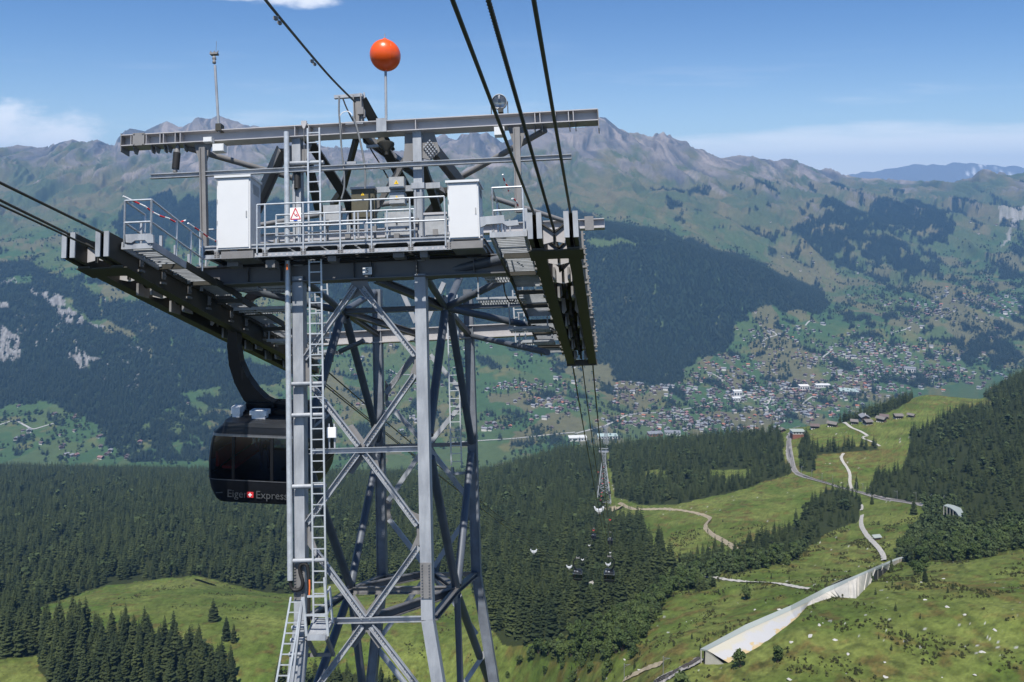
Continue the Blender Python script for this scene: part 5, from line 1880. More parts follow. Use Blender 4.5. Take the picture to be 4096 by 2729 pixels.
for (x0, y0, x1, y1) in ((1466, 588, 1512, 584), (1376, 654, 1425, 652), (1520, 674, 1560, 671)):
    member('bar', Fp(x0, y0, 0.2), Fp(x1, y1, 0.2), (0.07, 0.07), m_galv, 'step_bracket')

# ---- front lattice
LAT = [((1424, 1149), (1222, 1438)), ((1450, 1154), (1662, 1422)), ((1662, 1500), (1465, 1782)), ((1256, 1550), (1437, 1782)),
       ((1435, 1815), (1232, 2092)), ((1462, 1815), (1672, 2100)), ((1676, 2188), (1474, 2470)), ((1262, 2200), (1459, 2470)),
       ((1451, 2503), (1240, 2790)), ((1487, 2503), (1700, 2780))]
for (a, b) in LAT:
    pa_, pb_ = Fp(*a, -0.02), Fp(*b, -0.02)
    mb = TB()
    mb.channel(pa_, pb_, 0.15, 0.11, 0.02, up=-np.cross(pb_ - pa_, [0, 1, 0]))
    br = part(mb, 'lattice_brace', m_galv)
    mb = TB()
    d = (pb_ - pa_) / np.linalg.norm(pb_ - pa_)
    for e, s in ((pa_, 1), (pb_, -1)):
        for k in range(6):
            q = e + d * s * (0.12 + 0.085 * k)
            mb.tube(q + [0, 0.0, 0], q + [0, -0.055, 0], 0.017, 5)
    for k in (0.38, 0.42, 0.62, 0.66):
        q = pa_ + (pb_ - pa_) * k
        mb.tube(q + [0, 0.0, 0], q + [0, -0.05, 0], 0.014, 5)
    part(mb, 'bolt_row', m_galvd, br)
for pl in ([(1241, 1806), (1677, 1795)], [(1250, 2484), (1692, 2474)]):
    a, b = Fp(*pl[0], -0.03), Fp(*pl[1], -0.03)
    mb = TB()
    mb.channel(b, a, 0.14, 0.11, 0.018, up=(0, 0, 1))
    part(mb, 'strut', m_galv)


def star(cx, cy, s, k=1.0):
    P = []
    for a, r in ((0, .30), (38, .62), (54, 1.0), (66, .98), (90, .34), (114, .98), (126, 1.0), (142, .62), (180, .30), (218, .62), (234, 1.0), (246, .98), (270, .34), (294, .98), (306, 1.0), (322, .62)):
        P.append((cx + s * k * r * math.cos(R(a)), cy - s * r * math.sin(R(a))))
    return P


for c, s in (((1455, 1797), 112), ((1466, 2486), 120)):
    mb = TB()
    mb.slab([Fp(x, y, 0.03) for x, y in star(*c, s)], (0, 0.025, 0))
    part(mb, 'gusset_plate', m_galvd)
for poly in ([(1375, 1010), (1520, 1005), (1500, 1060), (1470, 1130), (1500, 1185), (1480, 1200), (1440, 1180), (1395, 1205), (1378, 1190), (1405, 1135), (1385, 1060)],
             [(1672, 1395), (1645, 1378), (1625, 1360), (1650, 1430), (1653, 1460), (1630, 1530), (1618, 1570), (1645, 1545), (1680, 1500)],
             [(1684, 2060), (1660, 2052), (1632, 2035), (1665, 2110), (1668, 2140), (1640, 2205), (1660, 2195), (1690, 2170)],
             [(1222, 1395), (1240, 1385), (1258, 1378), (1240, 1430), (1238, 1480), (1262, 1555), (1275, 1575), (1250, 1570), (1222, 1530)],
             [(1230, 2060), (1262, 2042), (1272, 2040), (1252, 2110), (1252, 2150), (1275, 2215), (1288, 2235), (1255, 2215), (1230, 2180)]):
    mb = TB()
    mb.slab([Fp(x, y, 0.03) for x, y in poly], (0, 0.025, 0))
    part(mb, 'gusset_plate', m_galvd)

# ---- rear lattice
RLAT = [((1542, 1575), (1650, 1425)), ((1542, 1606), (1702, 1778)), ((1718, 1774), (1855, 1606)), ((1718, 1795), (1866, 1988)), ((1690, 1800), (1552, 2004)), ((1555, 2078), (1715, 2285)),
        ((1866, 2070), (1735, 2268)), ((1712, 2298), (1522, 2548)), ((1740, 2300), (1905, 2540)), ((1512, 2600), (1625, 2745)), ((1940, 2610), (1850, 2745)), ((1600, 1150), (1662, 1290)), ((1775, 1130), (1700, 1300)), ((1662, 1360), (1720, 1440)), ((1662, 1420), (1560, 1545)), ((1720, 1420), (1850, 1570))]
for a, b in RLAT:
    member('C', Rp(*a), Rp(*b), (0.16, 0.11), m_galv, 'lattice_brace', up=np.cross(Rp(*b) - Rp(*a), [0, 1, 0]))
member('C', Rp(1541, 1786), Rp(1890, 1776), (0.14, 0.1), m_galvd, 'strut', up=(0, 0, 1))
member('C', Rp(1541, 2308), Rp(1900, 2296), (0.14, 0.1), m_galvd, 'strut', up=(0, 0, 1))
for poly in ([(1540, 1520), (1556, 1545), (1552, 1600), (1566, 1640), (1540, 1625)], [(1545, 1985), (1570, 2000), (1560, 2050), (1575, 2095), (1548, 2090)], star(1710, 1786, 70), star(1726, 2290, 70),
             [(1870, 1560), (1850, 1580), (1858, 1620), (1845, 1650), (1872, 1650)], [(1880, 1960), (1858, 1975), (1868, 2040), (1850, 2090), (1885, 2080)]):
    mb = TB()
    mb.slab([Rp(x, y, 0.03) for x, y in poly], (0, 0.03, 0))
    part(mb, 'gusset_plate', m_galvd)

# ---- side frames: big tubes crossing between front and rear legs
for s, Tb in (('l', [((1215, 1120), (1373, 1246)), ((1363, 1270), (1222, 1760)), ((1383, 1270), (1518, 1775)), ((1512, 1805), (1404, 2340)), ((1218, 1820), (1400, 2345)), ((1392, 2390), (1250, 2790)), ((1408, 2390), (1450, 2745)), ((1373, 1246), (1500, 1170))]),
              ('r', [((1705, 1110), (1782, 1231)), ((1850, 1085), (1784, 1240)), ((1779, 1250), (1716, 1740)), ((1800, 1250), (1886, 1770)), ((1884, 1815), (1830, 2340)), ((1722, 1830), (1824, 2345)), ((1830, 2380), (1962, 2745)), ((1829, 2390), (1842, 2745)), ((1790, 1240), (1880, 1338))])):
    xs_ = 0.0 if s == 'l' else W
    for i, (a, b) in enumerate(Tb):
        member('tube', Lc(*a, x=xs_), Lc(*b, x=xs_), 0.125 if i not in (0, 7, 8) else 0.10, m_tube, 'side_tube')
NL, NRr = Lc(1402, 2362, x=0), Lc(1827, 2360, x=W)
UL, UR = Lc(1373, 1246, x=0), Lc(1782, 1231, x=W)
ARR = Lc(2195, 1213, x=6.4)
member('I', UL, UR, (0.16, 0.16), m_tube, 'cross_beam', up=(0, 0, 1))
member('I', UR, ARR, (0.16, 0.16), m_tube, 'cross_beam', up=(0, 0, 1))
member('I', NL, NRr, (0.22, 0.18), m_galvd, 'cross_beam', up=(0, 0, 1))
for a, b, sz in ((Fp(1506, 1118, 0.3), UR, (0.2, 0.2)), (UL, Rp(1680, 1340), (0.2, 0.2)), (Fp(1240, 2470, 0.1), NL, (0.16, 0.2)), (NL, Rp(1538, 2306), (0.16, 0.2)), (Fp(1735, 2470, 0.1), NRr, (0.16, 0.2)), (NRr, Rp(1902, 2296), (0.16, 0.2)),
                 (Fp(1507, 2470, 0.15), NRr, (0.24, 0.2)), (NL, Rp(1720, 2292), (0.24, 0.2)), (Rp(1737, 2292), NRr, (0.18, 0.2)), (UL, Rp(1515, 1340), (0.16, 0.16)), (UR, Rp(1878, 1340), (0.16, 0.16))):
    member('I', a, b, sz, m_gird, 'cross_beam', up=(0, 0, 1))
for nd in (NL, NRr, UL, UR):
    mb = TB()
    mb.box(nd, (0.06, 0.5, 0.7))
    part(mb, 'node_plate', m_galvd)

# ---- girders carrying the arms
mb = TB()
mb.ibeam((-3.35, 0.0, 4.70), (6.85, 0.0, 4.74), 0.52, 0.44, 0.03, 0.035)
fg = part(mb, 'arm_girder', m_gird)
for px_ in (1000, 1130, 1420, 1490, 1672, 1900, 2050):
    x = Fp(px_, 1090)[0]
    mb = TB()
    mb.box((x, -0.1, 4.70), (0.02, 0.15, 0.44))
    part(mb, 'stiffener', m_gird, fg)
mb = TB()
mb.ibeam((-3.35, DP, 3.86), (6.75, DP, 4.02), 0.46, 0.36, 0.03, 0.035)
part(mb, 'arm_girder', m_web)
# stay tubes from the girder corners to the arms
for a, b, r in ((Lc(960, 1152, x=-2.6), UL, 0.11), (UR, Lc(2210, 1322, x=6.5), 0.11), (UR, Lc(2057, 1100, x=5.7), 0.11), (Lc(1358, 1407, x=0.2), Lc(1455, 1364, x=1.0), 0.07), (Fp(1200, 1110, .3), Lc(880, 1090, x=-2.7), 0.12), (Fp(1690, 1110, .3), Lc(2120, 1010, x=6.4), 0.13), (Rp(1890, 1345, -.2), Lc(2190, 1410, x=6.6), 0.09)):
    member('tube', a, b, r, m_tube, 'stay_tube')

# ---- saddles: two curved rope troughs on each side
PROF = [(-4.15, 4.385, 0.56), (-3.6, 4.31, 0.60), (-3.0, 4.235, 0.72), (-1.5, 4.07, 0.84), (0.0, 3.90, 0.86), (1.5, 3.74, 0.86), (3.0, 3.585, 0.84), (4.5, 3.42, 0.80), (6.0, 3.27, 0.76), (7.5, 3.11, 0.66), (8.6, 3.0, 0.56), (9.3, 2.93, 0.46)]
XL, XR = -3.4, 7.28


def prof_z(y):
    ys = [p[0] for p in PROF]
    return np.interp(y, ys, [p[1] for p in PROF]), np.interp(y, ys, [p[2] for p in PROF])


def trough(x, out):
    mb = TB()
    n = len(PROF)
    for dx, t in ((-0.10, 0.09), (0.10, 0.09)):
        vs = []
        for y, z, h in PROF:
            vs += [(x + dx - t / 2, y, z), (x + dx + t / 2, y, z), (x + dx + t / 2, y, z + h), (x + dx - t / 2, y, z + h)]
        fs = [(0, 1, 2, 3), tuple(4 * (n - 1) + i for i in (3, 2, 1, 0))]
        for i in range(n - 1):
            for k in range(4):
                fs.append((4 * i + k, 4 * i + (k + 1) % 4, 4 * i + 4 + (k + 1) % 4, 4 * i + 4 + k))
        mb.add(vs, fs, 0)
    vs = []
    for y, z, h in PROF[1:]:
        z = z - 0.003
        vs += [(x - 0.145, y, z - 0.04), (x + 0.145, y, z - 0.04), (x + 0.145, y, z), (x - 0.145, y, z)]
    n -= 1
    fs = [(0, 1, 2, 3), tuple(4 * (n - 1) + i for i in (3, 2, 1, 0))]
    for i in range(n - 1):
        for k in range(4):
            fs.append((4 * i + k, 4 * i + (k + 1) % 4, 4 * i + 4 + (k + 1) % 4, 4 * i + 4 + k))
    mb.add(vs, fs, 0)
    sg = part(mb, 'saddle_girder', m_dk)
    mb = TB()
    for dx in (-0.1, 0.1):
        mb.box((x + dx, -4.17, 4.385 + 0.285), (0.115, 0.035, 0.58))
    part(mb, 'end_plate', m_galv, sg)
    mb = TB()
    vs = []
    for y, z, h in PROF:
        zt = z + h
        vs += [(x - 0.05, y, zt - 0.06), (x + 0.05, y, zt - 0.06), (x + 0.05, y, zt - 0.03), (x - 0.05, y, zt - 0.03)]
    n += 1
    fs = []
    for i in range(n - 1):
        for k in range(4):
            fs.append((4 * i + k, 4 * i + (k + 1) % 4, 4 * i + 4 + (k + 1) % 4, 4 * i + 4 + k))
    mb.add(vs, fs, 0)
    part(mb, 'rope_liner', mat_liner, sg)
    return sg


mat_liner = mat_plain('saddle_liner', (0.20, 0.12, 0.05), 0.6)
for xc, sgn in ((XL, -1), (XR, 1)):
    for dx in (-0.4, 0.4):
        trough(xc + dx, sgn)
    # V shaped yoke at the near end and cross frames along the saddle
    for y in (-3.7, -2.4, -0.9, 0.7, 2.3, 3.9, 5.5, 7.1, 8.7):
        z, h = prof_z(y)
        mb = TB()
        zt = z + h * 0.80
        first_ = y < -3
        zm = z + h * (0.36 if first_ else 0.42)
        zb = z + (0.0 if first_ else h * 0.02)
        mb.slab([(xc - 0.27, y, zt), (xc, y, zm + 0.06), (xc + 0.27, y, zt), (xc + 0.27, y, zb + 0.04), (xc, y, zb + (0.1 if first_ else -0.02)), (xc - 0.27, y, zb + 0.04)], (0, 0.03, 0))
        if y > 0:
            mb = TB()
            for q in (-1, 1):
                mb.slab([(xc + q * 0.28, y, z + h * 0.62), (xc + q * 0.15, y, z + h * 0.62), (xc + q * 0.12, y, z + h * 0.2), (xc + q * 0.2, y, z + h * 0.08), (xc + q * 0.28, y, z + h * 0.14)], (0, 0.03, 0))
        part(mb, 'cross_frame', m_web)
        mb = TB()
        mb.bar((xc, y - 0.03, zm + 0.03), (xc, y - 0.03, zb + 0.02), 0.07, 0.04, (0, 1, 0))
        mb.bar((xc - 0.27, y - 0.02, zt + 0.015), (xc, y - 0.02, zm + 0.075), 0.12, 0.03, (0, 0, 1))
        mb.bar((xc, y - 0.02, zm + 0.075), (xc + 0.27, y - 0.02, zt + 0.015), 0.12, 0.03, (0, 0, 1))
        part(mb, 'frame_rib', m_dk)
    mb = TB()
    ys_ = np.linspace(-0.3, 9.1, 9)
    for u0, u1 in zip(ys_[:-1], ys_[1:]):
        za, ha = prof_z(u0)
        zb2, hb = prof_z(u1)
        mb.slab([(xc - 0.26, u0, za + ha * .9), (xc + 0.26, u0, za + ha * .9), (xc + 0.26, u1, zb2 + hb * .9), (xc - 0.26, u1, zb2 + hb * .9)], (0, 0, 0.02))
    part(mb, 'cover_plate', m_dk)  # added over the gap to keep the inside between the girders dark
    for y in (-1.6, 0.0, 3.1, 4.7, 6.3, 7.9):
        z, h = prof_z(y)
        mb = TB()
        mb.lathe((xc - 0.06, y, z + h * 0.30), [(0.0, 0), (0.17, 0), (0.19, 0.02), (0.15, 0.06), (0.19, 0.10), (0.17, 0.12), (0.0, 0.12)], 16, axis=(1, 0, 0))
        part(mb, 'sheave', m_black)
        mb = TB()
        mb.box((xc - 0.18, y + 0.1, z + 0.02), (0.06, 0.5, 0.3))
        mb.box((xc + 0.18, y + 0.1, z + 0.02), (0.06, 0.5, 0.3))
        part(mb, 'sheave_bracket', m_galvd)
    mb = TB()
    mb.slab([(xc - 0.62, -3.55, 4.25), (xc + 0.62, -3.55, 4.25), (xc + 0.62, -2.9, 4.17), (xc + 0.2, -3.0, 4.18), (xc - 0.2, -3.0, 4.18), (xc - 0.62, -2.9, 4.17)], (0, 0.0, 0.03))
    part(mb, 'yoke_plate', m_dk)
    mb = TB()
    mb.box((xc, 9.35, 2.95), (1.15, 0.08, 0.22))
    part(mb, 'end_beam', m_dk)
    # walkway beside the saddle with grating and railing
    ws = 1 if sgn < 0 else -1
    x0, x1 = xc + ws * 0.62, xc + ws * 1.32
    if sgn > 0:
        x0, x1 = xc - 0.66, xc - 1.46
    lo_x, hi_x = min(x0, x1), max(x0, x1)
    y = -3.75 if sgn < 0 else -3.55
    seg = 0
    while y < 8.6:
        ln = 1.55
        ya, yb = y, min(y + ln, 8.8)
        z, h = prof_z((ya + yb) / 2)
        zf = z + h * 0.62 - 0.05 * (1 if seg % 2 else 0)
        if seg == 0:
            zf = prof_z(ya)[0] + 0.33
        mb = TB()
        yy2 = ya + 0.05
        while yy2 < yb - 0.03:
            zz2 = zf + (prof_z(yy2)[0] - prof_z((ya + yb) / 2)[0]) * 0.9
            mb.bar((lo_x + 0.03, yy2, zz2), (hi_x - 0.03, yy2, zz2), 0.05, 0.03)
            yy2 += 0.115
        part(mb, 'walkway_grating', m_galv)
        mb = TB()
        for xe in (lo_x, hi_x):
            za = zf + (prof_z(ya)[0] - prof_z((ya + yb) / 2)[0]) * 0.9
            zb_ = zf + (prof_z(yb)[0] - prof_z((ya + yb) / 2)[0]) * 0.9
            mb.bar((xe, ya, za - 0.03), (xe, yb, zb_ - 0.03), 0.05, 0.17)
        mb.bar((lo_x, ya + .02, za - .06), (hi_x, ya + .02, za - .06), 0.06, 0.12)
        part(mb, 'walkway_frame', m_dk if seg else m_galv)
        y = yb + 0.02
        seg += 1

# box end of the right walkway
mb = TB()
p = [Fp(1920, 866, -3.6), Fp(2016, 858, -3.6), Fp(2017, 905, -3.6), Fp(1925, 915, -3.6)]
mb.slab([Fp(1919, 868, -3.6), Fp(2015, 860, -3.6), Fp(2018, 885, -3.6), Fp(2070, 880, -3.6), Fp(2075, 900, -3.6), Fp(2030, 905, -3.6), Fp(2010, 893, -3.6), Fp(1945, 898, -3.6), Fp(1935, 905, -3.6), Fp(1922, 910, -3.6)], (0, 0.06, 0))
part(mb, 'walkway_end', m_galv)
mb = TB()
mb.slab([Fp(501, 938, -3.8), Fp(600, 934, -3.8), Fp(612, 940, -3.8), Fp(614, 972, -3.8), Fp(590, 972, -3.8), Fp(580, 960, -3.8), Fp(540, 962, -3.8), Fp(525, 972, -3.8), Fp(503, 970, -3.8)], (0, 0.06, 0))
part(mb, 'walkway_end', m_galv)

# ---- main platform
yF = -1.2
zt, zb = Fp(1430, 961, yF)[2], Fp(1430, 1014, yF)[2]
xa, xb = Fp(806, 990, yF)[0], Fp(1932, 960, yF)[0]
posts = [806, 870, 935, 1062, 1215, 1363, 1488, 1644, 1797, 1932]
mb = TB()
mb.box(((xa + xb) / 2, yF, zt - 0.02), (xb - xa, 0.07, 0.04))
mb.box(((xa + xb) / 2, yF + 0.03, zt - 0.07), (xb - xa, 0.02, 0.08))
mb.box(((xa + xb) / 2, yF, zb + 0.055), (xb - xa, 0.02, 0.11))
mb.box(((xa + xb) / 2, yF - 0.02, zb), (xb - xa, 0.08, 0.015))
for a, b in zip(posts[:-1], posts[1:]):
    A_, B_ = Fp(a, 980, yF)[0], Fp(b, 980, yF)[0]
    c = [(A_, zt), (B_, zt), (B_, zb + 0.1), (B_ - 0.06, zb + 0.1), (B_ - 0.06, zt - 0.16), (B_ - 0.12, zt - 0.11), (A_ + 0.12, zt - 0.11), (A_ + 0.06, zt - 0.16), (A_ + 0.06, zb + 0.1), (A_, zb + 0.1)]
    mb.slab([(x, yF + 0.004, z) for x, z in c[:2]] + [(x, yF + 0.004, z) for x, z in c[2:]], (0, 0.015, 0))
fa = part(mb, 'platform_edge', m_galv)
mb = TB()
for a, b in zip(posts[2:-2], posts[3:-1]):
    for k in range(6):
        xk = Fp(a + (b - a) * (k + 0.9) / 6.8, 1000, yF)[0]
        mb.tube((xk, yF - 0.012, zb + 0.055), (xk, yF - 0.016, zb + 0.055), 0.032, 10)
part(mb, 'perforation', m_web, fa)
mb = TB()
for a in posts[1:-1]:
    xk = Fp(a, 980, yF)[0]
    mb.box((xk, yF - 0.03, zb + 0.09), (0.13, 0.03, 0.2))
    for dx in (-.04, .04):
        for dz in (0.04, 0.1, 0.16):
            mb.tube((xk + dx, yF - 0.04, zb + dz), (xk + dx, yF - 0.07, zb + dz), 0.014, 5)
part(mb, 'post_socket', m_galvd, fa)
# floor grating and joists
mb = TB()
y = yF + 0.08
while y < 0.62:
    mb.bar((xa, y, zt - 0.055), (xb, y, zt - 0.055), 0.03, 0.035)
    y += 0.085
part(mb, 'platform_grating', m_galv)
for k, (u0, u1, w0, w1) in enumerate(((0.0, 0.30, yF + 0.06, 0.66), (0.31, 0.42, yF + 0.06, 0.1), (0.43, 0.54, yF + 0.06, 0.66), (0.55, 0.73, yF + 0.06, 0.5), (0.74, 1.0, yF + 0.06, 0.66))):
    mb = TB()
    mb.box((xa + (xb - xa) * (u0 + u1) / 2, (w0 + w1) / 2, zt - 0.082), ((xb - xa) * (u1 - u0), w1 - w0, 0.008))
    part(mb, 'floor_plate', m_galvd)
for px_ in [806, 935, 1062, 1215, 1363, 1488, 1644, 1797, 1932]:
    xk = Fp(px_, 980, yF)[0]
    mb = TB()
    mb.ibeam((xk, yF + 0.05, zt - 0.16), (xk, 0.7, zt - 0.16), 0.18, 0.10, 0.012, 0.015)
    part(mb, 'joist', m_galvd)
    mb = TB()
    mb.bar((xk, -0.1, zt - 0.25), (xk, -0.1, 4.97), 0.10, 0.10, (0, 1, 0))
    part(mb, 'stub_post', m_galv)
mb = TB()
mb.bar((xa, 0.7, zt - 0.14), (xb, 0.7, zt - 0.14), 0.05, 0.22)
part(mb, 'rear_edge', m_galvd)
mb = TB()
for y in (1.5, 2.1):
    mb.bar((-1.2, y, zt - 0.32), (5.2, y, zt - 0.28), 0.12, 0.05)
part(mb, 'cable_tray', m_web)
# boxes hanging below the cabinets
for a, b, y0, y1 in ((884, 1012, 1000, 1038), (1804, 1932, 955, 1001)):
    mb = TB()
    p, q = Fp(a, y0, -1.32), Fp(b, y1, -1.32)
    mb.box(((p[0] + q[0]) / 2, -0.95, (p[2] + q[2]) / 2), (q[0] - p[0], 0.72, 0.19))
    part(mb, 'cabinet_base', m_galvd)

# gear below and on the deck
for k, (px_, py_, w_, h_) in enumerate(((1335, 1040, .22, .14), (1600, 1026, .30, .12), (1090, 1060, .25, .2), (1700, 1022, .2, .16), (940, 1062, .3, .12))):
    mb = TB()
    q = Fp(px_, py_, -0.75)
    mb.box(q, (w_, 0.3, h_))
    mb.bar(q + [0, 0, h_ / 2], [q[0], q[1], zt - 0.1], 0.05, 0.05, (0, 1, 0))
    part(mb, 'under_deck_box', m_galvd)
for y in (-0.85, -0.3, 0.35):
    mb = TB()
    mb.tube((xa + 0.3, y, zt - 0.30), (xb - 0.2, y, zt - 0.30), 0.03, 7)
    mb.tube((xa + 0.5, y + 0.09, zt - 0.33), (xb - 0.6, y + 0.09, zt - 0.33), 0.02, 6)
    part(mb, 'cable_run', m_black)
for k, px_ in enumerate((1025, 1110, 1310, 1395, 1500, 1590, 1668, 1745)):
    mb = TB()
    q = Fp(px_, 968, -0.15 - 0.1 * (k % 3))
    hh = (0.5, 0.25, 0.7, 0.35)[k % 4]
    mb.bar([q[0], q[1], zt], [q[0], q[1], zt + hh], 0.06, 0.05, (0, 1, 0))
    mb.box([q[0], q[1] - 0.05, zt + hh], (0.14, 0.09, 0.16))
    part(mb, 'service_post', m_galvd)
for x0, x1, y0, z0 in ((-2.9, -1.5, 0.35, 4.55), (-1.3, 0.0, 0.5, 4.5), (-2.6, -1.0, 1.6, 4.1), (5.0, 6.4, 0.4, 4.55), (4.6, 6.0, 1.7, 4.15), (5.2, 6.5, 4.0, 3.6), (-2.7, -0.9, 4.2, 3.5), (-2.5, -1.0, 5.9, 3.3), (5.3, 6.5, 5.8, 3.4)):
    mb = TB()
    n_ = int((x1 - x0) / 0.075)
    for k in range(n_):
        mb.bar((x0 + (k + .5) * (x1 - x0) / n_, y0, z0), (x0 + (k + .5) * (x1 - x0) / n_, y0 + 0.75, z0 - 0.04), 0.03, 0.03)
    for y in (y0, y0 + 0.37, y0 + 0.75):
        mb.bar((x0, y, z0 - 0.02), (x1, y, z0 - 0.02), 0.05, 0.09)
    for x in (x0 + .05, x1 - .05):
        mb.bar((x, y0 + .05, z0 - 0.02), (x, y0 + .05, z0 + 0.95), 0.04, 0.04, (0, 1, 0))
    mb.bar((x0, y0 + .05, z0 + 0.95), (x1, y0 + .05, z0 + 0.95), 0.04, 0.04)
    part(mb, 'service_walkway', m_galv)
for xc_ in (-3.4, 7.28):
    for y in (-2.9, -1.9, -0.6, 0.5, 1.9, 2.9, 4.3, 5.2, 6.7, 7.5):
        z_, h_ = np.interp(y, [-4.15, 9.3], [4.385, 2.93]), 0.7
        for q in (-1, 1):
            mb = TB()
            mb.box((xc_ + q * 0.60, y, z_ + 0.36), (0.05, 0.10, 0.42))
            mb.box((xc_ + q * 0.58, y, z_ + 0.05), (0.12, 0.16, 0.05))
            for dz in (.22, .36, .5):
                mb.tube((xc_ + q * 0.62, y, z_ + dz), (xc_ + q * 0.66, y, z_ + dz), 0.02, 5)
            part(mb, 'saddle_rib', m_galvd)

# railings
ZR = [Fp(1430, 803, yF)[2], Fp(1430, 878, yF)[2]]


def railing(pts_low, heights, name='railing', r=0.024, every=None, mids=(1.0, 0.52)):
    mb = TB()
    top = []
    for (p, h) in zip(pts_low, heights):
        p = np.array(p, float)
        mb.tube(p, p + [0, 0, h], r, 6)
        top.append((p, h))
    for (p, h), (q, g) in zip(top[:-1], top[1:]):
        for m_ in mids:
            mb.tube(p + [0, 0, h * m_], q + [0, 0, g * m_], r, 6)
    return part(mb, name, m_rail2)


hr = Fp(1430, 803, yF)[2] - zt
railing([(Fp(px_, 980, yF)[0], yF - 0.03, zb + 0.1) for px_ in (1030, 1062, 1215, 1363, 1488, 1644, 1784)], [hr + zt - zb - 0.1] * 7)
hr2 = 1.02
railing([(Fp(px_, 980, 0.55)[0], 0.55, zt - 0.1) for px_ in (800, 1000, 1110, 1250, 1400, 1560, 1660, 1930)], [hr2] * 8)
railing([(Fp(px_, 980, -0.6)[0], -0.6, zt - 0.03) for px_ in (1105, 1195, 1300, 1420, 1470, 1550, 1660)], [0.95] * 7, mids=(1.0, 0.75, 0.4))
# side walkway railings left
zz = lambda y: prof_z(y)[0] + 0.36
xo_l, xi_l = XL + 0.66, XL + 1.3
railing([(xo_l, y, zz(y)) for y in (-3.75, -2.9)], [1.08, 1.08])
railing([(xi_l, y, zz(y)) for y in (-3.75, -3.75 + .01, -2.6, -1.9, -1.3)], [1.08, 1.08, 1.05, 1.02, 1.0])
railing([(xo_l, -3.75, zz(-3.75)), (xi_l, -3.75, zz(-3.75))], [1.08, 1.08])
mb = TB()
for y in (-3.1, -2.2, -1.5, -0.8, -0.1):
    z0 = prof_z(y)[0] + 0.4
    mb.bar((xo_l + 0.02, y, z0), (xo_l + 0.02, y, z0 + 0.78), 0.07, 0.05, (0, 1, 0))
part(mb, 'guard_post', m_galv)
xi_r, xo_r = XR - 1.40, XR - 0.70
railing([(xi_r, y, zz(y)) for y in (-3.5, -2.7, -2.0, -1.3)], [1.1, 1.08, 1.05, 1.0])
railing([(xi_r, -3.5, zz(-3.5)), (xo_r, -3.5, zz(-3.5))], [1.1, 1.1])
mb = TB()
for y in (-2.9, -2.0, -1.3, -0.6):
    z0 = prof_z(y)[0] + 0.4
    mb.bar((xo_r, y, z0), (xo_r, y, z0 + 0.8), 0.07, 0.05, (0, 1, 0))
part(mb, 'guard_post', m_galv)
for dx in (0.0, 0.16, 0.3):
    member('bar', (xi_r - 0.15 + dx, -1.5, 4.6), (xi_r - 0.15 + dx, -1.5, 5.55), (0.04, 0.05), m_galv, 'cable_duct')

# ---- ladder and conduit on the left leg


def ladder(a, b, wd, side, n, r=0.017, name='ladder', rung=0.014):
    a, b = np.array(a), np.array(b)
    s = np.array(side) * wd / 2
    mb = TB()
    for q in (-1, 1):
        mb.bar(a + s * q, b + s * q, 0.045, 0.03, (0, 1, 0))
    for k in range(n):
        c = a + (b - a) * (k + 0.5) / n
        mb.bar(c - s, c + s, rung * 2, rung * 2)
    return part(mb, name, m_rail2)


la, lb = Fp(1254, 512, -0.42), Fp(1280, 2488, -0.42)
ladder(la, lb, 0.33, (1, 0, 0), 47)
mb = TB()
mb.tube(Fp(1146, 529, -0.3), Fp(1161, 2322, -0.3), 0.075, 12)
part(mb, 'conduit', m_rail2)
for yy_, in ((652,), (1535,), (1660,), (1945,), (2242,)):
    x0 = 1152 + (yy_ - 530) * 0.0075
    mb = TB()
    mb.tube(Fp(x0 + 8, yy_ + 2, -0.30), Fp(x0 + 142, yy_ - 2, -0.30), 0.055, 10)
    mb.box(Fp(x0 + 48, yy_ + 2, -0.2), (0.42, 0.12, 0.10))
    part(mb, 'ladder_bracket', m_galv)
# rear ladder
ra, rb = Rp(1808, 1180, -0.3), Rp(1826, 1862, -0.3)
ladder(ra, rb, 0.36, (1, 0, 0), 22)
ladder(Rp(1282, 1120, -3.4), Rp(1300, 1420, -3.4), 0.42, (1, 0, 0), 11)
ladder(Lc(2070, 1160, y=6.0), Lc(2084, 1380, y=6.0), 0.34, (1, 0, 0), 7)
mb = TB()
mb.box(Rp(1845, 1893, -0.4), (0.75, 0.5, 0.08))
for s in (-.3, .3):
    mb.box(Rp(1845, 1886, -0.6) + [s, 0, 0.06], (0.06, 0.3, 0.18))
part(mb, 'small_landing', m_galv)

# ---- landing at the knee of the left leg
mb = TB()
P = [Fp(1230, 2550, -1.05), Fp(1302, 2550, -1.05), Fp(1330, 2490, -0.2), Fp(1252, 2486, -0.2)]
mb.slab(P, (0, 0, 0.04))
mb.bar(P[0], P[1], 0.04, 0.14)
mb.bar(P[1], P[2], 0.04, 0.14)
mb.bar(P[0], P[3], 0.04, 0.10)
lp_ = part(mb, 'landing', m_galv)
mb = TB()
tops = []
for (a, b) in (((1226, 2545), (1214, 2388)), ((1312, 2545), (1298, 2310)), ):
    mb.bar(Fp(*a, -1.05), Fp(*b, -1.05), 0.06, 0.04, (0, 1, 0))
mb.bar(Fp(1331, 2492, -0.4), Fp(1319, 2345, -0.4), 0.05, 0.04, (0, 1, 0))
for (a, b) in (((1230, 2386), (1305, 2384)), ((1224, 2461), (1310, 2458))):
    mb.bar(Fp(*a, -1.05), Fp(*b, -1.05), 0.05, 0.05)
mb.bar(Fp(1302, 2382, -1.05), Fp(1321, 2348, -0.4), 0.04, 0.04)
mb.bar(Fp(1310, 2456, -1.05), Fp(1328, 2420, -0.4), 0.04, 0.04)
part(mb, 'landing_railing', m_rail2)
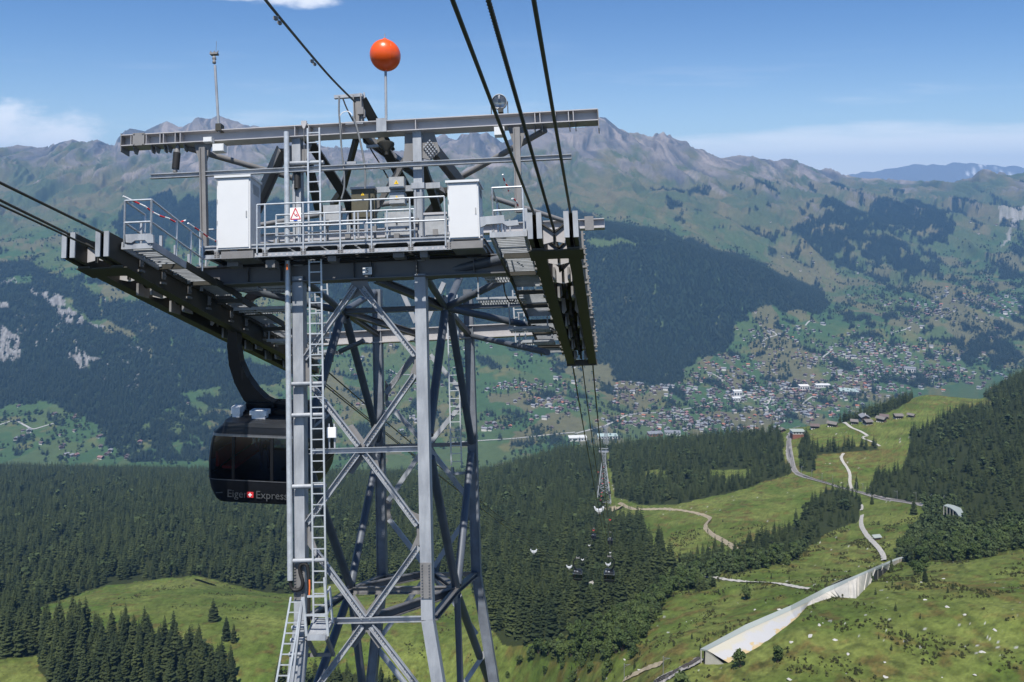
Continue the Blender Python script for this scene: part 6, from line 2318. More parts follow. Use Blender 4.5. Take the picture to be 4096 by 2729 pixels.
for a, b in ((Fp(1229, 2552, -1.0), Fp(1262, 2622, -0.15)), (Fp(1305, 2548, -1.0), Fp(1334, 2620, -0.15)), (Fp(1262, 2620, -0.15), Fp(1334, 2618, -0.15)), (Fp(1205, 2622, -0.1), Fp(1330, 2618, -0.1))):
    member('bar', a, b, (0.08, 0.08), m_galvd, 'landing_stay')
# lower inclined ladder
ladder(Fp(1187, 2388, -0.7), Fp(1100, 2900, -1.2), 0.30, (1, 0, 0), 12)
mb = TB()
mb.bar(Fp(1210, 2400, -0.8), Fp(1150, 2900, -1.2), 0.05, 0.06, (0, 1, 0))
mb.tube(Fp(1222, 2560, -0.25), Fp(1195, 2790, -0.25), 0.11, 12)
part(mb, 'guide_rail', m_galv)
for yy_ in (2512, 2562, 2618):
    mb = TB()
    mb.tube(Fp(1168 - (yy_ - 2512) * 0.1, yy_, -0.35), Fp(1225 - (yy_ - 2512) * 0.1, yy_ - 3, -0.35), 0.06, 10)
    part(mb, 'ladder_bracket', m_galv)

# ================================================================== things fixed to or standing on the tower
def tthing(name, label, cat, px, py, d):
    return thing(name, label, cat, T2W(Fp(px, py, d)))


# white cabinets
for (x0, y0, x1, y1, lab, lean) in ((868, 716, 1001, 994, 'tall white cabinet on the left end of the platform', 0), (1789, 735, 1920, 952, 'shorter white cabinet on the right end of the platform', 0)):
    r = tthing('switch_cabinet', lab, 'cabinet', (x0 + x1) / 2, y1, -1.3)
    p, q = Fp(x0, y0, -1.3), Fp(x1, y1, -1.3)
    cx_, cz_, wx, hz_ = (p[0] + q[0]) / 2, (p[2] + q[2]) / 2, abs(q[0] - p[0]), abs(p[2] - q[2])
    mb = TB()
    mb.box((cx_, -1.3 + 0.32, cz_), (wx, 0.64, hz_))
    part(mb, 'body', m_boxw, r)
    mb = TB()
    mb.box((cx_, -1.33 + 0.32, cz_ + hz_ / 2 + 0.03), (wx + 0.08, 0.74, 0.06))
    part(mb, 'lid', m_boxw, r)
    mb = TB()
    mb.box((cx_, -1.315, cz_), (wx * 0.93, 0.02, hz_ * 0.96))
    part(mb, 'door', m_boxw, r)
    mb = TB()
    for zf in (-.42, -.15, .15, .42):
        mb.tube((cx_ - wx * .475, -1.33, cz_ + zf * hz_), (cx_ - wx * .475, -1.33, cz_ + (zf + .05) * hz_), 0.014, 6)
    mb.box((cx_ + wx * .40, -1.33, cz_ - 0.02 * hz_), (0.03, 0.03, 0.16))
    part(mb, 'hinge', m_boxg, r)
    mb = TB()
    for sx in (-0.3, 0.3):
        mb.lathe((cx_ + sx * wx, -1.0, cz_ + hz_ / 2 + 0.06), [(0.0, 0), (0.03, 0), (0.045, 0.03), (0.03, 0.06), (0, 0.06)], 8)
    part(mb, 'lifting_eye', m_galv, r)
    mb = TB()
    for k in range(9):
        mb.box((cx_ + wx / 2 + 0.004, -0.95, cz_ + hz_ * 0.30 + 0.03 * k), (0.008, 0.38, 0.012))
    part(mb, 'vent', m_boxg, r)


def tri_sign(parent, c, s, y, name='warning_triangle'):
    mb = TB()
    mb.slab([(c[0] - s, y, c[2] - s * 0.8), (c[0] + s, y, c[2] - s * 0.8), (c[0], y, c[2] + s)], (0, -0.004, 0))
    o = part(mb, name, m_yel, parent)
    mb = TB()
    mb.slab([(c[0] + 0.12 * s, y - 0.006, c[2] + 0.45 * s), (c[0] - 0.22 * s, y - 0.006, c[2] - 0.15 * s), (c[0] + 0.02 * s, y - 0.006, c[2] - 0.12 * s), (c[0] - 0.1 * s, y - 0.006, c[2] - 0.65 * s), (c[0] + 0.24 * s, y - 0.006, c[2] - 0.02 * s), (c[0] + 0.02 * s, y - 0.006, c[2] - 0.02 * s)], (0, -0.003, 0))
    part(mb, 'flash_mark', m_black, o)


def jbox(x0, y0, x1, y1, d, depth, mat, lab, tri=None, cat='junction box', nm='junction_box', lid=False):
    r = tthing(nm, lab, cat, (x0 + x1) / 2, y1, d)
    p, q = Fp(x0, y0, d), Fp(x1, y1, d)
    cx_, cz_, wx, hz_ = (p[0] + q[0]) / 2, (p[2] + q[2]) / 2, abs(q[0] - p[0]), abs(p[2] - q[2])
    mb = TB()
    mb.box((cx_, d + depth / 2, cz_), (wx, depth, hz_))
    part(mb, 'body', mat, r)
    mb = TB()
    mb.box((cx_, d - 0.01, cz_), (wx * 0.94, 0.018, hz_ * 0.92))
    part(mb, 'door', mat, r)
    if lid:
        mb = TB()
        mb.box((cx_, d + depth / 2 - 0.02, cz_ + hz_ / 2 + 0.03), (wx + 0.04, depth + 0.06, 0.06))
        part(mb, 'lid', m_web, r)
    if tri:
        s = tri
        tri_sign(r, (cx_, 0, cz_ + (0.0 if not lid else hz_ * 0.33)), s, d - 0.025)
    return r, (cx_, cz_, wx, hz_)


jbox(1555, 709, 1617, 752, 0.2, 0.25, m_boxg, 'upper of two grey junction boxes with yellow warning triangle', 0.065)
jbox(1557, 771, 1619, 814, 0.2, 0.25, m_boxg, 'lower of two grey junction boxes with yellow warning triangle', 0.065)
jbox(1405, 760, 1500, 872, 0.15, 0.22, m_olive, 'olive brown panel with small yellow triangle behind the railing', 0.05, 'panel', 'control_panel', True)
r_, g_ = jbox(1538, 850, 1644, 944, -0.25, 0.5, m_boxg, 'large speckled grey steel box standing on the platform', None, 'steel box', 'steel_box')
mb = TB()
for dx, dz in ((-.02, .02), (.28, -.12), (-.26, -.15)):
    mb.box((g_[0] + dx * g_[2] * 1.2, -0.29, g_[1] + dz * g_[3] * 1.6), (0.04, 0.03, 0.05))
part(mb, 'latch', m_black, r_)
jbox(1292, 822, 1361, 890, -0.35, 0.2, m_boxg, 'grey galvanised box behind the railing beside the ladder', None)
r_, g_ = jbox(1698, 862, 1789, 941, -0.3, 0.06, m_boxg, 'checker plate panel leaning next to the right white cabinet', None, 'plate panel', 'checker_plate', True)
# pipes under the olive panel
pr_ = tthing('cable_pipe', 'row of short grey pipes below the olive panel', 'pipes', 1450, 945, 0.1)
for k, px_ in enumerate((1390, 1415, 1432, 1461, 1500)):
    mb = TB()
    mb.tube(Fp(px_, 845 if k < 3 else 892, 0.12), Fp(px_ + 2, 950, 0.12), 0.032, 8)
    part(mb, 'pipe', m_galv, pr_)

# warning sign with the falling figure
sg_ = tthing('warning_sign', 'white warning sign with red triangle and small figure on the railing', 'sign', 1182, 884, -1.3)
p, q = Fp(1160, 832, -1.3), Fp(1205, 885, -1.3)
cx_, cz_, wx, hz_ = (p[0] + q[0]) / 2, (p[2] + q[2]) / 2, abs(q[0] - p[0]), abs(p[2] - q[2])
mb = TB()
mb.box((cx_, -1.30, cz_), (wx, 0.012, hz_))
part(mb, 'board', m_whitep, sg_)
mb = TB()
A_, B_, C_ = np.array([cx_ - wx * .44, -1.312, cz_ - hz_ * .34]), np.array([cx_ + wx * .44, -1.312, cz_ - hz_ * .34]), np.array([cx_, -1.312, cz_ + hz_ * .46])
for u, v in ((A_, B_), (B_, C_), (C_, A_)):
    mb.bar(u, v, 0.006, 0.022, (0, 0, 1) if abs(u[2] - v[2]) < .01 else (1, 0, 0.3))
part(mb, 'red_triangle', m_red, sg_)
mb = TB()
mb.lathe((cx_ - 0.03, -1.313, cz_ + 0.02), [(0, 0), (0.013, 0), (0.013, 0.006), (0, 0.006)], 8, axis=(0, -1, 0))
mb.bar((cx_ - 0.03, -1.315, cz_), (cx_ + 0.03, -1.315, cz_ - 0.05), 0.016, 0.006, (0, 1, 0))
mb.bar((cx_ + 0.03, -1.315, cz_ - 0.05), (cx_ + 0.07, -1.315, cz_ - 0.03), 0.012, 0.006, (0, 1, 0))
mb.bar((cx_, -1.315, cz_ - 0.02), (cx_ + 0.05, -1.315, cz_ + 0.01), 0.01, 0.006, (0, 1, 0))
part(mb, 'figure_mark', m_red, sg_)
mb = TB()
mb.box((cx_, -1.312, cz_ - hz_ * .43), (wx * .35, 0.008, hz_ * .08))
part(mb, 'blue_mark', m_blue, sg_)

# number plate of the tower
r = tthing('number_plate', 'small plate with the number 5 on the dark front girder', 'plate', 1469, 1097, -0.25)
p, q = Fp(1451, 1070, -0.24), Fp(1488, 1098, -0.24)
mb = TB()
mb.box(((p[0] + q[0]) / 2, -0.24, (p[2] + q[2]) / 2), (abs(q[0] - p[0]), 0.012, abs(p[2] - q[2])))
part(mb, 'plate', m_whitep, r)


def text_obj(s, size, origin, xdir, ydir, mat, name, parent, extrude=0.003, align='CENTER'):
    cu = bpy.data.curves.new(name, 'FONT')
    cu.body = s
    cu.size = size
    cu.extrude = extrude
    cu.align_x = align
    cu.align_y = 'CENTER'
    cu.resolution_u = 3
    tmp = bpy.data.objects.new(name, cu)
    COL.objects.link(tmp)
    dg = bpy.context.evaluated_depsgraph_get()
    me = bpy.data.meshes.new_from_object(tmp.evaluated_get(dg))
    bpy.data.objects.remove(tmp)
    xd, yd = np.array(xdir, float), np.array(ydir, float)
    zd = np.cross(xd, yd)
    n = len(me.vertices)
    co = np.zeros(n * 3, np.float32)
    me.vertices.foreach_get('co', co)
    co = co.reshape(-1, 3)
    off = np.zeros(3)
    pp = parent
    while pp is not None:
        off += np.array(pp.location)
        pp = pp.parent
    wv = np.array(origin)[None] + co[:, :1] * xd + co[:, 1:2] * yd + co[:, 2:] * zd - off
    me.vertices.foreach_set('co', wv.astype(np.float32).ravel())
    me.update()
    me.materials.clear()
    me.materials.append(mat)
    o = bpy.data.objects.new(name, me)
    COL.objects.link(o)
    o.parent = parent
    return o


text_obj('5', 0.17, T2W([(p[0] + q[0]) / 2, -0.252, (p[2] + q[2]) / 2]), EX, EZ, m_black, 'number', r)

# orange marker ball on its mast
pm = Fp(1540, 300, -0.05)
bl_ = tthing('warning_ball', 'shiny orange warning ball on a thin mast above the top beam', 'ball', 1545, 480, -0.05)
mb = TB()
rb_ = 64.5 * 21.3 / F
cb = Fp(1541, 222, -0.05)
mb.lathe(cb, [(rb_ * math.sin(R(a)), -rb_ * math.cos(R(a))) for a in range(4, 177, 6)], 40)
mb.lathe(cb + [0, 0, rb_ * 0.97], [(0.085, 0), (0.07, 0.04), (0.05, 0.07), (0.0, 0.08)], 12)
mb.lathe(cb - [0, 0, rb_ * 1.07], [(0, 0), (0.05, 0.0), (0.09, 0.05), (0.11, 0.10)], 12)
part(mb, 'ball', m_oran, bl_)
mb = TB()
for k in range(40):
    a0, a1 = R(8 + 164 * k / 40), R(8 + 164 * (k + 1) / 40)
    e = rb_ * 1.002
    az = R(-52)
    P0 = cb + [e * math.sin(a0) * math.cos(az), e * math.sin(a0) * math.sin(az), -e * math.cos(a0)]
    P1 = cb + [e * math.sin(a1) * math.cos(az), e * math.sin(a1) * math.sin(az), -e * math.cos(a1)]
    mb.tube(P0, P1, 0.006, 5)
part(mb, 'seam', m_oran, bl_)
mb = TB()
mb.tube(cb - [0, 0, rb_ + 0.03], Fp(1545, 500, -0.05), 0.036, 10)
mb.tube(cb + [0, 0, rb_], cb + [0, 0, rb_ + 0.2], 0.012, 6)
part(mb, 'mast', m_galv, bl_)
mb = TB()
a = Fp(1546, 575, -0.05)
mb.lathe(a - [0, 0, 0.32], [(0.05, 0), (0.06, 0.12), (0.22, 0.28), (0.22, 0.34)], 10)
part(mb, 'foot', m_dk, bl_)

# round floodlight
m_chrome = mat_plain('reflector', (0.80, 0.81, 0.82), 0.3, 0.55, var=0.1, scale=8)
m_glass = bpy.data.materials.new('lamp_glass')
m_glass.use_nodes = True
t = NT(m_glass.node_tree)
o_ = t.n('ShaderNodeOutputMaterial')
gl = t.n('ShaderNodeBsdfGlossy', i_Roughness=0.03)
tr = t.n('ShaderNodeBsdfTransparent')
fr = t.n('ShaderNodeFresnel', i_IOR=1.45)
mxs = t.n('ShaderNodeMixShader', i_0=t.math('MULTIPLY_ADD', fr.outputs[0], 1.0, 0.06), i_1=tr.outputs[0], i_2=gl.outputs[0])
t.link(mxs.outputs[0], o_.inputs[0])
fl_ = tthing('floodlight', 'round clear floodlight in a thin bracket on the top beam', 'floodlight', 1995, 460, -0.1)
cf = Fp(1995, 402, -0.1)
rf_ = 31 * 21 / F
mb = TB()
mb.lathe(cf + [0, 0.16, 0], [(rf_ * math.cos(R(a)), rf_ * 0.75 * math.sin(R(a))) for a in range(0, 91, 10)], 24, axis=(0, 1, 0.08))
part(mb, 'reflector', m_chrome, fl_)
mb = TB()
mb.lathe(cf + [0, 0.10, 0], [(rf_ * 0.99 * math.cos(R(a)), -rf_ * 0.35 * math.sin(R(a))) for a in range(0, 91, 10)], 24, axis=(0, 1, 0.08))
part(mb, 'lens', m_glass, fl_)
mb = TB()
mb.lathe(cf + [0, 0.08, 0], [(rf_ * 0.98, 0), (rf_ * 1.06, 0.0), (rf_ * 1.06, 0.08), (rf_ * 0.98, 0.08)], 24, axis=(0, 1, 0.08))
mb.lathe(cf + [0, 0.1, 0.0], [(0.0, -0.03), (0.03, -0.02), (0.035, 0.15), (0.02, 0.2)], 10, axis=(0, 0, 1))
part(mb, 'rim', m_galv, fl_)
mb = TB()
mb.box(cf + [0.03, 0.1, -rf_ - 0.05], (0.14, 0.12, 0.12))
for s in (-1, 1):
    mb.bar(cf + [s * rf_ * 1.13, 0.1, 0.0], cf + [s * rf_ * 1.13, 0.1, -rf_ - 0.17], 0.025, 0.02, (0, 1, 0))
mb.bar(cf + [-rf_ * 1.13, 0.1, -rf_ - 0.17], cf + [rf_ * 1.5, 0.1, -rf_ - 0.17], 0.05, 0.02)
part(mb, 'bracket', m_dk, fl_)
jbox(1976, 508, 2018, 540, -0.32, 0.2, m_boxw, 'small white box hanging under the top beam by the floodlight', None, 'box', 'small_box')
jbox(813, 549, 847, 567, -0.42, 0.15, m_boxw, 'small white box on the left part of the top beam', None, 'box', 'small_box')
jbox(850, 576, 894, 604, -0.42, 0.2, m_boxw, 'pale box hanging below the antenna mast', None, 'box', 'small_box')
jbox(1307, 1710, 1344, 1752, -0.1, 0.10, m_whitep, 'white square plate antenna on the middle strut beside the ladder', None, 'antenna', 'plate_antenna')
for px_ in (1316, 1338):
    member('bar', Fp(px_, 1695, 0.0), Fp(px_ + 2, 1798, 0.0), (0.04, 0.04), m_galv, 'antenna_post')

# antenna mast at the left
an = tthing('antenna_mast', 'thin weather mast with small sensor head at the left of the top beam', 'mast', 878, 530, -0.2)
mb = TB()
mb.tube(Fp(876, 530, -0.2), Fp(860, 262, -0.2), 0.036, 8)
part(mb, 'pole', m_galv, an)
mb = TB()
c = Fp(857, 240, -0.2)
mb.lathe(c - [0, 0, 0.12], [(0.02, 0), (0.05, 0.02), (0.05, 0.08), (0.025, 0.1), (0.06, 0.14), (0.05, 0.2), (0.02, 0.24)], 10)
mb.box(c + [0, 0, 0.17], (0.22, 0.12, 0.05))
for s in (-.09, 0, .09):
    mb.tube(c + [s, 0, 0.16], c + [s * 1.2, 0, 0.26], 0.018, 6)
mb.tube(c + [0.05, 0, 0.2], c + [0.06, 0, 0.55], 0.006, 5)
part(mb, 'sensor_head', m_galvd, an)
mb = TB()
mb.box(Fp(879, 513, -0.2), (0.16, 0.2, 0.2))
part(mb, 'foot', m_dk, an)

# hanging dark camera under the left beam end
r = tthing('hanging_lamp', 'dark cylindrical device hanging under the left end of the top beam', 'device', 702, 640, -0.1)
mb = TB()
a, b = Fp(708, 612, -0.1), Fp(702, 676, -0.1)
mb.tube(a, b, 0.10, 14)
part(mb, 'housing', m_black, r)
mb = TB()
mb.tube(Fp(712, 582, -0.1), a, 0.05, 8, r1=0.09)
mb.tube(b, Fp(700, 690, -0.1), 0.06, 10)
part(mb, 'bracket', m_galvd, r)
# insulator coil at the left post
r = tthing('coiled_cable', 'black coiled cable hanging on the left post behind the second rail', 'cable', 1190, 760, -0.2)
mb = TB()
a, b = Fp(1190, 690, -0.2), Fp(1190, 755, -0.2)
pr2 = []
for k in range(23):
    pr2.append((0.085 if k % 2 else 0.10, k * (a[2] - b[2]) / 22))
mb.lathe(b, pr2, 12)
part(mb, 'coil', m_black, r)
# pulley on the top beam
r = tthing('pulley_block', 'pale pulley block on the top beam above the ladder', 'pulley', 1215, 510, -0.2)
c = Fp(1215, 497, -0.3)
mb = TB()
mb.slab([c + [-0.07, 0, 0.10], c + [0.07, 0, 0.10], c + [0.08, 0, 0.02], c + [0.02, 0, -0.12], c + [-0.02, 0, -0.12], c + [-0.08, 0, 0.02]], (0, 0.06, 0))
part(mb, 'cheek', m_web, r)
mb = TB()
mb.tube(c + [0.0, 0.1, 0.03], c + [0.22, 0.4, -0.14], 0.07, 8)
mb.tube(c + [0, 0, -0.12], Fp(1218, 690, -0.3), 0.008, 5)
part(mb, 'arm', m_galvd, r)

# red and white chains
def chain(px_pts, d0, d1, lab):
    P = [T2W(Lc(x, y, y=d0 + (d1 - d0) * i / (len(px_pts) - 1))) for i, (x, y) in enumerate(px_pts)]
    P = dens(np.array(P), 4)
    r = thing('barrier_chain', lab, 'chain', P[0])
    for k in range(0, len(P) - 1, 3):
        mb = MB()
        seg_ = P[k:k + 4]
        mb.path(list(seg_), 0.020, 6)
        mb.build('chain_links', m_red if (k // 3) % 2 else m_whitep, r)


chain([(492, 785), (535, 805), (580, 826), (612, 850), (645, 866), (672, 873), (700, 888), (725, 888), (742, 882)], -3.75, -2.2, 'red and white chain along the left walkway')
chain([(752, 893), (785, 915), (805, 928), (830, 948), (868, 968)], -2.1, -0.6, 'second red and white chain nearer the left cabinet')
chain([(2011, 698), (2015, 715), (2020, 732), (2030, 745), (2034, 765)], -3.3, -2.9, 'short red and white chain on the right walkway post')
chain([(2048, 795), (2056, 796), (2068, 810), (2072, 825)], -2.4, -2.0, 'red chain end tied near the right post')

# loose cables at the head and the splice
m_cab = mat_plain('grey_cable', (0.16, 0.17, 0.18), 0.5)


def tcable(pts, r, mat, name, lab, cat='cable', ds=None):
    P = []
    for i, (x, y) in enumerate(pts):
        d = ds if np.isscalar(ds) else ds[0] + (ds[1] - ds[0]) * i / (len(pts) - 1)
        P.append(T2W(Lc(x, y, y=d)))
    P = np.array(P)
    for _ in range(2):
        Q = [P[0]]
        for a, b in zip(P[:-1], P[1:]):
            Q += [a * .75 + b * .25, a * .25 + b * .75]
        Q.append(P[-1])
        P = np.array(Q)
    mb = MB()
    mb.path(list(P), r, 7)
    o = mb.build(name, mat, loc=P[0])
    tag(o, lab, cat)
    return o


tcable([(1357, 385), (1355, 440), (1360, 500), (1366, 600), (1374, 660), (1378, 720), (1377, 760), (1366, 795)], 0.026, m_cab, 'hanging_cable', 'grey cable hanging from the left end of the head cross arm', ds=-0.3)
tcable([(1412, 465), (1425, 500), (1442, 570), (1456, 640), (1462, 700), (1460, 755)], 0.03, m_cab, 'hanging_cable', 'thick grey cable dropping from the rope clamp to the olive panel', ds=-0.3)
tcable([(1408, 460), (1395, 445), (1375, 447), (1360, 460), (1355, 480), (1360, 495)], 0.012, m_whitep, 'cable_loop', 'thin pale cable loop beside the head post', ds=-0.3)
tcable([(1372, 395), (1385, 430), (1410, 480), (1450, 550), (1475, 580), (1490, 610), (1520, 655), (1552, 712)], 0.022, m_black, 'hanging_cable', 'thin black cable running diagonally behind the top beam', ds=0.3)
tcable([(1161, 2322), (1164, 2350), (1175, 2362), (1195, 2360), (1208, 2350), (1212, 2325), (1200, 2295), (1197, 2270), (1206, 2255), (1222, 2255), (1232, 2268), (1236, 2330), (1236, 2400), (1234, 2500)], 0.045, m_black, 'looped_cable', 'black looped cable leaving the conduit at the leg splice', ds=-0.28)
tcable([(1238, 2320), (1239, 2350), (1237, 2384)], 0.022, m_oranc, 'orange_cord', 'orange cord hanging beside the ladder at the splice', 'cord', ds=-0.35)
tcable([(1148, 1056), (1149, 1070), (1149, 1080)], 0.026, m_oranc, 'orange_cord', 'short orange cord end under the platform left of the leg', 'cord', ds=-0.8)
tcable([(2014, 1132), (2018, 1165), (2028, 1195), (2046, 1212), (2060, 1200)], 0.02, m_black, 'hanging_cable', 'black cable loop hanging under the right walkway', ds=1.0)

# ================================================================== ropes
DUP = np.array([0.124, 1, -0.295])


def saddle_pts(x, top=-0.02, y0=-4.1, y1=9.3, k=14):
    P = []
    for y in np.linspace(y0, y1, k):
        z, h = prof_z(y)
        P.append(T2W([x, y, z + h + top]))
    return P


def catenary(P, knots, n=70):
    """through the rope's end at the tower and the known points down the valley"""
    Yk_ = np.array([P[1]] + [q[1] for q in knots])
    Xk_ = np.array([P[0]] + [q[0] for q in knots])
    Zk_ = np.array([P[2]] + [q[2] for q in knots])
    M_ = np.vander(Yk_ / 500, 4)
    out_ = []
    cx_ = np.linalg.lstsq(np.vander(Yk_ / 500, min(3, len(Yk_))), Xk_, rcond=None)[0]
    cz_ = np.linalg.lstsq(np.vander(Yk_ / 500, min(4, len(Yk_))), Zk_, rcond=None)[0]
    ex = P[0] - np.polyval(cx_, Yk_[0] / 500)
    ez = P[2] - np.polyval(cz_, Yk_[0] / 500)
    for t_ in np.linspace(0, 1, n):
        Y = Yk_[0] + (Yk_[-1] - Yk_[0]) * t_ ** 1.6
        f_ = (1 - t_) ** 3
        out_.append(np.array([np.polyval(cx_, Y / 500) + ex * f_, Y, np.polyval(cz_, Y / 500) + ez * f_]))
    return out_


KR = [at(2397, 2035, 80), at(2436, 2245, 250), at(2437, 2110, 515), at(2410, 1806, 850)]
KL = [at(2135, 2205, 118), at(2307, 2254, 285), at(2376, 2110, 570), at(2396, 1806, 850)]
ROPES = []
TGT = {('right', 'inner'): (1810, 0), ('right', 'haul'): (1953, 0), ('right', 'outer'): (2135, 0), ('left', 'inner'): (0, 731), ('left', 'outer'): (0, 801), ('left', 'haul'): (0, 820)}


def rope_dir(S0, xt, yt):
    """direction of the rope up the hill so that it passes the given place"""
    if yt == 0:
        Y1 = (S0[2] + .295 * S0[1]) / (HY / F + .295)
        return np.array([(S0[0] - (xt - CX) / F * Y1) / (S0[1] - Y1), 1, -0.295])
    Y1 = (.124 * S0[1] - S0[0]) / (.124 + .64)
    return np.array([.124, 1, -((HY - yt) / F * Y1 - S0[2]) / (S0[1] - Y1)])


for xc, K_, sd in ((XR, KR, 'right'), (XL, KL, 'left')):
    for dx, kind in ((-0.4, 'inner' if sd == 'right' else 'outer'), (0.4, 'outer' if sd == 'right' else 'inner'), (0.0, 'haul')):
        if kind == 'haul':
            S = [T2W([xc, y, prof_z(y)[0] + prof_z(y)[1] * 0.52]) for y in np.linspace(-3.9, 9.2, 12)]
            rr_ = 0.024
        else:
            S = saddle_pts(xc + dx)
            rr_ = 0.030
        DUP = rope_dir(S[0], *TGT[(sd, kind)])
        up_ = [S[0] - DUP * s for s in (34, 24, 16, 10, 6, 3, 1.2)]
        dn_ = catenary(S[-1], [q + np.array([dx * 0.9, 0, -0.35 if kind == 'haul' else 0]) for q in K_])
        mb = MB()
        mb.path(up_ + S + dn_[1:], rr_, 8)
        lab = {'haul': 'stranded middle haul rope of the %s line', 'inner': 'inner black track rope over the %s saddle', 'outer': 'outer black track rope over the %s saddle'}[kind] % sd
        o = mb.build('haul_rope' if kind == 'haul' else 'track_rope', m_rope, loc=S[0])
        tag(o, lab, 'rope')
        if kind == 'haul' and sd == 'right':
            for a, b in zip(up_[:-1] + [up_[-1]], up_[1:] + [S[0]]):
                pass
            st_ = MB()
            tot = S[0] - DUP * 22
            n_ = 330
            for k in range(n_):
                p = S[0] - DUP * (22 * k / n_)
                st_.lathe(p, [(0.020, -0.014), (0.033, 0), (0.020, 0.014)], 7, axis=tuple(DUP))
            so_ = st_.build('strand', m_rope, o)
# signal line from the head post over the viewpoint
SL = [at(1420, 408, 20.9), at(1335, 325, 18.6), at(1252, 230, 16.6), at(1182, 146, 15.0), at(1112, 62, 13.6), at(1062, 0, 12.7), at(960, -130, 10.9), at(700, -400, 7.4)]
SL = np.array(SL)
for _ in range(2):
    Q = [SL[0]]
    for a, b in zip(SL[:-1], SL[1:]):
        Q += [a * .75 + b * .25, a * .25 + b * .75]
    Q.append(SL[-1])
    SL = np.array(Q)
mb = MB()
mb.path(list(SL), 0.026, 7)
tag(mb.build('signal_line', m_rope, loc=SL[0]), 'single dark signal line rising to the upper left from the head post', 'cable')
for (x, y, Y), lab in (((1110, 64, 13.55), 'upper vibration damper with two small weights on the signal line'), ((1253, 236, 16.6), 'lower vibration damper with two small weights on the signal line')):
    p = at(x, y, Y)
    r = thing('line_damper', lab, 'damper', p)
    d = SL[-1] - SL[0]
    d /= np.linalg.norm(d)
    mb = MB()
    mb.bar(p + [0, 0, .03], p + [0, 0, -.07], 0.03, 0.03, (0, 1, 0))
    mb.tube(p - d * 0.16 + [0, 0, -.07], p + d * 0.16 + [0, 0, -.07], 0.008, 5)
    mb.build('arm', m_galv, r)
    for s in (-1, 1):
        mb = MB()
        c = p + d * 0.16 * s + [0, 0, -.08]
        mb.tube(c - d * 0.045, c + d * 0.045, 0.035, 8)
        mb.build('weight', m_galvd, r)
# ================================================================== cabins, rope carriers, lower towers
m_cabin = mat_plain('cabin_black', (0.009, 0.010, 0.013), 0.38, 0.0, var=0.1, spec=0.3)
m_trim = mat_plain('cabin_trim', (0.16, 0.165, 0.18), 0.35, 0.4)
m_roofc = mat_plain('cabin_roof', (0.020, 0.022, 0.026), 0.5, 0.0)
m_trimglint = mat_plain('cabin_trim_glint', (0.55, 0.57, 0.60), 0.25, 0.6)  # bright trim of the far cabins, a painted glint below the roof
m_cglass = bpy.data.materials.new('cabin_glass')
m_cglass.use_nodes = True
t = NT(m_cglass.node_tree)
o_ = t.n('ShaderNodeOutputMaterial')
gl = t.n('ShaderNodeBsdfGlossy', i_Color=(0.75, 0.82, 0.95, 1), i_Roughness=0.04)
tr = t.n('ShaderNodeBsdfTransparent', i_Color=(0.34, 0.37, 0.42, 1))
fr = t.n('ShaderNodeFresnel', i_IOR=1.45)
mxs = t.n('ShaderNodeMixShader', i_0=t.math('MULTIPLY_ADD', fr.outputs[0], 0.9, 0.05), i_1=tr.outputs[0], i_2=gl.outputs[0])
t.link(mxs.outputs[0], o_.inputs[0])

CW, CL, CH = 3.05, 2.9, 2.30         # width across, length along the rope, height
# half width of the body at heights (share of CH from the bottom)
SHAPE = [(0.0, 0.39), (0.03, 0.425), (0.16, 0.475), (0.30, 0.495), (0.48, 0.50), (0.66, 0.488), (0.80, 0.465), (0.88, 0.435), (0.955, 0.36), (1.0, 0.335)]


def sh_w(f):
    return np.interp(f, [s[0] for s in SHAPE], [s[1] for s in SHAPE]) * CW


def sh_l(f):
    return CL / 2 * (0.80 + 0.20 * sh_w(f) / (0.5 * CW))


def ring(f, grow=0.0, n=40):
    """rounded rectangle at the height share f"""
    hw, hl = sh_w(f) + grow, sh_l(f) + grow
    P = []
    for k in range(n):
        a = 2 * math.pi * (k + 0.5) / n
        c, s = math.cos(a), math.sin(a)
        e = 0.20
        P.append((hw * math.copysign(abs(c) ** e, c), hl * math.copysign(abs(s) ** e, s), (f - 1.0) * CH))
    return P


def loft(mb, fs_, grow=0.0, mat=0, cap0=False, cap1=False, ks=None, n=40):
    vs = []
    for f in fs_:
        vs += ring(f, grow, n)
    fs = []
    for i in range(len(fs_) - 1):
        for k in (range(n) if ks is None else ks):
            fs.append((i * n + k, i * n + (k + 1) % n, (i + 1) * n + (k + 1) % n, (i + 1) * n + k))
    mb.add(vs, fs, mat, True)
    if cap0:
        mb.add(ring(fs_[0], grow, n), [tuple(range(n))[::-1]], mat)
    if cap1:
        mb.add(ring(fs_[-1], grow, n), [tuple(range(n))], mat)


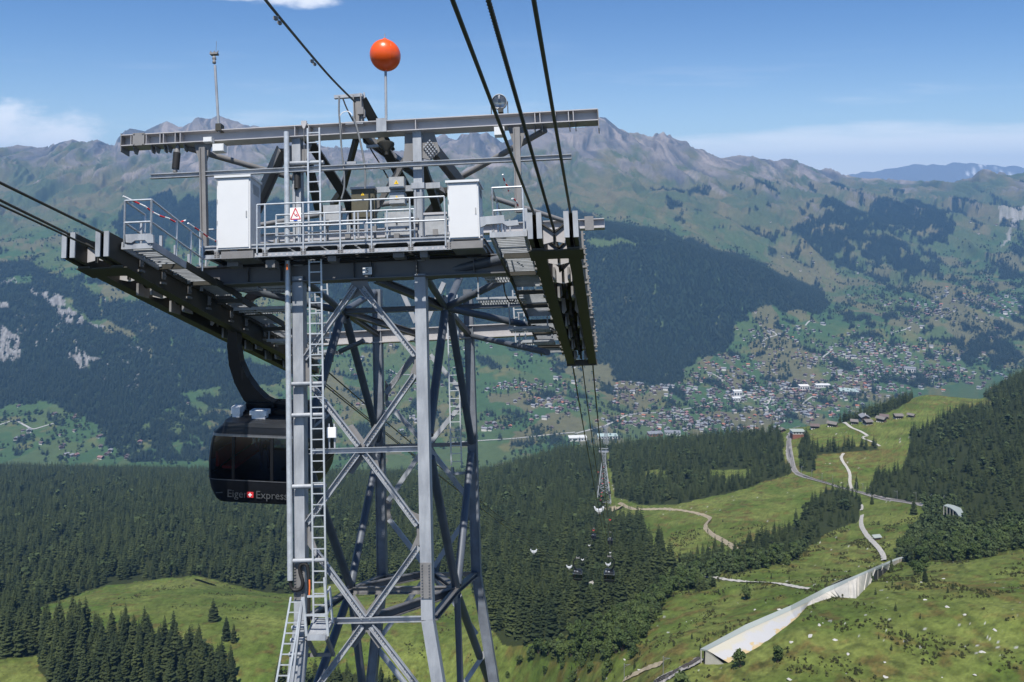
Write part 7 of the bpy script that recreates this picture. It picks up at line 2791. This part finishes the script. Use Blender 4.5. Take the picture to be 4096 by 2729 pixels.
def cabin(label, loc, ang, mirror=1, words=False, near=False, tilt=0):
    """origin at the middle of the cabin roof; +y is downhill"""
    r = thing('gondola_cabin', label, 'gondola', loc)

    def pl(mb, nm, mat, par=None, lab=None):
        mb.v = [(mirror * v[0] if nm in ('hanger', 'carriage') else v[0], v[1], v[2]) for v in mb.v]
        p = par or r
        off = np.zeros(3)
        q = p
        while q is not None:
            off += np.array(q.location)
            q = q.parent
        mb.v = [tuple(np.array(v) + off) for v in mb.v]
        o = mb.build(nm, mat, p)
        return o
    mb = MB()
    loft(mb, [0.0, 0.015, 0.03, 0.08, 0.16, 0.23, 0.30], 0, 0, cap0=True)
    loft(mb, [0.84, 0.88, 0.92, 0.955, 0.985, 1.0], 0, 0, cap1=True)
    loft(mb, [0.30, 0.301], -0.02, 0)
    n = 40
    for k in (4, 5, 14, 15, 24, 25, 34, 35, 0, 39, 19, 20):
        loft(mb, [0.30, 0.4, 0.5, 0.6, 0.7, 0.8, 0.84], -0.003, 0, ks=[k])
    mb.box((0, 0, -CH * 0.72), (CW * 0.9, CL * 0.9, 0.03), 0)
    body = pl(mb, 'body', m_cabin)
    mb = MB()
    loft(mb, [0.30, 0.4, 0.5, 0.6, 0.7, 0.78, 0.84], -0.012, 0)
    pl(mb, 'window', m_cglass)
    for fx_ in (-0.62, 0.55):
        mb = MB()
        pr_ = []
        for f_ in (0.30, 0.4, 0.5, 0.6, 0.7, 0.78, 0.84):
            yv = -sh_l(f_) + 0.004
            pr_.append((fx_, yv, (f_ - 1) * CH))
        for a, b in zip(pr_[:-1], pr_[1:]):
            mb.bar(a, b, 0.09, 0.03, (0, 1, 0))
        pl(mb, 'window_post', m_cabin)
    mb = MB()
    loft(mb, [0.835, 0.86] if near else [0.84, 0.87], 0.012, 0)
    loft(mb, [0.862, 0.868], 0.02, 0)
    loft(mb, [0.285, 0.295], 0.014, 0)
    pl(mb, 'trim_band', m_trim if near else m_trimglint)
    mb = MB()
    loft(mb, [0.955, 0.985, 1.004], 0.012, 0, cap1=True)
    pl(mb, 'roof', m_roofc)
    mb = MB()
    for x, y, a, b, c in ((-0.84, -0.72, 0.28, 0.3, 0.2), (-0.1, -0.8, 0.52, 0.3, 0.13)):
        mb.box((x, y, 0.12 + c / 2), (a, b, c))
        mb.box((x, y, 0.06), (a * 0.8, b * 0.8, 0.12))
    pl(mb, 'roof_unit', m_whitep if near else m_boxg)
    for s in (-1, 1):
        mb = MB()
        mb.box((s * CW * 0.30, 0, -CH * 0.60), (0.42, CL * 0.78, 0.08))
        mb.box((s * CW * 0.42, 0, -CH * 0.50), (0.08, CL * 0.78, 0.45))
        pl(mb, 'bench', m_red if s < 0 else m_black)
    # C shaped hanger: from the roof, out to the side and back up to the rope
    pts = [(0.45, 0.06, 0.30), (0.05, 0.07, 0.34), (-0.35, 0.20, 0.40), (-0.72, 0.50, 0.42), (-1.02, 0.95, 0.36), (-1.22, 1.45, 0.30), (-1.30, 2.0, 0.26), (-1.28, 2.6, 0.24), (-1.12, 3.1, 0.22), (-0.75, 3.5, 0.2), (-0.3, 3.68, 0.2), (0.0, 3.72, 0.2)]
    P = np.array([(p[0], 0.0, p[1]) for p in pts])
    mb = MB()
    vs = []
    m = len(P)
    for i in range(m):
        d = P[min(i + 1, m - 1)] - P[max(i - 1, 0)]
        d /= np.linalg.norm(d)
        nrm = np.array([-d[2], 0, d[0]])
        w_ = pts[i][2] * 0.62
        for a, b in ((-1, -1), (1, -1), (1, 1), (-1, 1)):
            vs.append(P[i] + nrm * w_ * a + np.array([0, 0.16 * b, 0]))
    fs = [(0, 1, 2, 3), tuple(4 * (m - 1) + k for k in (3, 2, 1, 0))]
    for i in range(m - 1):
        for k in range(4):
            fs.append((4 * i + k, 4 * i + (k + 1) % 4, 4 * i + 4 + (k + 1) % 4, 4 * i + 4 + k))
    mb.add(vs, fs, 0)
    mb.box((0.0, 0, 0.08), (2.0, 1.0, 0.14))
    mb.box((-0.35, 0.0, 0.20), (0.9, 0.5, 0.2))
    pl(mb, 'hanger', m_cabin)
    mb = MB()
    sl_ = math.tan(tilt)
    for x in (-0.4, 0.4):
        mb.bar((x, -1.1, 3.86 + 1.1 * sl_), (x, 1.1, 3.86 - 1.1 * sl_), 0.12, 0.2)
        for y in (-0.9, -0.45, 0.45, 0.9):
            mb.lathe((x - 0.05, y, 3.98 - y * sl_), [(0, 0), (0.14, 0), (0.14, 0.1), (0, 0.1)], 12, axis=(1, 0, 0))
    mb.bar((-0.5, 0, 3.8), (0.5, 0, 3.8), 0.4, 0.16)
    pl(mb, 'carriage', m_galvd)
    if words:
        y0 = -CL / 2 * sh_w(0.12) / (0.5 * CW)
        o3 = np.array(r.location)
        fz = 0.115
        yy3 = -sh_l(fz) - 0.03
        text_obj('Eiger', 0.31, o3 + [-0.50, yy3, (fz - 1) * CH], (1, 0, 0), (0, 0, 1), m_lett, 'lettering', body)
        text_obj('Express', 0.31, o3 + [0.55, yy3, (fz - 1) * CH], (1, 0, 0), (0, 0, 1), m_lett, 'lettering', body)
        mb = MB()
        mb.box((-0.10, yy3, (fz - 1) * CH), (0.20, 0.012, 0.16))
        eo = pl(mb, 'emblem', m_red, body)
        mb = MB()
        mb.box((-0.10, yy3 - 0.009, (fz - 1) * CH), (0.11, 0.008, 0.03))
        mb.box((-0.10, yy3 - 0.0115, (fz - 1) * CH), (0.03, 0.008, 0.11))
        me_ = pl(mb, 'emblem_cross', m_whitep, body)
        for xx3, l3 in ((-1.05, 0.2), (1.26, 0.2)):
            mb = MB()
            mb.bar((xx3 - l3 / 2, yy3, (fz - 1) * CH + .01), (xx3 + l3 / 2, yy3, (fz - 1) * CH + .03), 0.01, 0.025)
            pl(mb, 'lettering_dash', m_lett, body)
    r.rotation_euler.z = ang
    return r


m_lett = mat_plain('cabin_lettering', (0.07, 0.074, 0.078), 0.5)
nearc = cabin('black gondola cabin with curved hanger and dark windows close behind the tower leg', at(1098, 1644, 24.6), -math.atan(0.124), 1, True, True, R(20))

# passenger behind the dark glass, seen from the waist up through the window
skin = mat_plain('skin', (0.42, 0.25, 0.18), 0.6)
shirt = mat_plain('pale_shirt', (0.50, 0.58, 0.62), 0.8)
trous = mat_plain('blue_trousers', (0.03, 0.05, 0.12), 0.8)
hair = mat_plain('dark_hair', (0.03, 0.02, 0.015), 0.7)


def person(label, base, ang, seat=False):
    """standing figure 1.70 m tall facing -y, one arm on the rail; ONE skinned body, hair and clothes as children"""
    r = thing('person', label, 'person', base)
    import bmesh
    J = {'pel': (0, 0, 0.92, .13), 'spi': (0, .01, 1.10, .125), 'che': (0, 0.01, 1.30, .145), 'neck': (0, 0, 1.46, .052), 'chin': (0, -.01, 1.53, .062), 'head': (0, -.005, 1.62, .088), 'top': (0, 0, 1.69, .055), 'nose': (0, -.105, 1.585, .014),
         'shl': (-.17, .01, 1.39, .055), 'ell': (-.24, .02, 1.12, .042), 'wrl': (-.20, -.16, .95, .028), 'shr': (.17, .01, 1.39, .055), 'elr': (.24, .03, 1.11, .042), 'wrr': (.24, -.03, .86, .028),
         'hpl': (-.09, 0, .88, .095), 'knl': (-.10, -.02, .50, .062), 'anl': (-.10, .02, .09, .040), 'tol': (-.11, -.16, .04, .035), 'hpr': (.09, 0, .88, .095), 'knr': (.11, -.01, .50, .062), 'anr': (.11, .02, .09, .040), 'tor': (.12, -.16, .04, .035)}
    E = [('pel', 'spi'), ('spi', 'che'), ('che', 'neck'), ('neck', 'chin'), ('chin', 'head'), ('head', 'top'), ('head', 'nose'), ('che', 'shl'), ('shl', 'ell'), ('ell', 'wrl'), ('che', 'shr'), ('shr', 'elr'), ('elr', 'wrr'), ('pel', 'hpl'), ('hpl', 'knl'), ('knl', 'anl'), ('anl', 'tol'), ('pel', 'hpr'), ('hpr', 'knr'), ('knr', 'anr'), ('anr', 'tor')]
    for side, wn in ((-1, 'wrl'), (1, 'wrr')):
        wx, wy, wz, _ = J[wn]
        dn = np.array([0.0, -0.6, -0.8]) if wn == 'wrr' else np.array([0.1, -1.0, 0.0])
        dn /= np.linalg.norm(dn)
        pn = wn + 'p'
        J[pn] = (wx + dn[0] * .06, wy + dn[1] * .06, wz + dn[2] * .06, .030)
        E.append((wn, pn))
        for f, (o, L) in enumerate(((-.027, .075), (-.009, .088), (.009, .083), (.027, .065))):
            a, b = 'f%d%s' % (f, wn), 'g%d%s' % (f, wn)
            q = np.array(J[pn][:3]) + np.array([o, 0, 0])
            J[a] = tuple(q + dn * L * .55) + (.0095,)
            J[b] = tuple(q + dn * L * .9 + np.array([0, 0, -.02])) + (.008,)
            E += [(pn, a), (a, b)]
        q = np.array(J[wn][:3]) + dn * .03 + np.array([-side * .045, -.01, .0])
        J['t' + wn] = tuple(q + dn * .03) + (.011,)
        E.append((pn, 't' + wn))
    me = bpy.data.meshes.new('person_body')
    names = list(J)
    me.from_pydata([J[n][:3] for n in names], [(names.index(a), names.index(b)) for a, b in E], [])
    o = bpy.data.objects.new('body', me)
    COL.objects.link(o)
    md = o.modifiers.new('skin', 'SKIN')
    for i, n in enumerate(names):
        v = me.skin_vertices[0].data[i]
        v.radius = (J[n][3], J[n][3] * (0.82 if n in ('spi', 'che', 'pel') else 1.0))
        v.use_root = n == 'pel'
    s2 = o.modifiers.new('sub', 'SUBSURF')
    s2.levels = s2.render_levels = 2
    dg = bpy.context.evaluated_depsgraph_get()
    nm = bpy.data.meshes.new_from_object(o.evaluated_get(dg))
    o.modifiers.clear()
    o.data = nm
    nm.materials.clear()
    for m_ in (skin, shirt, trous):
        nm.materials.append(m_)
    for p in nm.polygons:
        c = p.center
        p.use_smooth = True
        p.material_index = 2 if c.z < 0.93 and abs(c.x) < 0.2 and not (c.y < -.09 and c.z > .8) else (1 if c.z < 1.45 and not (abs(c.x) > .185 and c.z < 1.25) and not (c.y < -.1) else 0)
    o.parent = r
    mb = MB()
    mb.lathe((0, 0.012, 1.60), [(0.098 * math.sin(R(a)), 0.115 * math.cos(R(a))) for a in range(75, -1, -15)], 14)
    mb.lathe((0, 0.045, 1.52), [(0.05, 0), (0.085, 0.04), (0.09, 0.1)], 12)
    mb.v = [tuple(np.array(v) + np.array(r.location)) for v in mb.v]
    mb.build('hair', hair, r)
    r.rotation_euler.z = ang
    return r


cp = np.array(nearc.location)
person('person in pale top and dark trousers standing behind the cabin window', (cp[0] - 0.12, cp[1] - 0.55, cp[2] - CH * 0.715 - 0.0), R(200))

# further cabins down the line
for px_, py_, Y, mir, lab in ((2437, 2292, 210, -1, 'nearer right of the two larger hanging cabins over the forest'), (2311, 2291, 240, 1, 'left of the two larger hanging cabins over the forest'),
                              (2441, 2164, 450, -1, 'small cabin with painted roof glint right above the larger pair'), (2375, 2146, 500, 1, 'small dark cabin left above the larger pair'), (2435, 1845, 1050, -1, 'tiny dark cabin beside the upper part of the lower tower'), (2392, 1955, 880, 1, 'tiny dark cabin at the left of the lower tower'), (2438, 1974, 840, -1, 'tiny dark cabin at the right foot of the lower tower')):
    cabin(lab, at(px_, py_ - 8, Y), -0.12, mir, False, False, R(15))

# white rope carriers: a W shaped yoke holding the ropes apart
m_carw = mat_plain('carrier_white', (0.50, 0.51, 0.52), 0.4)


def carrier(label, loc, mat=None, s=1.0, group=None):
    r = thing('rope_carrier', label, 'rope carrier', loc, group)
    off = np.array(r.location)

    def P_(x, z):
        return off + s * np.array([x, 0, z])
    mb = MB()
    for q in (-1, 1):
        mb.slab([P_(q * 0.62, 0.10), P_(q * 0.50, 0.12), P_(q * 0.30, -0.16), P_(0.0, -0.20), P_(0.0, -0.44), P_(q * 0.24, -0.42), P_(q * 0.52, -0.20)], (0, 0.5 * s, 0))
    mb.build('yoke', mat or m_carw, r)
    mb = MB()
    mb.slab([P_(-0.22, -0.44), P_(0.22, -0.44), P_(0.1, -0.66), P_(-0.1, -0.66)], (0, 0.3 * s, 0))
    mb.tube(P_(-0.2, -0.42), P_(-0.12, -0.72), 0.02 * s, 5)
    mb.tube(P_(0.2, -0.42), P_(0.12, -0.72), 0.02 * s, 5)
    mb.build('roller_frame', m_galvd, r)
    return r


for px_, py_, Y, lab in ((2397, 2035, 80, 'largest white rope carrier on the right ropes in front of the lower tower'), (2135, 2203, 118, 'white rope carrier alone on the left ropes over the forest'), (2277, 2266, 140, 'white rope carrier left of the hanging cabin'), (2330, 2238, 265, 'small white rope carrier above the left cabin'), (2357, 2181, 330, 'tiny white rope carrier below the small left cabin'), (2433, 2256, 145, 'white rope carrier just above the right cabin'), (2441, 2210, 330, 'tiny white rope carrier between the two right cabins'), (2441, 2152, 450, 'tiny white rope carrier over the small right cabin')):
    carrier(lab, at(px_, py_, Y), None, 0.8)
for k, (px_, py_) in enumerate(((2414, 1868), (2412, 1894), (2411, 1914), (2410, 1934), (2407, 1970), (2405, 1984), (2403, 2000), (2440, 2079), (2374, 2121), (2393, 1888), (2437, 1930))):
    carrier('tiny red rope carrier on the ropes by the lower tower', at(px_, py_, 560 if py_ > 2050 else 800), m_red, 1.25, 'red rope carriers')

# lower towers of the line
def far_tower(label, px_, py_top, py_base, Y, wb, ww, warm, kink, g):
    base, top = at(px_, py_base, Y), at(px_, py_top, Y)
    H = top[2] - base[2]
    r = thing('lower_tower', label, 'tower', base)
    ca, sa = math.cos(-.12), math.sin(-.12)

    def P_(x, y, z):
        return base + np.array([x * ca - y * sa, x * sa + y * ca, z])

    def hw(z):
        k = kink * H
        return wb / 2 + (ww / 2 - wb / 2) * z / k if z < k else ww / 2
    for sx in (-1, 1):
        for sy in (-1, 1):
            mb = MB()
            k = kink * H
            mb.bar(P_(sx * wb / 2, sy * wb / 2, -4), P_(sx * ww / 2, sy * ww / 2, k), 0.75, 0.75, (0, 1, 0))
            mb.bar(P_(sx * ww / 2, sy * ww / 2, k), P_(sx * ww / 2, sy * ww / 2, H), 0.7, 0.7, (0, 1, 0))
            mb.build('leg', m_galv, r)
            mb = MB()
            mb.box(P_(sx * wb / 2, sy * wb / 2, -1), (3.2, 3.2, 4.5))
            mb.build('footing', m_conc, r)
    zs = [0, 0.14, 0.27, 0.39, 0.50, 0.60, 0.69, kink, 0.88, 0.96]
    for za, zb_ in zip(zs[:-1], zs[1:]):
        for sy in (-1, 1):
            mb = MB()
            a, b = hw(za * H), hw(zb_ * H)
            mb.bar(P_(-a, sy * a, za * H), P_(b, sy * b, zb_ * H), 0.32, 0.32)
            mb.bar(P_(a, sy * a, za * H), P_(-b, sy * b, zb_ * H), 0.32, 0.32)
            mb.bar(P_(-b, sy * b, zb_ * H), P_(b, sy * b, zb_ * H), 0.32, 0.32)
            mb.build('lattice', m_galv, r)
            mb = MB()
            mb.bar(P_(sy * a, -a, za * H), P_(sy * b, b, zb_ * H), 0.32, 0.32)
            mb.bar(P_(sy * a, a, za * H), P_(sy * b, -b, zb_ * H), 0.32, 0.32)
            mb.build('lattice', m_galv, r)
    mb = MB()
    mb.bar(P_(-warm / 2, -1.5, H), P_(warm / 2, -1.5, H), 0.8, 1.3)
    mb.bar(P_(-warm / 2, 1.5, H), P_(warm / 2, 1.5, H), 0.8, 1.3)
    mb.bar(P_(-warm / 2, 0, H + 3.0), P_(warm / 2, 0, H + 3.0), 0.5, 0.6)
    for sx in (-1, 1):
        mb.bar(P_(sx * warm * .25, 0, H), P_(sx * warm * .25, 0, H + 3.2), 0.4, 0.4, (0, 1, 0))
    mb.build('cross_arm', m_galv, r)
    for sx in (-1, 1):
        mb = MB()
        mb.bar(P_(sx * warm / 2, -5, H + 1.0), P_(sx * warm / 2, 5, H - 1.2), 1.0, 0.8)
        mb.build('saddle', m_galvd, r)
    return r


far_tower('slender lower lattice tower standing on the ridge clearing below', 2415, 1806, 2030, 850, 17.0, 4.2, 9.5, 0.80, None)
far_tower('tiny farthest lattice tower behind the lower tower', 2424, 1708, 1800, 1480, 13.0, 4.0, 9.5, 0.80, None)
# dirt clearing round the foot of the lower tower
strip('track', [(2372, 2035), (2400, 2040), (2440, 2040), (2475, 2035)], 14, m_track, 0.3, 5)
strip('track', [(2425, 2062), (2440, 2050), (2470, 2040), (2490, 2030)], 8, m_track, 0.3, 5)
strip('path', [(2362, 2330), (2372, 2350), (2380, 2375), (2386, 2405), (2388, 2425)], 3.0, m_path, 0.4, 4)
# ================================================================== air
hz = MB()
hz.box((1500, 9200, -200), (32000, 19600, 2100))
hm_ = bpy.data.materials.new('haze')
hm_.use_nodes = True
t = NT(hm_.node_tree)
o_ = t.n('ShaderNodeOutputMaterial')
pv = t.n('ShaderNodeVolumePrincipled')
pv.inputs['Color'].default_value = (0.25, 0.54, 1.0, 1)
pv.inputs['Density'].default_value = 5.6e-5
pv.inputs['Anisotropy'].default_value = 0.0
t.link(pv.outputs[0], o_.inputs['Volume'])
ho = hz.build('haze', hm_)
tag(ho, 'thin blue mountain air between the viewer and the far slopes', 'haze', kind='stuff')
